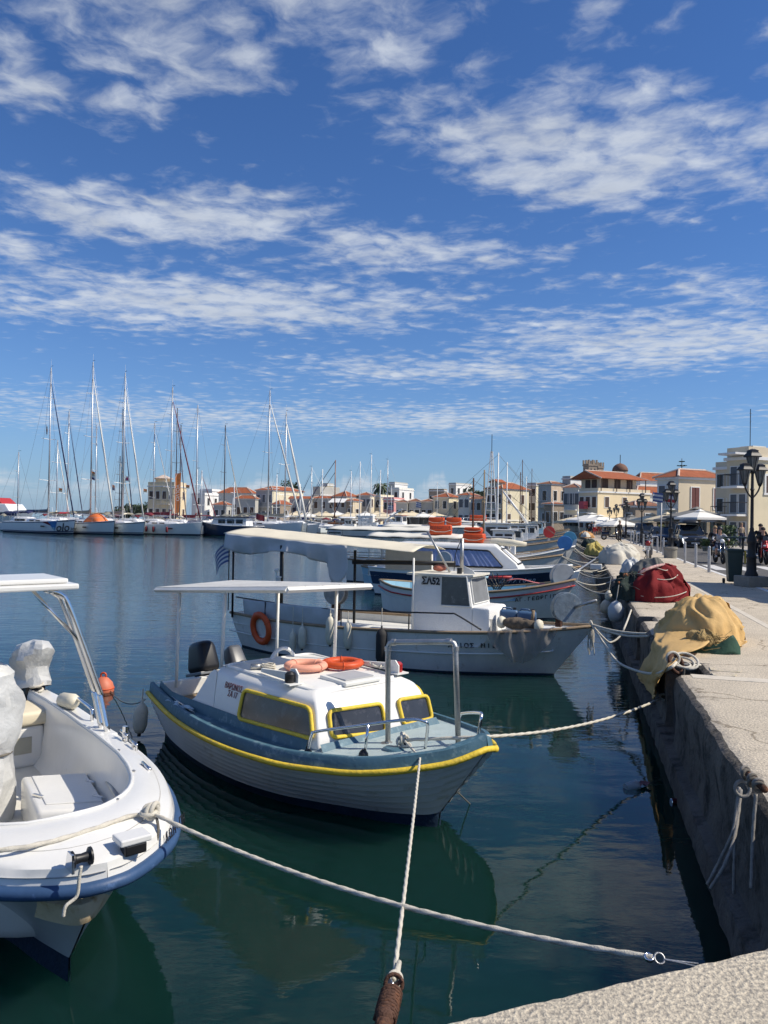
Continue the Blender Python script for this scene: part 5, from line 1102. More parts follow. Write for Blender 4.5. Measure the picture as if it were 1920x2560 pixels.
# masts behind: yachts berthed on the mole's other side and in the inner harbour
back = ((43, 1130, 122, ALU, None, 'small yacht with bare thin mast at the far left'), (140, 1100, 119, ALU, SAILW, 'yacht with short white mast just right of the navy furled jib yacht'), (167, 1028, 121, ALU, SAILN, 'yacht with slender mast between the graphic yacht and the orange tent yacht'),
 (237, 1062, 121, ALU, None, 'yacht whose mast stands just right of the orange tent yacht mast'), (302, 1022, 122, ALUD, SAILN, 'yacht with dark furled jib left of the rose flag yacht mast'), (297, 1140, 124, ALUD, CANV, 'low dark-masted yacht behind the rose flag yacht'),
 (382, 1057, 121, ALU, SAILW, 'yacht with white jib slanting left of the ornate yellow house'), (438, 1020, 119, ALUD, SAILN, 'dark-masted yacht right behind the maroon-covered yacht'), (448, 1062, 121, ALUD, None, 'second dark mast behind the maroon-covered yacht'), (489, 1012, 118, ALU, None, 'yacht with tall bare mast right of the maroon furled jib'),
 (491, 1173, 126, YW, None, 'short white-masted yacht in front of the white far house'), (502, 1176, 124, ALU, SAILM, 'short grey-masted yacht with dark red jib'), (559, 1063, 117, ALUD, CANV, 'dark-masted yacht standing over the navy motor yacht'), (584, 1203, 128, YW, None, 'tiny white mast left of the two-spreader yacht'),
 (690, 1187, 130, YW, None, 'low white mast between the two large yachts'), (749, 1210, 135, YW, SAILW, 'low mast right of the thick white jib'), (777, 1168, 140, ALU, SAILN, 'yacht with navy jib left of the brown-masted boat'), (804, 1173, 142, YW, SAILN, 'white-masted yacht with blue cover beside the brown mast'),
 (876, 1178, 148, YW, SAILN, 'white-masted yacht first right of the brown mast'), (898, 1154, 148, YW, None, 'white-masted yacht second right of the brown mast'), (926, 1137, 150, YW, None, 'white-masted yacht with the tallest mast near the palm'), (949, 1175, 150, YW, SAILW, 'white-masted yacht with white jib near the palm'), (967, 1150, 152, ALU, None, 'white-masted yacht rightmost, in front of the pink house'))
for i, (px, yt, D, mm, fu, lab) in enumerate(back):
    yacht(lab, px, yt, D, R(-12-40*((i*37) % 10)/10) if px < 700 else R(150+20*(i % 3)), 9+3*((i*13) % 5)/5, furl=fu, mastm=mm, full=False, boomc=(SAILN, CANV, CANVG, None, SAILM)[i % 5], antenna=(i % 2 == 0), hm=(YW, YG)[i % 2], fr=.08, hood=(CANVG, SAILN, CANV, SAILM, YW)[(i*3) % 5])
# brown-masted wooden motor sailer
gu = WY(836, 1318, 150)
G9 = thing('wooden_motorsailer', 'white wooden motor sailer with brown mast and varnished deckhouse', 'boat', (gu.x, gu.y, 0), R(176))
stg = scale_st(15.5, 2.1, 2.0, 1.15, 1.5, 1.2, .5); stg = [(s_[0]+5.6, s_[1], s_[2], s_[3]+5.6, s_[4]) for s_ in stg]
hG, DG = make_hull(G9, stg, YW, NAVYP, pw=.6, lo=.08, draft=.5, nseg=2); rail_tube(G9, DG, .07, YW, 'gunwale_cap', 0, .02, 6)
MB().strip([[(s_[0], y*(s_[1]-.02), s_[2]-.1) for y in (-1, 0, 1)] for s_ in DG]).build('deck', VARN, G9)
MB().tube([(0, 0, 1), (0, 0, WY(836, 1150, 150).z)], [.14, .08], 8).build('mast', BRWN, G9, smooth=True)
wire(G9, (0, 0, WY(836, 1152, 150).z), (7.5, 0, 2.2), .06, 'forestay', ALUD); wire(G9, (0, 0, WY(836, 1180, 150).z), (6.2, 0, 2.1), .05, 'inner_stay', ALUD)
loft_box([(1.0, -7.2, -3.4, 1.3, 1.3), (2.3, -7.2, -3.4, 1.25, 1.25)]).build('deckhouse', VARN, G9, bevel=.04)
MB().box((-5.0, 0, 2.6), (7.5, 3.4, .12)).build('awning', CANV, G9); MB().box((-.8, 0, 1.45), (4.0, 2.0, .7)).build('skylight', VARN, G9, bevel=.05)
for i in range(3): MB().box((-6.6+i*1.2, 1.27, 1.75), (.7, .06, .6)).build('deckhouse_window', BLACK, G9)
for i, x in enumerate((1.0, -1.3, -3.5, -5.7)): fender('fender', '%s dark fender from the left on the white motor sailer' % ('first', 'second', 'third', 'fourth')[i], on(G9, (x, 2.2, .35)), RUBB, .9, .2, .3, 'dark fenders on the motor sailer')
# navy trawler yacht and stern-on motor yacht
nv = WY(566, 1330, 106); N6 = thing('motor_yacht', 'navy hulled motor yacht with white deckhouse and maroon flag', 'motor yacht', (nv.x, nv.y, 0), R(168))
stn = scale_st(9.0, 1.7, 2.0, 1.35, 1.3, .6, .85); stn = [(s_[0]+4.0, s_[1], s_[2], s_[3]+4.0, s_[4]) for s_ in stn]
hN, DN = make_hull(N6, stn, NAVYH, NAVYP, pw=.6, lo=.05, draft=.4, nseg=2); rail_tube(N6, DN, .06, YW, 'gunwale_cap', 0, .02, 6)
MB().strip([[(s_[0], y*(s_[1]-.02), s_[2]-.05) for y in (-1, 0, 1)] for s_ in DN]).build('deck', YW, N6)
dh = loft_box([(1.3, -3.4, 1.9, 1.25, 1.2), (2.5, -3.3, 1.4, 1.15, 1.1)]).build('deckhouse', YW, N6, bevel=.05); MB().box((-1.0, 0, 2.56), (5.6, 2.9, .10)).build('deckhouse_roof', SAILN, dh)
for i in range(3): MB().box((-2.4+i*1.3, 1.20, 1.95), (1.0, .05, .55)).build('window', BLACK, dh)
MB().tube([(3.6, 1.2, 2.5), (0, 1.65, 2.1), (-3.5, 1.6, 2.0)], .03, 5).build('rail', STEEL, N6)
for x in (3, 1.5, 0, -1.5, -3): MB().tube([(x, 1.5, 1.3), (x, 1.55, 2.1)], .025, 5).build('stanchion', STEEL, N6)
MB().grid(lambda u, v: (-4.3-1.2*u, .1*math.sin(u*5), 3.1-.8*v-.3*u), 6, 4).build('ensign', SAILM, N6, solid=.02); MB().tube([(-4.2, 0, 1.3), (-4.3, 0, 3.2)], .03, 5).build('ensign_staff', YW, N6)
MB().tube([(-.8, 0, 2.6), (-.9, 0, 5.2)], .06, 6).build('mast', YW, N6)
m5 = WY(499, 1330, 108); M5 = thing('motor_yacht', 'white yacht seen from the stern with cream transom beside the navy motor yacht', 'motor yacht', (m5.x, m5.y, 0), R(75))
stm = scale_st(9.5, 1.75, 1.7, 1.25, 1.2, .5, .92); make_hull(M5, [(s_[0]+7.5, s_[1], s_[2], s_[3]+7.5, s_[4]) for s_ in stm], YW, NAVYP, pw=.5, lo=.12, draft=.4, nseg=2)
loft_box([(1.1, -1.6, 4.5, 1.45, .9), (2.0, -1.2, 3.5, 1.2, .8)]).build('superstructure', YW, M5, bevel=.08); MB().box((-1.0, 0, 2.7), (2.4, 3.2, .12)).build('bimini', SAILM, M5)
for sd in (-1, 1): MB().tube([(-1.9, sd*1.4, 1.2), (-1.9, sd*1.5, 2.7)], .03, 5).build('bimini_post', STEEL, M5)
text_on('ΓΑΛΑΖΙΟ', .34, on(M5, (-2.06, 0, .72)), frame_of(M5).to_3x3() @ Vector((0, -1, 0)), frame_of(M5).to_3x3() @ Vector((-1, 0, 0)), 'boat_name', LETK, M5, True, depth=.02, shear=.25)
# small motor cruisers packed between the yachts
def cruiser(label, px, D, phi, L, top, m=YW):
    o = WY(px, 1330, D); T = thing('motor_cruiser', label, 'motorboat', (o.x, o.y, 0), phi, 'motor cruisers along the mole')
    st = [(s_[0]+L*.5, s_[1], s_[2], s_[3]+L*.5, s_[4]) for s_ in scale_st(L, L*.17, 1.7, 1.25, 1.2, .7, .9)]; h, Dn = make_hull(T, st, m, NAVYP, pw=.6, lo=.1, draft=.4, nseg=1)
    MB().strip([[(s_[0], y*(s_[1]-.02), s_[2]) for y in (-1, 0, 1)] for s_ in Dn]).build('deck', YW, T)
    c = loft_box([(1.15, -L*.30, L*.22, L*.13, L*.11), (1.9, -L*.26, L*.10, L*.12, L*.09), (2.1, -L*.24, L*.05, L*.11, L*.08)]).build('cabin', YW, T, bevel=.1, smooth=50)
    for sd in (-1, 1): MB().box((-.06*L, sd*L*.128, 1.62), (L*.22, .05, .34)).build('cabin_window', BLACK, c)
    MB().grid(lambda u, v: (lerp(-.46*L, -.12*L, u), lerp(-L*.13, L*.13, v), 2.9-.25*(2*v-1)**2), 5, 6).build('bimini', top, T, smooth=True, solid=.03)
    for x in (-.44*L, -.14*L):
        for sd in (-1, 1): MB().tube([(x, sd*L*.125, 1.2), (x, sd*L*.125, 2.7)], .025, 5).build('bimini_post', STEEL, T)
    MB().tube([(-.2*L, 0, 2.0), (-.24*L, 0, 3.6)], .03, 5).build('aerial', YW, T); return T
for px, D, ph, L_, tp, lab in ((70, 113, -20, 8.5, SAILN, 'white cruiser with navy bimini left of the graphic yacht mast'), (150, 114, -30, 8, CANVG, 'white cruiser with grey-green bimini right of the graphic yacht mast'), (196, 115, -15, 7.5, REDP, 'white cruiser with red canopy behind the orange tent yacht'), (262, 113, -35, 9, CANVG, 'white cruiser with grey-green canopy right of the orange tent'), (338, 114, -20, 8.5, CANV, 'white cruiser with cream canopy left of the maroon-covered yacht'), (392, 115, -25, 8, CANVG, 'white cruiser with grey canopy behind the maroon-covered yacht'), (452, 116, -15, 8, SAILM, 'white cruiser with maroon canopy right of the maroon furled jib'), (612, 115, -25, 8.5, CANVG, 'white cruiser with grey canopy right of the navy motor yacht'), (690, 118, -30, 9, CANV, 'white cruiser with cream canopy between the two large yachts'), (744, 122, -35, 9, YW, 'white cruiser with white hard top right of the thick white jib'), (1000, 118, -15, 9, CANV, 'white cruiser with cream canopy in the harbour middle'), (905, 138, -10, 9, YW, 'white cruiser with white top beyond the motor sailer')): cruiser(lab, px, D, R(ph), L_, tp)
# red and white ferry bridge at the far left
fe = WY(-8, 1300, 168); FE = thing('ferry', 'red and white fast ferry showing behind the yachts at far left', 'ferry', (fe.x, fe.y, 0), R(-8))
stf = scale_st(34, 4.2, 3.4, 2.8, 2.8, 2, .9); make_hull(FE, [(s_[0]+9, s_[1], s_[2], s_[3]+9, s_[4]) for s_ in stf], YW, NAVYP, pw=.4, lo=.1, nseg=1)
loft_box([(2.7, -26, 5.5, 4.0, 3.4), (4.6, -26, 4, 3.9, 3.1)]).build('cabin_deck', YW, FE, bevel=.15); loft_box([(4.6, -24, 3.0, 3.2, 2.6), (5.9, -24, 1.6, 3.0, 2.4)]).build('bridge', REDP, FE, bevel=.15)
MB().box((-10, -4.02, 3.7), (26, .05, .8)).build('cabin_windows', BLACK, FE); MB().box((-3, -3.18, 5.6), (6, .06, .6)).build('bridge_windows', BLACK, FE)
MB().tube([(-4, 0, 6.4), (-4, 0, 9)], .12, 6).build('radar_mast', ALUD, FE); MB().box((-4, 0, 8), (.3, 2.2, .25)).build('radar', BLACK, FE)
# flags and pennants aloft
def flag(label, px, py, D, w_, h_, cols, name='flag'):
    p = WY(px, py, D); T = thing(name, label, 'flag', p, R(-20)); n = len(cols)
    for i, m_ in enumerate(cols): MB().grid(lambda u, v: (w_*u, .12*math.sin(u*5)*w_, -h_*(i+v)/n-.15*u*h_), 6, 1).build('stripe', m_, T, solid=.01)
    wire(T, (0, 0, .2), (0, 0, -h_-.3), .02, 'halyard'); return T
FO, FYE, FGR = mat('flag_orange', (.70, .22, .06), .8), mat('flag_cream', (.62, .5, .3), .8), mat('flag_navy', (.06, .06, .16), .8)
FROS = mat('flag_rose', (.55, .05, .16), .8)
flag('orange pennant high on the graphic yacht', 116, 1064, 103.8, .25, 1.1, (SAILW, FO, SAILW))
flag('orange and navy striped flag beside the orange tent yacht mast', 230, 1178, 103.5, .55, 1.1, (FO, FYE, SAILW, FGR))
flag('orange flag low on the short white mast', 147, 1220, 118, .75, .55, (FO, FYE)); flag('orange flag left of the ornate house', 359, 1222, 118, .7, .5, (FO, FYE)); flag('orange flag right of the maroon jib', 465, 1212, 117, .7, .5, (FO, FYE)); flag('orange and dark flag left of the rose flag yacht', 281, 1212, 119, .5, .8, (FO, FGR))
rf = flag('white flag with a rose-red emblem on the yacht shrouds', 313, 1190, 103.4, .75, .65, (SAILW,)); MB().lathe([(.2, -.01), (.2, .01)], (.37, -.03, -.38), 12, Matrix.Rotation(R(90), 3, 'X')).build('emblem', FROS, rf)
bn = thing('feather_banner', 'tall orange feather banner with white letters by the maroon jib', 'banner', WY(436, 1275, 116), 0)
MB().tube([(0, 0, -1.5), (0, 0, 4.8), (.35, 0, 5.6), (.8, 0, 5.8)], .03, 5).build('pole', YW, bn); MB().grid(lambda u, v: (.05+(.65+.25*v)*u, .05*math.sin(u*5), -.5+6.0*v+.12*u), 4, 14).build('cloth', FO, bn, solid=.01)
text_on('VOLVO', .75, bn.location+Vector((.45, -.10, 2.6)), (0, 0, -1), (0, -1, 0), 'lettering', SAILW, bn, True, depth=.02)
# ---------------------------------------------------------------- the town
TERR = mat('terracotta_tiles', (.33, .105, .05), .85, 0, .18, 1.5, .6, 8, .2, col2=(.24, .08, .045), amt=.4)
TERRO = mat('old_tiles', (.26, .12, .075), .9, 0, .25, 1.2, .6, 7, .2, col2=(.16, .09, .065), amt=.5)
RIDGE = mat('ridge_mortar', (.58, .46, .38), .9, 0, .1, 2)
SHUT = mat('brown_shutter', (.085, .055, .042), .7, 0, .15, 3); SHUTG = mat('grey_shutter', (.11, .125, .14), .7, 0, .15, 3); SHUTR = mat('maroon_shutter', (.13, .04, .035), .7)
PANE = mat('dark_pane', (.022, .024, .028), .15, 0, .2, 2)
TRIMW = mat('trim_white', (.74, .73, .70), .7, 0, .05, 2); IRON = mat('iron_rail', (.02, .02, .022), .6)
def wallm(name, c, var=.07): return mat('wall_'+name, c, .9, 0, var, .5, .3, 6, .2, col2=[q*.8 for q in c], amt=.28)
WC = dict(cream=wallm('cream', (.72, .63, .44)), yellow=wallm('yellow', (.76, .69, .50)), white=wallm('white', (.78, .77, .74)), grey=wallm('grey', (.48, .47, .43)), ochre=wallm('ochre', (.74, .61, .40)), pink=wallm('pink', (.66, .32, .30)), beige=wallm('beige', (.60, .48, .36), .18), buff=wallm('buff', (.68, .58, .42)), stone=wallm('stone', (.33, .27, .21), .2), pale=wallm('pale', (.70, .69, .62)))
def win_at(T, p, x, n, w_, h_, kind, frame=None):
    """a window: frame proud of the wall, pane set back in it, shutters or bars"""
    x, n = Vector(x), Vector(n); up = Vector((0, 0, 1)); fw = .09*max(.7, w_)
    def slab(c, ww, hh, d, m_, nm, par, off): return MB().slab([c-x*ww/2-up*hh/2+n*off, c+x*ww/2-up*hh/2+n*off, c+x*ww/2+up*hh/2+n*off, c-x*ww/2+up*hh/2+n*off], n, d).build(nm, m_, par)
    p = Vector(p); f = MB(); 
    for cx, cz, ww, hh in ((0, h_/2+fw/2, w_+fw*2, fw), (0, -h_/2-fw/2, w_+fw*2.6, fw), (-w_/2-fw/2, 0, fw, h_), (w_/2+fw/2, 0, fw, h_)):
        c = p+x*cx+up*cz; f.slab([c-x*ww/2-up*hh/2+n*.07, c+x*ww/2-up*hh/2+n*.07, c+x*ww/2+up*hh/2+n*.07, c-x*ww/2+up*hh/2+n*.07], n, .09)
    f = f.build('window', frame or TRIMW, T)
    if kind == 'pane': slab(p, w_, h_, .03, PANE, 'pane', f, .02); slab(p, .05, h_, .02, SHUT, 'mullion', f, .045); slab(p+up*h_*.2, w_, .05, .02, SHUT, 'mullion', f, .045)
    else:
        m_ = {'shut': SHUT, 'gshut': SHUTG, 'rshut': SHUTR}[kind]
        for s_ in (-1, 1): slab(p+x*s_*w_*.255, w_*.48, h_, .05, m_, 'shutter', f, .05+.01*s_)
    return f
def house(label, px0, pc, px1, ye, D, alpha=28, roof='hip', yt=None, wall='cream', wall2=None, storeys=2, wl=(2, 'shut'), wr=(2, 'shut'), name='house', rm=None, base_y=None, cornice=True, balc=None, trim=None, awn=None, deep=None, group='houses of the harbour town', parapet=0.0, depth_l=None):
    co = WY(pc, ye, D); H = co.z; be = math.atan2(co.x, co.y); a = max(R(alpha), R(12)-be)
    Ll = max(2.0, abs(pc-px0)*D/F/math.cos(a)) if depth_l is None else depth_l; Lr = max(2.0, abs(px1-pc)*D/F/math.sin(a)); Lr = min(Lr, deep or 20)
    T = thing(name, label, 'building', (co.x, co.y, .98), math.pi/2-a-be, group); h = H-.98
    w_ = MB(); w_.b2((0, 0, -.3), (Lr, Ll, h)); wo = w_.build('wall', WC[wall], T)
    if wall2: MB().slab([(.02, -.02, 0), (Lr-.02, -.02, 0), (Lr-.02, -.02, h-.03), (.02, -.02, h-.03)], (0, -1, 0), .05).build('side_wall', WC[wall2], T)  # flank gets its own tone: shaded fronts and sunlit flanks put in the colours
    if cornice: MB().b2((-.18, -.18, h-.02), (Lr+.18, Ll+.18, h+.22)).build('cornice', trim or TRIMW, T)
    ev = .35; z0 = h+.22; rmm = rm or TERR
    rh = (WY(pc, yt, D).z-.98-z0) if yt else 1.6
    X0, X1, Y0, Y1_ = -ev, Lr+ev, -ev, Ll+ev
    if roof == 'hip':
        k = min(X1-X0, Y1_-Y0)/2
        if X1-X0 > Y1_-Y0: ra, rb = (X0+k, (Y0+Y1_)/2, z0+rh), (X1-k, (Y0+Y1_)/2, z0+rh)
        else: ra, rb = ((X0+X1)/2, Y0+k, z0+rh), ((X0+X1)/2, Y1_-k, z0+rh)
        c4 = [(X0, Y0, z0), (X1, Y0, z0), (X1, Y1_, z0), (X0, Y1_, z0)]
        b = MB(); fs = [(0, 1, 5, 4), (1, 2, 5), (2, 3, 4, 5), (3, 0, 4)] if X1-X0 > Y1_-Y0 else [(0, 1, 4), (1, 2, 5, 4), (2, 3, 5), (3, 0, 4, 5)]
        b.add(c4+[ra, rb], fs+[(3, 2, 1, 0)]); ro = b.build('roof', rmm, T)
        rg = MB().tube([ra, rb], .14, 6).build('ridge', RIDGE, ro)
        for c, e in ((0, ra), (3, ra if X1-X0 > Y1_-Y0 else rb), (1, rb if X1-X0 > Y1_-Y0 else ra)): MB().tube([c4[c], e], .12, 6).build('hip_ridge', RIDGE, ro)
    elif roof == 'gable':  # ridge along local X, gable on the side face... ridge parallel to the left face
        b = MB(); xm = (X0+X1)/2; b.add([(X0, Y0, z0), (X1, Y0, z0), (X1, Y1_, z0), (X0, Y1_, z0), (xm, Y0, z0+rh), (xm, Y1_, z0+rh)], [(0, 4, 5, 3), (1, 2, 5, 4), (0, 1, 4), (2, 3, 5), (3, 2, 1, 0)]); ro = b.build('roof', rmm, T)
        MB().slab([(X0+.4, -.05, z0), (X1-.4, -.05, z0), (xm, -.05, z0+rh*.85)], (0, -1, 0), .05).xf(Matrix.Translation((0, -.32, 0))).build('gable', WC[wall2 or wall], T)
    else:
        b = MB()
        for (p, q) in (((0, 0), (Lr, .25)), ((0, Ll-.25), (Lr, Ll)), ((0, .251), (.25, Ll-.251)), ((Lr-.25, .251), (Lr, Ll-.251))): b.b2((p[0], p[1], z0-.02), (q[0], q[1], z0+.45+parapet))
        b.build('parapet', WC[wall], T)
    sh = h/storeys
    for s_ in range(storeys):
        zc = sh*(s_+.5)+.1; wh_ = min(1.9, sh*.52); ww = min(1.0, wh_*.55)
        for (n_, kd), L_, ax in ((wl, Ll, 0), (wr, Lr, 1)):
            for i in range(n_):
                c = L_*(i+.5)/n_
                if ax == 0: win_at(T, (-.005, c, zc), (0, -1, 0), (-1, 0, 0), ww, wh_, kd)
                else: win_at(T, (c, -.025, zc), (1, 0, 0), (0, -1, 0), ww, wh_, kd)
    if balc:
        z_ = sh*1.0+.1; y0, y1 = balc[0]*Ll, balc[1]*Ll
        bs = MB().b2((-.9, y0, z_-.12), (-.02, y1, z_)).build('balcony', TRIMW, T)
        MB().tube([(-.02, y0, z_+.95), (-.88, y0, z_+.95), (-.88, y1, z_+.95), (-.02, y1, z_+.95)], .03, 5).build('handrail', IRON, bs)
        n_ = max(4, int((y1-y0)/.22))
        rl = MB()
        for i in range(n_+1): rl.tube([(-.88, lerp(y0, y1, i/n_), z_), (-.88, lerp(y0, y1, i/n_), z_+.95)], .014, 4)
        tag(rl.build('baluster', IRON, bs), kind='stuff')
    if awn:
        for (f0, f1, m_) in awn:
            y0, y1 = f0*Ll, f1*Ll; MB().slab([(-.05, y0, 3.1), (-1.8, y0, 2.35), (-1.8, y1, 2.35), (-.05, y1, 3.1)], (-.4, 0, 1), .05).build('awning', m_, T)
    return T
# left to right along the far harbour front
T1 = house('ornate pale yellow mansion with roof pavilion behind the maroon-covered yacht', 372, 436, 466, 1217, 190, 24, 'flat', None, 'ochre', 'ochre', 2, (4, 'shut'), (2, 'shut'), 'mansion', balc=(.15, .6), parapet=.5)
h1 = WY(436, 1217, 190).z-.98
lt = loft_box([(h1+.2, 0, 3, 1.4, 1.4), (h1+2.0, 0, 3, 1.4, 1.4)]).xf(Matrix.Translation((1.5, 4.6, 0))).build('roof_pavilion', WC['buff'], T1); MB().lathe([(2.4, 0), (2.5, .2), (1.2, .7), (.3, 1.1)], (3, 4.6, h1+2.0), 10).build('pavilion_roof', RIDGE, lt)
lt = loft_box([(h1+.2, 0, 3, 2.0, 2.0), (h1+1.3, 0, 3, 1.9, 1.9)]).xf(Matrix.Translation((2.0, 1.9, 0))).build('roof_room', WC['buff'], T1)
for i in range(5): MB().b2((-.12, .3+i*1.6, .1), (.0, .55+i*1.6, h1)).build('pilaster', WC['buff'], T1)
house('white cube house right of the ornate mansion', 480, 512, 548, 1238, 205, 35, 'flat', None, 'white', None, 2, (1, 'pane'), (2, 'pane'))
house('white terraced house with upper terrace near the tall bare mast', 500, 530, 552, 1228, 222, 30, 'flat', None, 'white', None, 2, (2, 'pane'), (1, 'pane'))
house('cream parapet house with low red hip roof', 547, 628, 643, 1235, 200, 14, 'hip', 1218, 'pale', 'pale', 1, (3, 'shut'), (1, 'shut'))
house('low house with orange tiled roof in front of the cream parapet house', 534, 566, 580, 1264, 186, 25, 'hip', 1253, 'grey', None, 1, (2, 'pane'), (1, 'pane'))
house('low grey-white house with three tall shutters', 590, 638, 646, 1249, 188, 14, 'hip', 1238, 'grey', None, 1, (3, 'shut'), (0, 'shut'))
house('large house with broad red hip roof, front toned grey as shaded and flank cream as sunlit', 640, 681, 762, 1227, 190, 40, 'hip', 1214, 'grey', 'yellow', 2, (3, 'gshut'), (0, 'shut'), balc=(.1, .9))
house('small house with fan-shaped terracotta roof before the cream flank', 682, 700, 728, 1263, 180, 40, 'hip', 1250, 'stone', None, 1, (1, 'pane'), (1, 'pane'))
house('grey two-window house with red-edged roof', 724, 772, 782, 1249, 184, 16, 'gable', 1240, 'grey', None, 1, (2, 'shut'), (0, 'shut'), awn=[(.2, .8, PAINTG)])
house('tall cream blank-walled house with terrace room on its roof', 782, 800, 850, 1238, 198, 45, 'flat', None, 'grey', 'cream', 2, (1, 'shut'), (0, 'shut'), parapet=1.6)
house('cream stair tower on the blank-walled house', 806, 818, 834, 1214, 204, 40, 'flat', None, 'grey', 'cream', 3, (1, 'pane'), (0, 'pane'))
house('greenish house front with three shuttered windows', 780, 838, 846, 1248, 186, 12, 'hip', 1240, 'grey', None, 2, (3, 'shut'), (0, 'shut'))
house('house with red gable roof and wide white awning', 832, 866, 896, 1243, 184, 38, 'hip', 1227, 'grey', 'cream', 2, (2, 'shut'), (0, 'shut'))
aw = WY(842, 1246, 182); o = thing('shop_awning', 'wide white awning stretched out from the red-gabled house', 'awning', aw, R(-5)); MB().slab([(-1, 0, 0), (2.6, 0, 0), (2.0, -2.2, -1.0), (-1.8, -2.2, -1.0)], (0, -.4, 1), .05).build('canvas', TRIMW, o)
house('peach house with small tiled lean-to', 868, 882, 904, 1254, 180, 40, 'hip', 1246, 'stone', 'buff', 1, (1, 'pane'), (1, 'pane'))
house('grey-blue shuttered house left of the yellow parapet', 896, 925, 936, 1240, 186, 20, 'hip', 1230, 'grey', 'yellow', 2, (3, 'gshut'), (1, 'shut'))
house('yellow parapet house with dark shopfront', 922, 952, 985, 1243, 190, 35, 'flat', None, 'yellow', 'yellow', 2, (2, 'pane'), (0, 'pane'))
house('pink house on the harbour front with large mural flag', 958, 985, 1012, 1250, 182, 22, 'flat', None, 'pink', 'pink', 2, (2, 'pane'), (1, 'pane'))
house('white apartment block with stepped terraces behind the pink house', 966, 998, 1036, 1224, 225, 30, 'flat', None, 'pale', 'white', 3, (2, 'pane'), (2, 'pane'))
house('upper storey of the stepped white apartment block', 974, 987, 1020, 1210, 232, 30, 'flat', None, 'grey', 'white', 3, (1, 'pane'), (3, 'pane'))
for i, (a_, c_, e_, y_, lab) in enumerate(((990, 1018, 1026, 1258, 'low shop with yellow awning under tiled roof'), (1022, 1050, 1056, 1256, 'low shop with pale awning beside the one with yellow awning'), (1052, 1082, 1090, 1256, 'low shop with pale awning nearest the orange-roofed house'))):
    house(lab, a_, c_, e_, y_, 176, 14, 'hip', y_-9, 'grey', None, 1, (2, 'pane'), (0, 'pane'), awn=[(.1, .9, mat('yellow_awning', (.62, .40, .08), .8) if i == 0 else CANV)], rm=TERRO)
house('orange-roofed yellow house behind the trawler awnings', 1083, 1122, 1152, 1245, 172, 35, 'hip', 1231, 'buff', 'yellow', 2, (2, 'pane'), (1, 'pane'))
house('white penthouse block behind the orange-roofed house', 1122, 1140, 1180, 1212, 230, 35, 'flat', None, 'grey', 'white', 3, (1, 'pane'), (3, 'pane'))
house('long low block with brown awnings under the penthouse', 1072, 1110, 1118, 1228, 215, 20, 'flat', None, 'stone', None, 2, (3, 'pane'), (0, 'pane'))
house('white house with blue-grey shutters between orange roof and yellow house', 1146, 1174, 1196, 1240, 170, 30, 'hip', 1230, 'pale', 'pale', 2, (2, 'gshut'), (1, 'shut'))
house('low dark-fronted house with tiled roof beside the yellow house', 1176, 1204, 1222, 1250, 166, 25, 'gable', 1240, 'grey', 'buff', 2, (2, 'pane'), (1, 'pane'), rm=TERRO)
YH = house('yellow two-storey house with red hip roof and dormer', 1213, 1256, 1324, 1224, 160, 42, 'hip', 1204, 'buff', 'yellow', 2, (3, 'shut'), (2, 'shut'), balc=(.05, .95))
hY = WY(1256, 1224, 160).z-.98
dm = MB(); dm.b2((.3, 1.6, hY+.2), (2.6, 3.8, hY+1.6)); dm = dm.build('dormer', WC['yellow'], YH); MB().add([(-.1, 1.2, hY+1.6), (2.8, 1.2, hY+1.6), (2.8, 4.2, hY+1.6), (-.1, 4.2, hY+1.6), (-.1, 2.7, hY+2.3), (2.8, 2.7, hY+2.3)], [(0, 1, 5, 4), (2, 3, 4, 5), (0, 4, 3), (1, 2, 5)]).build('dormer_roof', TERR, dm)
for y in (2.2, 3.2): win_at(dm, (.29, y, hY+.95), (0, -1, 0), (-1, 0, 0), .5, .8, 'pane')
house('grey concrete block right of the yellow house', 1318, 1340, 1356, 1214, 168, 35, 'flat', None, 'grey', 'yellow', 3, (2, 'pane'), (0, 'pane'))
house('weathered beige house with glazed balcony and old tiled roof', 1346, 1378, 1416, 1212, 148, 38, 'hip', 1202, 'grey', 'beige', 2, (1, 'pane'), (2, 'pane'), rm=TERRO, balc=(.1, .9))
house('low lean-to with red tiles in front of the beige house', 1366, 1380, 1412, 1262, 138, 45, 'hip', 1255, 'stone', None, 1, (1, 'pane'), (2, 'pane'))
house('white roof block showing above the old tiles', 1414, 1426, 1456, 1198, 150, 40, 'flat', None, 'grey', 'white', 3, (0, 'pane'), (0, 'pane'))
house('grey-white house with three tall blue-grey windows beside the ochre house', 1412, 1446, 1462, 1222, 128, 22, 'hip', 1208, 'pale', None, 2, (3, 'gshut'), (0, 'shut'), balc=(.05, .95), rm=TERRO)
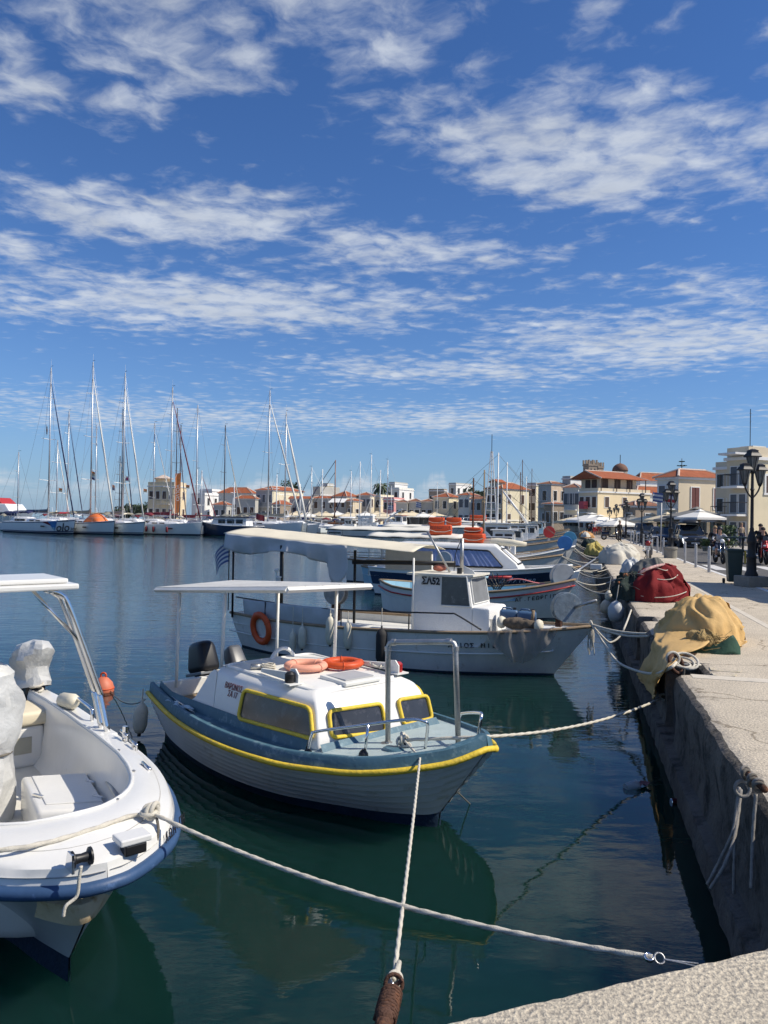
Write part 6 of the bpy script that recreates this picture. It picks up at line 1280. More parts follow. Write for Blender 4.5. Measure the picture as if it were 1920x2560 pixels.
# the ochre corner house with an open roof storey
OA = house('ochre corner house with brown shutters and set-back tiled top storey', 1448, 1494, 1627, 1231, 112, 44, 'flat', None, 'buff', 'ochre', 2, (3, 'shut'), (3, 'shut'), balc=(.35, .75), deep=12.5, name='corner_house')
hO = WY(1494, 1231, 112).z-.98
up_ = MB(); up_.b2((1.3, .8, hO+.2), (9.0, 4.6, hO+2.35)); up_ = up_.build('top_storey', WC['buff'], OA)
zt = hO+2.35; b = MB(); b.add([(.1, -.6, zt-.25), (10.2, -.6, zt-.25), (10.2, 6.0, zt-.25), (.1, 6.0, zt-.25), (.1, 2.7, zt+1.0), (8.2, 2.7, zt+1.0)], [(0, 1, 5, 4), (1, 2, 5), (2, 3, 4, 5), (0, 4, 3), (3, 2, 1, 0)]); ro = b.build('roof', TERR, OA)
MB().tube([(.1, 2.7, zt+1.0), (8.2, 2.7, zt+1.0)], .12, 6).build('ridge', RIDGE, ro); MB().tube([(.1, -.6, zt-.25), (.1, 2.7, zt+1.0)], .1, 6).build('verge', RIDGE, ro); MB().tube([(10.2, -.6, zt-.25), (8.2, 2.7, zt+1.0)], .1, 6).build('hip_ridge', RIDGE, ro)
for i in range(3): win_at(up_, (2.3+i*2.6, .775, hO+1.3), (1, 0, 0), (0, -1, 0), 1.0, 1.35, 'shut', SHUT)
for i in range(2): win_at(up_, (1.28, 1.9+i*1.3, hO+1.3), (0, -1, 0), (-1, 0, 0), .8, 1.2, 'shut', SHUT)
for x in (.4, 3.6, 6.4, 9.8): MB().tube([(x, -.3, hO+.2), (x, -.3, zt-.2)], .07, 6).build('roof_post', SHUT, OA)
MB().b2((-.05, 1.2, 3.6), (-.9, 2.2, 4.7)).xf(Matrix.Translation((-.05, .6, 0))).build('hanging_cloth', mat('pink_cloth', (.55, .10, .12), .9), OA)
house('church nave with long red tiled roof right of the ochre house', 1585, 1600, 1700, 1204, 135, 50, 'hip', 1180, 'white', 'white', 2, (0, 'pane'), (2, 'pane'), name='church_hall', deep=18)
house('red tiled annex between the ochre house and the cream house', 1580, 1592, 1668, 1238, 120, 50, 'hip', 1214, 'pale', 'pale', 1, (0, 'pane'), (0, 'pane'), deep=14)
ch = WY(1550, 1190, 150); CH = thing('church_dome', 'brown church dome with cross above the ochre house roof', 'church', (ch.x, ch.y, .98), 0)
rz_ = (1568-1532)/2*150/F; zb_ = WY(1550, 1178, 150).z-.98
MB().lathe([(rz_, 0), (rz_, zb_)], (0, 0, 0), 16).build('drum_wall', WC['stone'], CH); MB().lathe([(rz_*1.08*math.cos(i*math.pi/18), zb_+rz_*1.08*math.sin(i*math.pi/18)) for i in range(9)]+[(.1, zb_+rz_*1.12)], (0, 0, 0), 20).build('dome', mat('dome_brown', (.17, .085, .055), .8), CH, smooth=True); MB().tube([(0, 0, zb_+rz_), (0, 0, zb_+rz_+1.8)], .07, 5).build('cross', IRON, CH)
for i, (p0, p1_, yt, lab) in enumerate(((1462, 1489, 1148, 'left square stone bell tower with battlements and twin arches'), (1489, 1507, 1154, 'right stone bell tower with battlements, partly behind the left one'))):
    cpt = WY((p0+p1_)/2, yt, 160+i*5); w_ = (p1_-p0)*160/F; h_ = cpt.z-.98
    TW = thing('bell_tower', lab, 'tower', (cpt.x, cpt.y, .98), R(20), 'church bell towers')
    s = WC['stone']; MB().box((0, 0, (h_-1)/2), (w_*.9, w_*.9, h_-1)).build('shaft', s, TW); MB().box((0, 0, h_-1.3), (w_, w_, .3)).build('cornice', s, TW); MB().box((0, 0, h_-4.3), (w_, w_, .25)).build('string_course', s, TW)
    for x in (-1, 0, 1):
        for y in (-1, 0, 1):
            if x or y: MB().box((x*w_*.42, y*w_*.42, h_-.7), (w_*.14, w_*.14, 1.0)).build('merlon', s, TW)
    for x in (-.2, .2):
        for ax in (0, 1):
            pts = [(-.12*w_, 0), (.12*w_, 0), (.12*w_, 1.5), (0, 2.0), (-.12*w_, 1.5)]
            if ax == 0: MB().slab([(x*w_+a, -w_*.46, h_-3.9+c) for a, c in pts], (0, -1, 0), .1).build('arch_opening', PANE, TW)
            else: MB().slab([(-w_*.46, x*w_+a, h_-3.9+c) for a, c in pts], (-1, 0, 0), .1).build('arch_opening', PANE, TW)
# cream house with red hip roof near the cars
CHs = house('cream house with white-framed windows and bright red hip roof', 1645, 1696, 1812, 1197, 74, 46, 'hip', 1170, 'pale', 'buff', 2, (2, 'gshut'), (0, 'shut'), name='house', deep=8.5, balc=(.05, .6))
hC = WY(1696, 1197, 74).z-.98
for x in (2.1, 5.0): win_at(CHs, (x, -.03, hC*.70), (1, 0, 0), (0, -1, 0), 1.0, 2.0, 'rshut')
MB().b2((-.08, -.12, hC*.43), (8.4, -.02, hC*.43+.15)).build('string_course', TRIMW, CHs)
for x in (2.4, 5.4): MB().b2((x-1.3, -.08, 0), (x+1.2, -.02, 2.0)).build('shop_opening', PANE, CHs)
# white balconied block at the right edge
AB = house('cream three-storey block with balconies at the right edge', 1836, 1872, 2010, 1148, 58, 40, 'flat', None, 'buff', 'cream', 3, (0, 'shut'), (0, 'shut'), name='apartment_block', deep=9, parapet=.3)  # buff front, cream flank: shaded and sunlit sides coloured into one cream block
hB = WY(1872, 1148, 58).z-.98
for s_ in range(3):
    z_ = hB*(s_+1)/3.1
    for i in range(2): win_at(AB, (-.01, .5+i*.8, z_-1.0), (0, -1, 0), (-1, 0, 0), .6, 1.4, 'gshut')
    if s_ < 2:
        for k, (y0, y1) in enumerate(((.1, 1.6),)):
            bs = MB().b2((-1.1, y0, z_+.15), (-.02, y1, z_+.30)).build('balcony', TRIMW, AB); MB().tube([(-.02, y0, z_+1.2), (-1.05, y0, z_+1.2), (-1.05, y1, z_+1.2), (-.02, y1, z_+1.2)], .03, 5).build('handrail', IRON, bs)
            for i in range(15): MB().tube([(-1.05, lerp(y0, y1, i/14), z_+.3), (-1.05, lerp(y0, y1, i/14), z_+1.2)], .014, 4).build('baluster', IRON, bs)
win_at(AB, (2.7, -.03, hB*.72), (1, 0, 0), (0, -1, 0), 1.8, 1.3, 'shut')
MB().slab([(-1.3, .1, hB+.5), (-.1, .1, hB+.5), (-.1, 1.7, hB+.5), (-1.3, 1.7, hB+.5)], (0, 0, 1), .15).build('roof_slab', TRIMW, AB)
MB().b2((.8, .3, hB+.4), (2.2, 1.5, hB+1.1)).build('stair_house', WC['pale'], AB)
MB().tube([(1.2, .9, hB+1), (1.2, .9, hB+4.0)], .03, 5).build('antenna_mast', IRON, AB)
for i in range(4): MB().tube([(.8+.05*i, .9-.4+.1*i, hB+3.0+.22*i), (1.6-.05*i, .9+.4-.1*i, hB+3.0+.22*i)], .012, 4).build('antenna_rod', IRON, AB)
house('grey four-balcony house between the cream house and the right-edge block', 1800, 1840, 1862, 1172, 66, 35, 'flat', None, 'buff', 'pale', 3, (2, 'pane'), (0, 'pane'), name='house', balc=(.1, .9), deep=5)
house('low café front with red-brown tiled roof between ochre and cream houses', 1560, 1588, 1650, 1268, 92, 45, 'hip', 1252, 'stone', 'stone', 1, (1, 'pane'), (1, 'pane'), name='cafe', deep=8, rm=TERRO)
# ---------------------------------------------------------------- trees
LEAF = mat('leaf_dark', (.035, .06, .03), .7, 0, .35, 1.5); LEAFP = mat('palm_leaf', (.05, .075, .035), .7, 0, .3, 2); BARK = mat('bark', (.13, .10, .075), .9, 0, .25, 4)
def leafcloud(n, shape, size, seed):
    rnd = random.Random(seed); b = MB()
    for i in range(n):
        c = Vector(shape(rnd)); d = Vector((rnd.gauss(0, 1), rnd.gauss(0, 1), rnd.gauss(0, .7))).normalized(); e = d.orthogonal().normalized(); f = d.cross(e); s = size*rnd.uniform(.6, 1.3)
        b.add([c-e*s, c+f*s*.5, c+e*s, c-f*s*.5], [(0, 1, 2, 3)])
    return b
def tree(label, px, py, D, r, h, seed, n=700, name='tree'):
    p = WY(px, py, D); T = thing(name, label, 'tree', (p.x, p.y, .98), 0)
    MB().tube([(0, 0, -.2), (.1, 0, h*.35), (0, .1, h*.6)], [r*.09, r*.07, r*.04], 7).build('trunk', BARK, T, smooth=True)
    rnd0 = random.Random(seed); cl = [(rnd0.uniform(-.6, .6)*r, rnd0.uniform(-.6, .6)*r, h*.65+rnd0.uniform(-.35, .45)*h*.4, rnd0.uniform(.35, .6)*r) for _ in range(9)]
    def shp(q):
        c = q.choice(cl); v = Vector((q.gauss(0, 1), q.gauss(0, 1), q.gauss(0, 1))).normalized()*c[3]*q.random()**.4; return (c[0]+v.x, c[1]+v.y, c[2]+v.z*.8)
    tag(leafcloud(n, shp, r*.12, seed).build('crown', LEAF, T), kind=None); return T
tree('dark round tree left of the ornate mansion', 345, 1268, 235, 4, 4.6, 1); tree('dark tree beside the ornate mansion wall', 366, 1262, 220, 3, 5.5, 2); tree('low green tree behind the orange tent yacht', 318, 1275, 238, 4.5, 3.6, 3)
tree('pine tree crown rising behind the large red hip roof', 728, 1215, 235, 3.2, 15, 4); tree('green tree left of the yellow dormer house', 1188, 1225, 215, 4.2, 11, 5); tree('dark tree behind the low orange roof', 537, 1262, 215, 4, 7, 6)
pp = WY(952, 1262, 205); PT = thing('palm_tree', 'palm tree rising behind the yellow parapet house', 'palm', (pp.x, pp.y, .98), 0); hp_ = WY(952, 1212, 205).z-.98
MB().tube([(0, 0, -.3), (.1, 0, hp_*.5), (0, 0, hp_)], [.35, .28, .3], 8).build('trunk', BARK, PT, smooth=True)
for i in range(34):
    a = i*2.4; up0 = .9-1.5*(i/34); d = Vector((math.cos(a), math.sin(a), 0)); L_ = 2.7
    pts = [Vector((0, 0, hp_))+d*L_*t+Vector((0, 0, up0*L_*t-1.3*L_*t*t*.8)) for t in (0, .33, .66, 1)]; s = Vector((-d.y, d.x, 0)); b = MB()
    b.strip([[p-s*w_-Vector((0, 0, w_*.5)), p, p+s*w_-Vector((0, 0, w_*.5))] for p, w_ in zip(pts, (.1, .42, .38, .05))]); b.build('frond', LEAFP, PT)
np_ = WY(1704, 1200, 110); NP = thing('norfolk_pine', 'tiered Norfolk pine behind the cream house roof', 'pine', (np_.x, np_.y, .98), 0); ht = WY(1704, 1146, 110).z-.98
MB().tube([(0, 0, 0), (0, 0, ht)], [.25, .04], 7).build('trunk', BARK, NP)
for k in range(8):
    z_ = ht-.5-k*.62; r_ = .35+k*.27
    for i in range(7):
        a = i*.9+k*.5; d = Vector((math.cos(a), math.sin(a), 0)); s = Vector((-d.y, d.x, 0)); b = MB()
        rnd = random.Random(k*10+i)
        for q in range(12):
            t = (q+1)/12; c = Vector((0, 0, z_))+d*r_*t+Vector((0, 0, .18*t*r_*.6)); ww = .16*(1.1-t*.6); b.add([c-s*ww+d*.1, c+Vector((0, 0, .10)), c+s*ww+d*.1, c-Vector((0, 0, .05))], [(0, 1, 2, 3)])
        b.build('branch', LEAF, NP)
# ---------------------------------------------------------------- street furniture, vehicles, people
LAMPB = mat('lamp_post_black', (.016, .017, .02), .5, .2, .15, 5, .1, 20); FROST = mat('lamp_glass', (.10, .105, .10), .3, 0, .1, 3)
STONEB = mat('lamp_base_concrete', (.27, .25, .21), .9, 0, .2, 4, .5, 30, col2=(.17, .16, .13), amt=.4)
def lantern(T, c, s=1.0):
    l = MB().lathe([(.07*s, 0), (.085*s, .02), (.175*s, .40*s), (.18*s, .42*s)], c, 4, Matrix.Rotation(R(45), 3, 'Z')).build('lantern', FROST, T)
    MB().lathe([(.24*s, .42*s), (.25*s, .45*s), (.19*s, .53*s), (.16*s, .55*s), (.15*s, .60*s), (.17*s, .61*s), (.05*s, .66*s)], c, 4, Matrix.Rotation(R(45), 3, 'Z')).build('lantern_cap', LAMPB, l)
    fr = MB()
    for i in range(4):
        a = R(45+90*i)+R(45); fr.tube([Vector(c)+Vector((.075*s*math.cos(a), .075*s*math.sin(a), 0)), Vector(c)+Vector((.18*s*math.cos(a), .18*s*math.sin(a), .42*s))], .014*s, 5)
    tag(fr.build('lantern_frame', LAMPB, l), kind='stuff'); MB().lathe([(.02, -.1*s), (.06*s, -.04*s), (.08*s, 0)], c, 8).build('lantern_socket', LAMPB, l)
def lamp(label, loc, base):
    T = thing('street_lamp', label, 'street lamp', loc, R(12), 'three-lantern street lamps on the quay')
    z0 = .28
    if base == 'block': MB().box((0, 0, .14), (.62, .62, .28)).build('base_block', STONEB, T, bevel=.02)
    elif base == 'tub': MB().lathe([(.30, 0), (.30, .40), (.33, .42), (.33, .52), (.2, .53)], (0, 0, 0), 18).build('concrete_tub', STONEB, T, smooth=40); z0 = .45
    MB().lathe([(.17, z0), (.17, z0+.05), (.13, z0+.12), (.12, z0+.45), (.135, z0+.48), (.135, z0+.53), (.105, z0+.57), (.10, z0+.85), (.12, z0+.88), (.12, z0+.95), (.075, 1.42), (.05, 1.5), (.06, 1.53), (.045, 1.56), (.04, 2.55), (.06, 2.58), (.04, 2.62), (.035, 3.05)], (0, 0, 0), 14).build('post', LAMPB, T, smooth=40)
    for i in range(2):
        a = R(8+180*i); d = Vector((math.cos(a), math.sin(a), 0)); e = d*.26
        MB().tube(smooth_path([Vector((0, 0, 2.35)), Vector((0, 0, 2.45))+d*.12, Vector((0, 0, 2.6))+d*.23, Vector((0, 0, 2.72))+e], 5), .022, 7).build('arm', LAMPB, T, smooth=True); lantern(T, e+Vector((0, 0, 2.74)), .82)
    lantern(T, (0, 0, 3.06), .92); return T
lpos = [(1878, 1475, 'nearest black street lamp on a square concrete block'), (1676, 1398, 'second street lamp, standing in a round concrete tub')]
L1 = lamp(lpos[0][2], W(1878, 1466, 1.0), 'block'); L2 = lamp(lpos[1][2], W(1676, 1395, 1.0), 'tub'); L3 = lamp('third street lamp on the quay, beside the dark blue cars', W(1676, 1395, 1.0)+QU*16.3, None)
for i, lab in enumerate(('fourth street lamp along the quay, by the taxi', 'fifth street lamp along the quay, by the parked scooter', 'sixth street lamp along the quay, beside the white parasols', 'farthest of the seven street lamps, before the ochre house')):
    c = cp(L3); place(c, L3.location+QU*(16.6*(i+1)), R(12), lab)
POST = mat('bollard_grey', (.40, .40, .40), .5, .3, .12, 6)
bol = None
for i, lab in enumerate(('grey post bollard nearest the litter bin', 'grey post bollard second from the litter bin', 'grey post bollard third from the litter bin', 'grey post bollard just left of the concrete tub', 'grey post bollard beside the parked motorcycle', 'grey post bollard before the black taxi', 'grey post bollard before the dark car with sloping bonnet', 'grey post bollard before the grey car', 'grey post bollard before the silver taxi', 'grey post bollard beside the man in black', 'grey post bollard behind the man in black', 'farthest grey post bollard of the row')):
    u_ = 28.0+2.95*i+(5 if i >= 3 else 0)
    if bol is None:
        bol = thing('bollard', lab, 'bollard', Q(u_, 4.45), 0, 'grey post bollards'); MB().lathe([(.05, 0), (.05, .78), (.045, .80), (.045, .815), (.05, .82), (.05, .86), (.03, .89), (.01, .895)], (0, 0, 0), 12).build('post', POST, bol, smooth=40)
        MB().lathe([(.08, 0), (.08, .012)], (0, 0, 0), 12).build('foot_plate', POST, bol); o = bol
    else: o = cp(bol)
    place(o, Q(u_, 4.45), 0, lab)
GRB = mat('bin_green', (.03, .055, .05), .5, 0, .1, 4)
bn = thing('litter_bin', 'dark green wheeled litter bin beside the nearest street lamp', 'bin', Q(23.0, 4.30), QA*-1)
MB().lathe([(.19, .06), (.24, .88), (.26, .90), (.26, .96), (.2, .97)], (0, 0, 0), 4, Matrix.Rotation(R(45), 3, 'Z'), 1.2, 1.2).build('body', GRB, bn, bevel=.02); MB().box((0, 0, 1.28), (.62, .5, .04)).build('hood', GRB, bn); MB().tube([(.22, 0, .9), (.22, 0, 1.27)], .03, 6).build('hood_post', LAMPB, bn); MB().box((.25, -.16, .75), (.03, .1, .35)).build('sticker', mat('sticker_yellow', (.6, .45, .06), .6), bn)
for s_ in (-1, 1): MB().tube([(s_*.2, .18, .07), (s_*.26, .18, .07)], .07, 10).build('wheel', RUBB, bn)
sg = thing('sign_pole', 'tall plain grey sign pole at the kerb left of the second lamp', 'pole', W(1652, 1381, 1.0)); hz = WY(1652, 1257, sg.location.y).z-1.0
MB().tube([(0, 0, 0), (0, 0, hz)], .04, 8).build('pole', POST, sg, smooth=True); MB().box((0, 0, .01), (.2, .2, .02)).build('foot_plate', POST, sg)
cs = thing('crossing_sign', 'blue square pedestrian crossing sign beyond the road', 'road sign', Q(47.5, VR+.4, 1.01)); cz = WY(1754, 1292, cs.location.y).z-1.01
MB().tube([(0, 0, 0), (0, 0, cz+.3)], .03, 6).build('pole', POST, cs); pl = MB().box((0, -.04, cz), (.55, .02, .55)).build('plate', mat('sign_blue', (.02, .06, .20), .4), cs)
MB().slab([(-.2, -.052, cz-.18), (.2, -.052, cz-.18), (0, -.052, cz+.2)], (0, -1, 0), .004).build('triangle', PAINTW, pl); MB().slab([(-.05, -.06, cz-.15), (.05, -.06, cz-.15), (.02, -.06, cz+.06), (-.02, -.06, cz+.06)], (0, -1, 0), .004).build('walker', LETK, pl)

TYRE = mat('tyre', (.018, .018, .018), .85, 0, .2, 8); RIMM = mat('alloy_rim', (.45, .45, .46), .3, .8, .05, 3); CGL = mat('car_glass', (.014, .018, .022), .06, 0, .1, 1, spec=.8)
HEADL = mat('headlamp', (.75, .77, .78), .15, 0, .05, 3); PLATE = mat('plate_white', (.75, .75, .73), .5)
DRL = mat('daytime_light', (.9, .9, .9), .3, emit=((1, 1, 1), 3.0))
def wheel(T, c, r, w_, ax='Y', nm='wheel'):
    rt = Matrix.Rotation(R(90), 3, 'X'); o = MB().lathe([(r*.62, -w_/2), (r*.93, -w_/2), (r, -w_*.3), (r, w_*.3), (r*.93, w_/2), (r*.62, w_/2)], c, 20, rt).build(nm, TYRE, T, smooth=40)
    MB().lathe([(.04, -w_*.42), (r*.60, -w_*.36), (r*.64, -w_*.45), (r*.64, w_*.45), (r*.60, w_*.36), (.04, w_*.42)], c, 14, rt).build('rim', RIMM, o, smooth=40); return o
def car(label, loc, rz, col, L=4.4, w_=1.8, h=1.6, taxi=False, box=False, drl=False, txt=None, suv=True):
    T = thing('car', label, 'car', loc, rz, 'cars in the harbour street'); P = mat('car_paint_'+col[0], col[1], .25, .3, .05, 2, coat=.6)
    hb = h*.60; secs = []
    for x, zl, zt, hw in ((-.5, .32, .92, .80), (-.47, .24, 1.0, .90), (-.36, .22, 1.0, .97), (-.15, .20, 1.0, 1.0), (.12, .20, 1.0, 1.0), (.22, .20, .98, 1.0), (.36, .22, .90, .97), (.45, .24, .80, .90), (.485, .28, .72, .80), (.50, .34, .62, .72)):
        W2 = w_/2*hw; z1 = hb*zt; secs.append([(x*L, -W2*.92, zl), (x*L, -W2, zl+.15), (x*L, -W2, lerp(zl, z1, .7)), (x*L, -W2*.93, z1), (x*L, 0, z1+.04*(zt)), (x*L, W2*.93, z1), (x*L, W2, lerp(zl, z1, .7)), (x*L, W2, zl+.15), (x*L, W2*.92, zl)])
    b = MB(); b.strip(secs); b.f.append(tuple(range(9))); o9 = (len(secs)-1)*9; b.f.append(tuple(o9+i for i in range(9))[::-1]); b.m += [0, 0]; b.strip([[s_[0], s_[-1]] for s_ in secs])
    body = b.build('body', P, T, smooth=40)
    xr0, xr1 = -.44*L, .20*L; gl = loft_box([(hb*.96, xr0, xr1, w_*.44, w_*.44), (h*.80, xr0+.10, xr1-.42, w_*.405, w_*.40), (h-.06, xr0+.30, xr1-.80, w_*.36, w_*.35)]).build('cabin_glass', CGL, T, smooth=30)
    loft_box([(h-.075, xr0+.24, xr1-.76, w_*.375, w_*.365), (h-.02, xr0+.34, xr1-.90, w_*.35, w_*.34), (h, xr0+.6, xr1-1.2, w_*.28, w_*.28)]).build('roof', P, T, smooth=60)
    for s_ in (-1, 1):
        pl_ = MB(); pl_.tube([(xr1-.02, s_*w_*.445, hb*.96), (xr1-.42, s_*w_*.41, h*.80), (xr1-.80, s_*w_*.365, h-.05)], .045, 6).build('front_pillar', P, T, smooth=True)
        MB().tube([(-.08*L, s_*w_*.45, hb*.96), (-.10*L, s_*w_*.37, h-.05)], .05, 6).build('middle_pillar', P, T)
        MB().tube([(-.32*L, s_*w_*.45, hb*.96), (-.30*L, s_*w_*.37, h-.05)], .07, 6).build('rear_pillar', P, T)
        mi = MB().box((xr1-.25, s_*(w_/2+.10), hb*1.02), (.14, .18, .13)).build('mirror', P, T, bevel=.03)
        MB().box((.475*L, s_*w_*.36, hb*.70), (.16, .36, .14), Matrix.Rotation(s_*R(-14), 3, 'Z')).build('headlight', HEADL, body, bevel=.03)
        if drl: MB().box((.487*L, s_*w_*.43, hb*.50), (.05, .05, .36), Matrix.Rotation(s_*R(-12), 3, 'X')).build('daytime_lamp', DRL, body)
        for x in (-.30, .315): wheel(T, (x*L, s_*(w_/2-.10), .33), .33, .22)
    gr = MB().box((.492*L, 0, hb*.52), (.06, w_*.52, .22)).build('grille', BLACK, body, bevel=.02); MB().box((.49*L, 0, .26), (.10, w_*.74, .12)).build('bumper', BLACK, body, bevel=.03)
    pt = MB().box((.503*L, 0, hb*.36), (.03, .52, .11)).build('plate', PLATE, body); MB().lathe([(.05, -.01), (.06, 0), (.05, .01)], (.50*L, 0, hb*.62), 8, Matrix.Rotation(R(90), 3, 'Y')).build('emblem', RIMM, gr)
    if txt: text_on(txt, .10, on(T, (.505*L+.016, 0, hb*.36)), frame_of(T).to_3x3() @ Vector((0, 1, 0)), frame_of(T).to_3x3() @ Vector((1, 0, 0)), 'plate_text', LETK, pt, True)
    if taxi: MB().box((-.05*L, 0, h+.07), (.16, .5, .13)).build('taxi_sign', mat('taxi_yellow', (.75, .62, .18), .5), T, bevel=.02)
    if box:
        rb = MB().grid(lambda u, v: (lerp(-.40*L, .12*L, u), .36*(2*v-1)*w_*(.6+.4*math.sin(math.pi*u)**.3), h+.12+.34*math.sin(math.pi*u)**.4*math.sin(math.pi*v)**.35), 14, 10).build('roof_box', mat('roofbox_black', (.022, .024, .027), .35), T, smooth=True, solid=.02)
        for s_ in (-1, 1): MB().tube([(-.28*L, s_*.4*w_, h+.04), (.0, s_*.4*w_, h+.06)], .025, 6).build('roof_bar', BLACK, T)
        for x in (-.24*L, -.02*L): MB().box((x, 0, h+.09), (.08, w_*.8, .05)).build('cross_bar', BLACK, T)
    return T
hd = math.atan2(-QU.y, -QU.x)
ROADZ = .905
def rp_(px, py): return W(px, py, ROADZ)
car('dark grey SUV with black roof box and bright running lights', rp_(1724, 1368), hd+R(2), ('dark', (.028, .03, .034)), 4.45, 1.86, 1.66, box=True, drl=True, txt='ΥΖΗ 1984')
car('black taxi saloon with yellow roof sign behind the second lamp', rp_(1654, 1360), hd+R(-2), ('black', (.02, .022, .028)), 4.6, 1.82, 1.46, taxi=True)
car('grey SUV with silver badge between third lamp and black taxi', rp_(1611, 1352), hd+R(-1), ('grey', (.055, .06, .065)), 4.6, 1.9, 1.75, txt='ΥΒΚ 302')
car('silver taxi with pale roof sign right of the man in black', rp_(1576, 1343), hd, ('silver', (.45, .46, .47)), 4.4, 1.78, 1.52, taxi=True)
car('small dark green car at the roadside left of the silver taxi', rp_(1543, 1333), hd, ('green', (.015, .05, .045)), 4.2, 1.75, 1.5)
car('white van parked by the far fishing quay', Vector((14.5, 140, 1.0)), R(200), ('white', (.7, .7, .7)), 4.8, 1.9, 2.1)
car('pale blue pickup on the far quay left of the crane trawler', Vector((2.5, 170, 1.0)), R(190), ('paleblue', (.35, .45, .55)), 4.8, 1.9, 1.9)
# unseen box truck added outside the right edge to throw the broad pavement shadow
tk = thing('shadow_truck', 'white box truck added out of view at right to cast the pavement shadow', 'truck', Q(20.9, 6.75, .90), hd)
MB().b2((-2.0, -1.12, .75), (2.0, 1.12, 2.75)).build('cargo_box', WHITE, tk, bevel=.03); loft_box([(.5, 2.06, 3.7, 1.0, 1.0), (1.5, 2.06, 3.65, 1.0, .98), (2.3, 2.06, 3.1, .95, .85)]).build('cab', WHITE, tk, bevel=.05)
MB().box((.7, 0, .62), (5.6, .8, .22)).build('chassis', BLACK, tk); MB().slab([(3.66, -.85, 1.5), (3.66, .85, 1.5), (3.14, .78, 2.2), (3.14, -.78, 2.2)], (1, 0, .7), .03).xf(Matrix.Translation((.03, 0, .02))).build('windscreen', CGL, tk)
for x in (-1.2, 2.9):
    for s_ in (-1, 1): wheel(tk, (x, s_*.95, .38), .38, .26)

# people as one skinned surface each, colours by limb
SKINM = mat('skin', (.52, .30, .21), .6, 0, .05, 3)
CM = {}
def cloth(n, c): return CM.setdefault(n, mat('cloth_'+n, c, .85, 0, .12, 6, .2, 30))
cloth('black', (.015, .015, .018)); cloth('white', (.72, .71, .69)); cloth('red', (.50, .02, .025)); cloth('grey', (.42, .42, .43)); cloth('navy', (.02, .03, .07)); cloth('tan', (.42, .33, .24)); cloth('teal', (.05, .18, .22))
HAIRB = mat('hair_dark', (.02, .015, .012), .7); HAIRF = mat('hair_fair', (.30, .20, .10), .7)
RAD = dict(pel=.135, che=.15, nec=.058, hdb=.085, hdt=.082, shl=.068, shr=.068, ell=.048, elr=.048, wrl=.036, wrr=.036, hal=.034, har=.034, hil=.095, hir=.095, knl=.065, knr=.065, anl=.045, anr=.045, tol=.042, tor=.042)
EDG = (('pel', 'che'), ('che', 'nec'), ('nec', 'hdb'), ('hdb', 'hdt'), ('che', 'shl'), ('che', 'shr'), ('shl', 'ell'), ('shr', 'elr'), ('ell', 'wrl'), ('elr', 'wrr'), ('wrl', 'hal'), ('wrr', 'har'), ('pel', 'hil'), ('pel', 'hir'), ('hil', 'knl'), ('hir', 'knr'), ('knl', 'anl'), ('knr', 'anr'), ('anl', 'tol'), ('anr', 'tor'))
STAND = dict(pel=(0, 0, .96), che=(0, .01, 1.27), nec=(0, 0, 1.47), hdb=(0, -.01, 1.57), hdt=(0, -.015, 1.68), shl=(-.17, .01, 1.41), shr=(.17, .01, 1.41), ell=(-.25, .03, 1.14), elr=(.25, .03, 1.14), wrl=(-.25, -.06, .92), wrr=(.25, -.06, .92), hal=(-.25, -.09, .83), har=(.25, -.09, .83), hil=(-.09, 0, .90), hir=(.09, 0, .90), knl=(-.10, -.02, .50), knr=(.11, -.01, .50), anl=(-.11, .02, .09), anr=(.12, .02, .09), tol=(-.12, -.12, .045), tor=(.13, -.12, .045))
RIDE = dict(pel=(0, .12, .84), che=(0, .02, 1.14), nec=(0, -.04, 1.33), hdb=(0, -.06, 1.43), hdt=(0, -.07, 1.54), shl=(-.19, -.02, 1.28), shr=(.19, -.02, 1.28), ell=(-.33, -.16, 1.08), elr=(.33, -.16, 1.08), wrl=(-.31, -.38, 1.02), wrr=(.31, -.38, 1.02), hal=(-.29, -.46, 1.02), har=(.29, -.46, 1.02), hil=(-.11, .08, .80), hir=(.11, .08, .80), knl=(-.20, -.32, .72), knr=(.20, -.32, .72), anl=(-.19, -.22, .34), anr=(.19, -.22, .34), tol=(-.19, -.36, .30), tor=(.19, -.36, .30))
PCOUNT = [0]
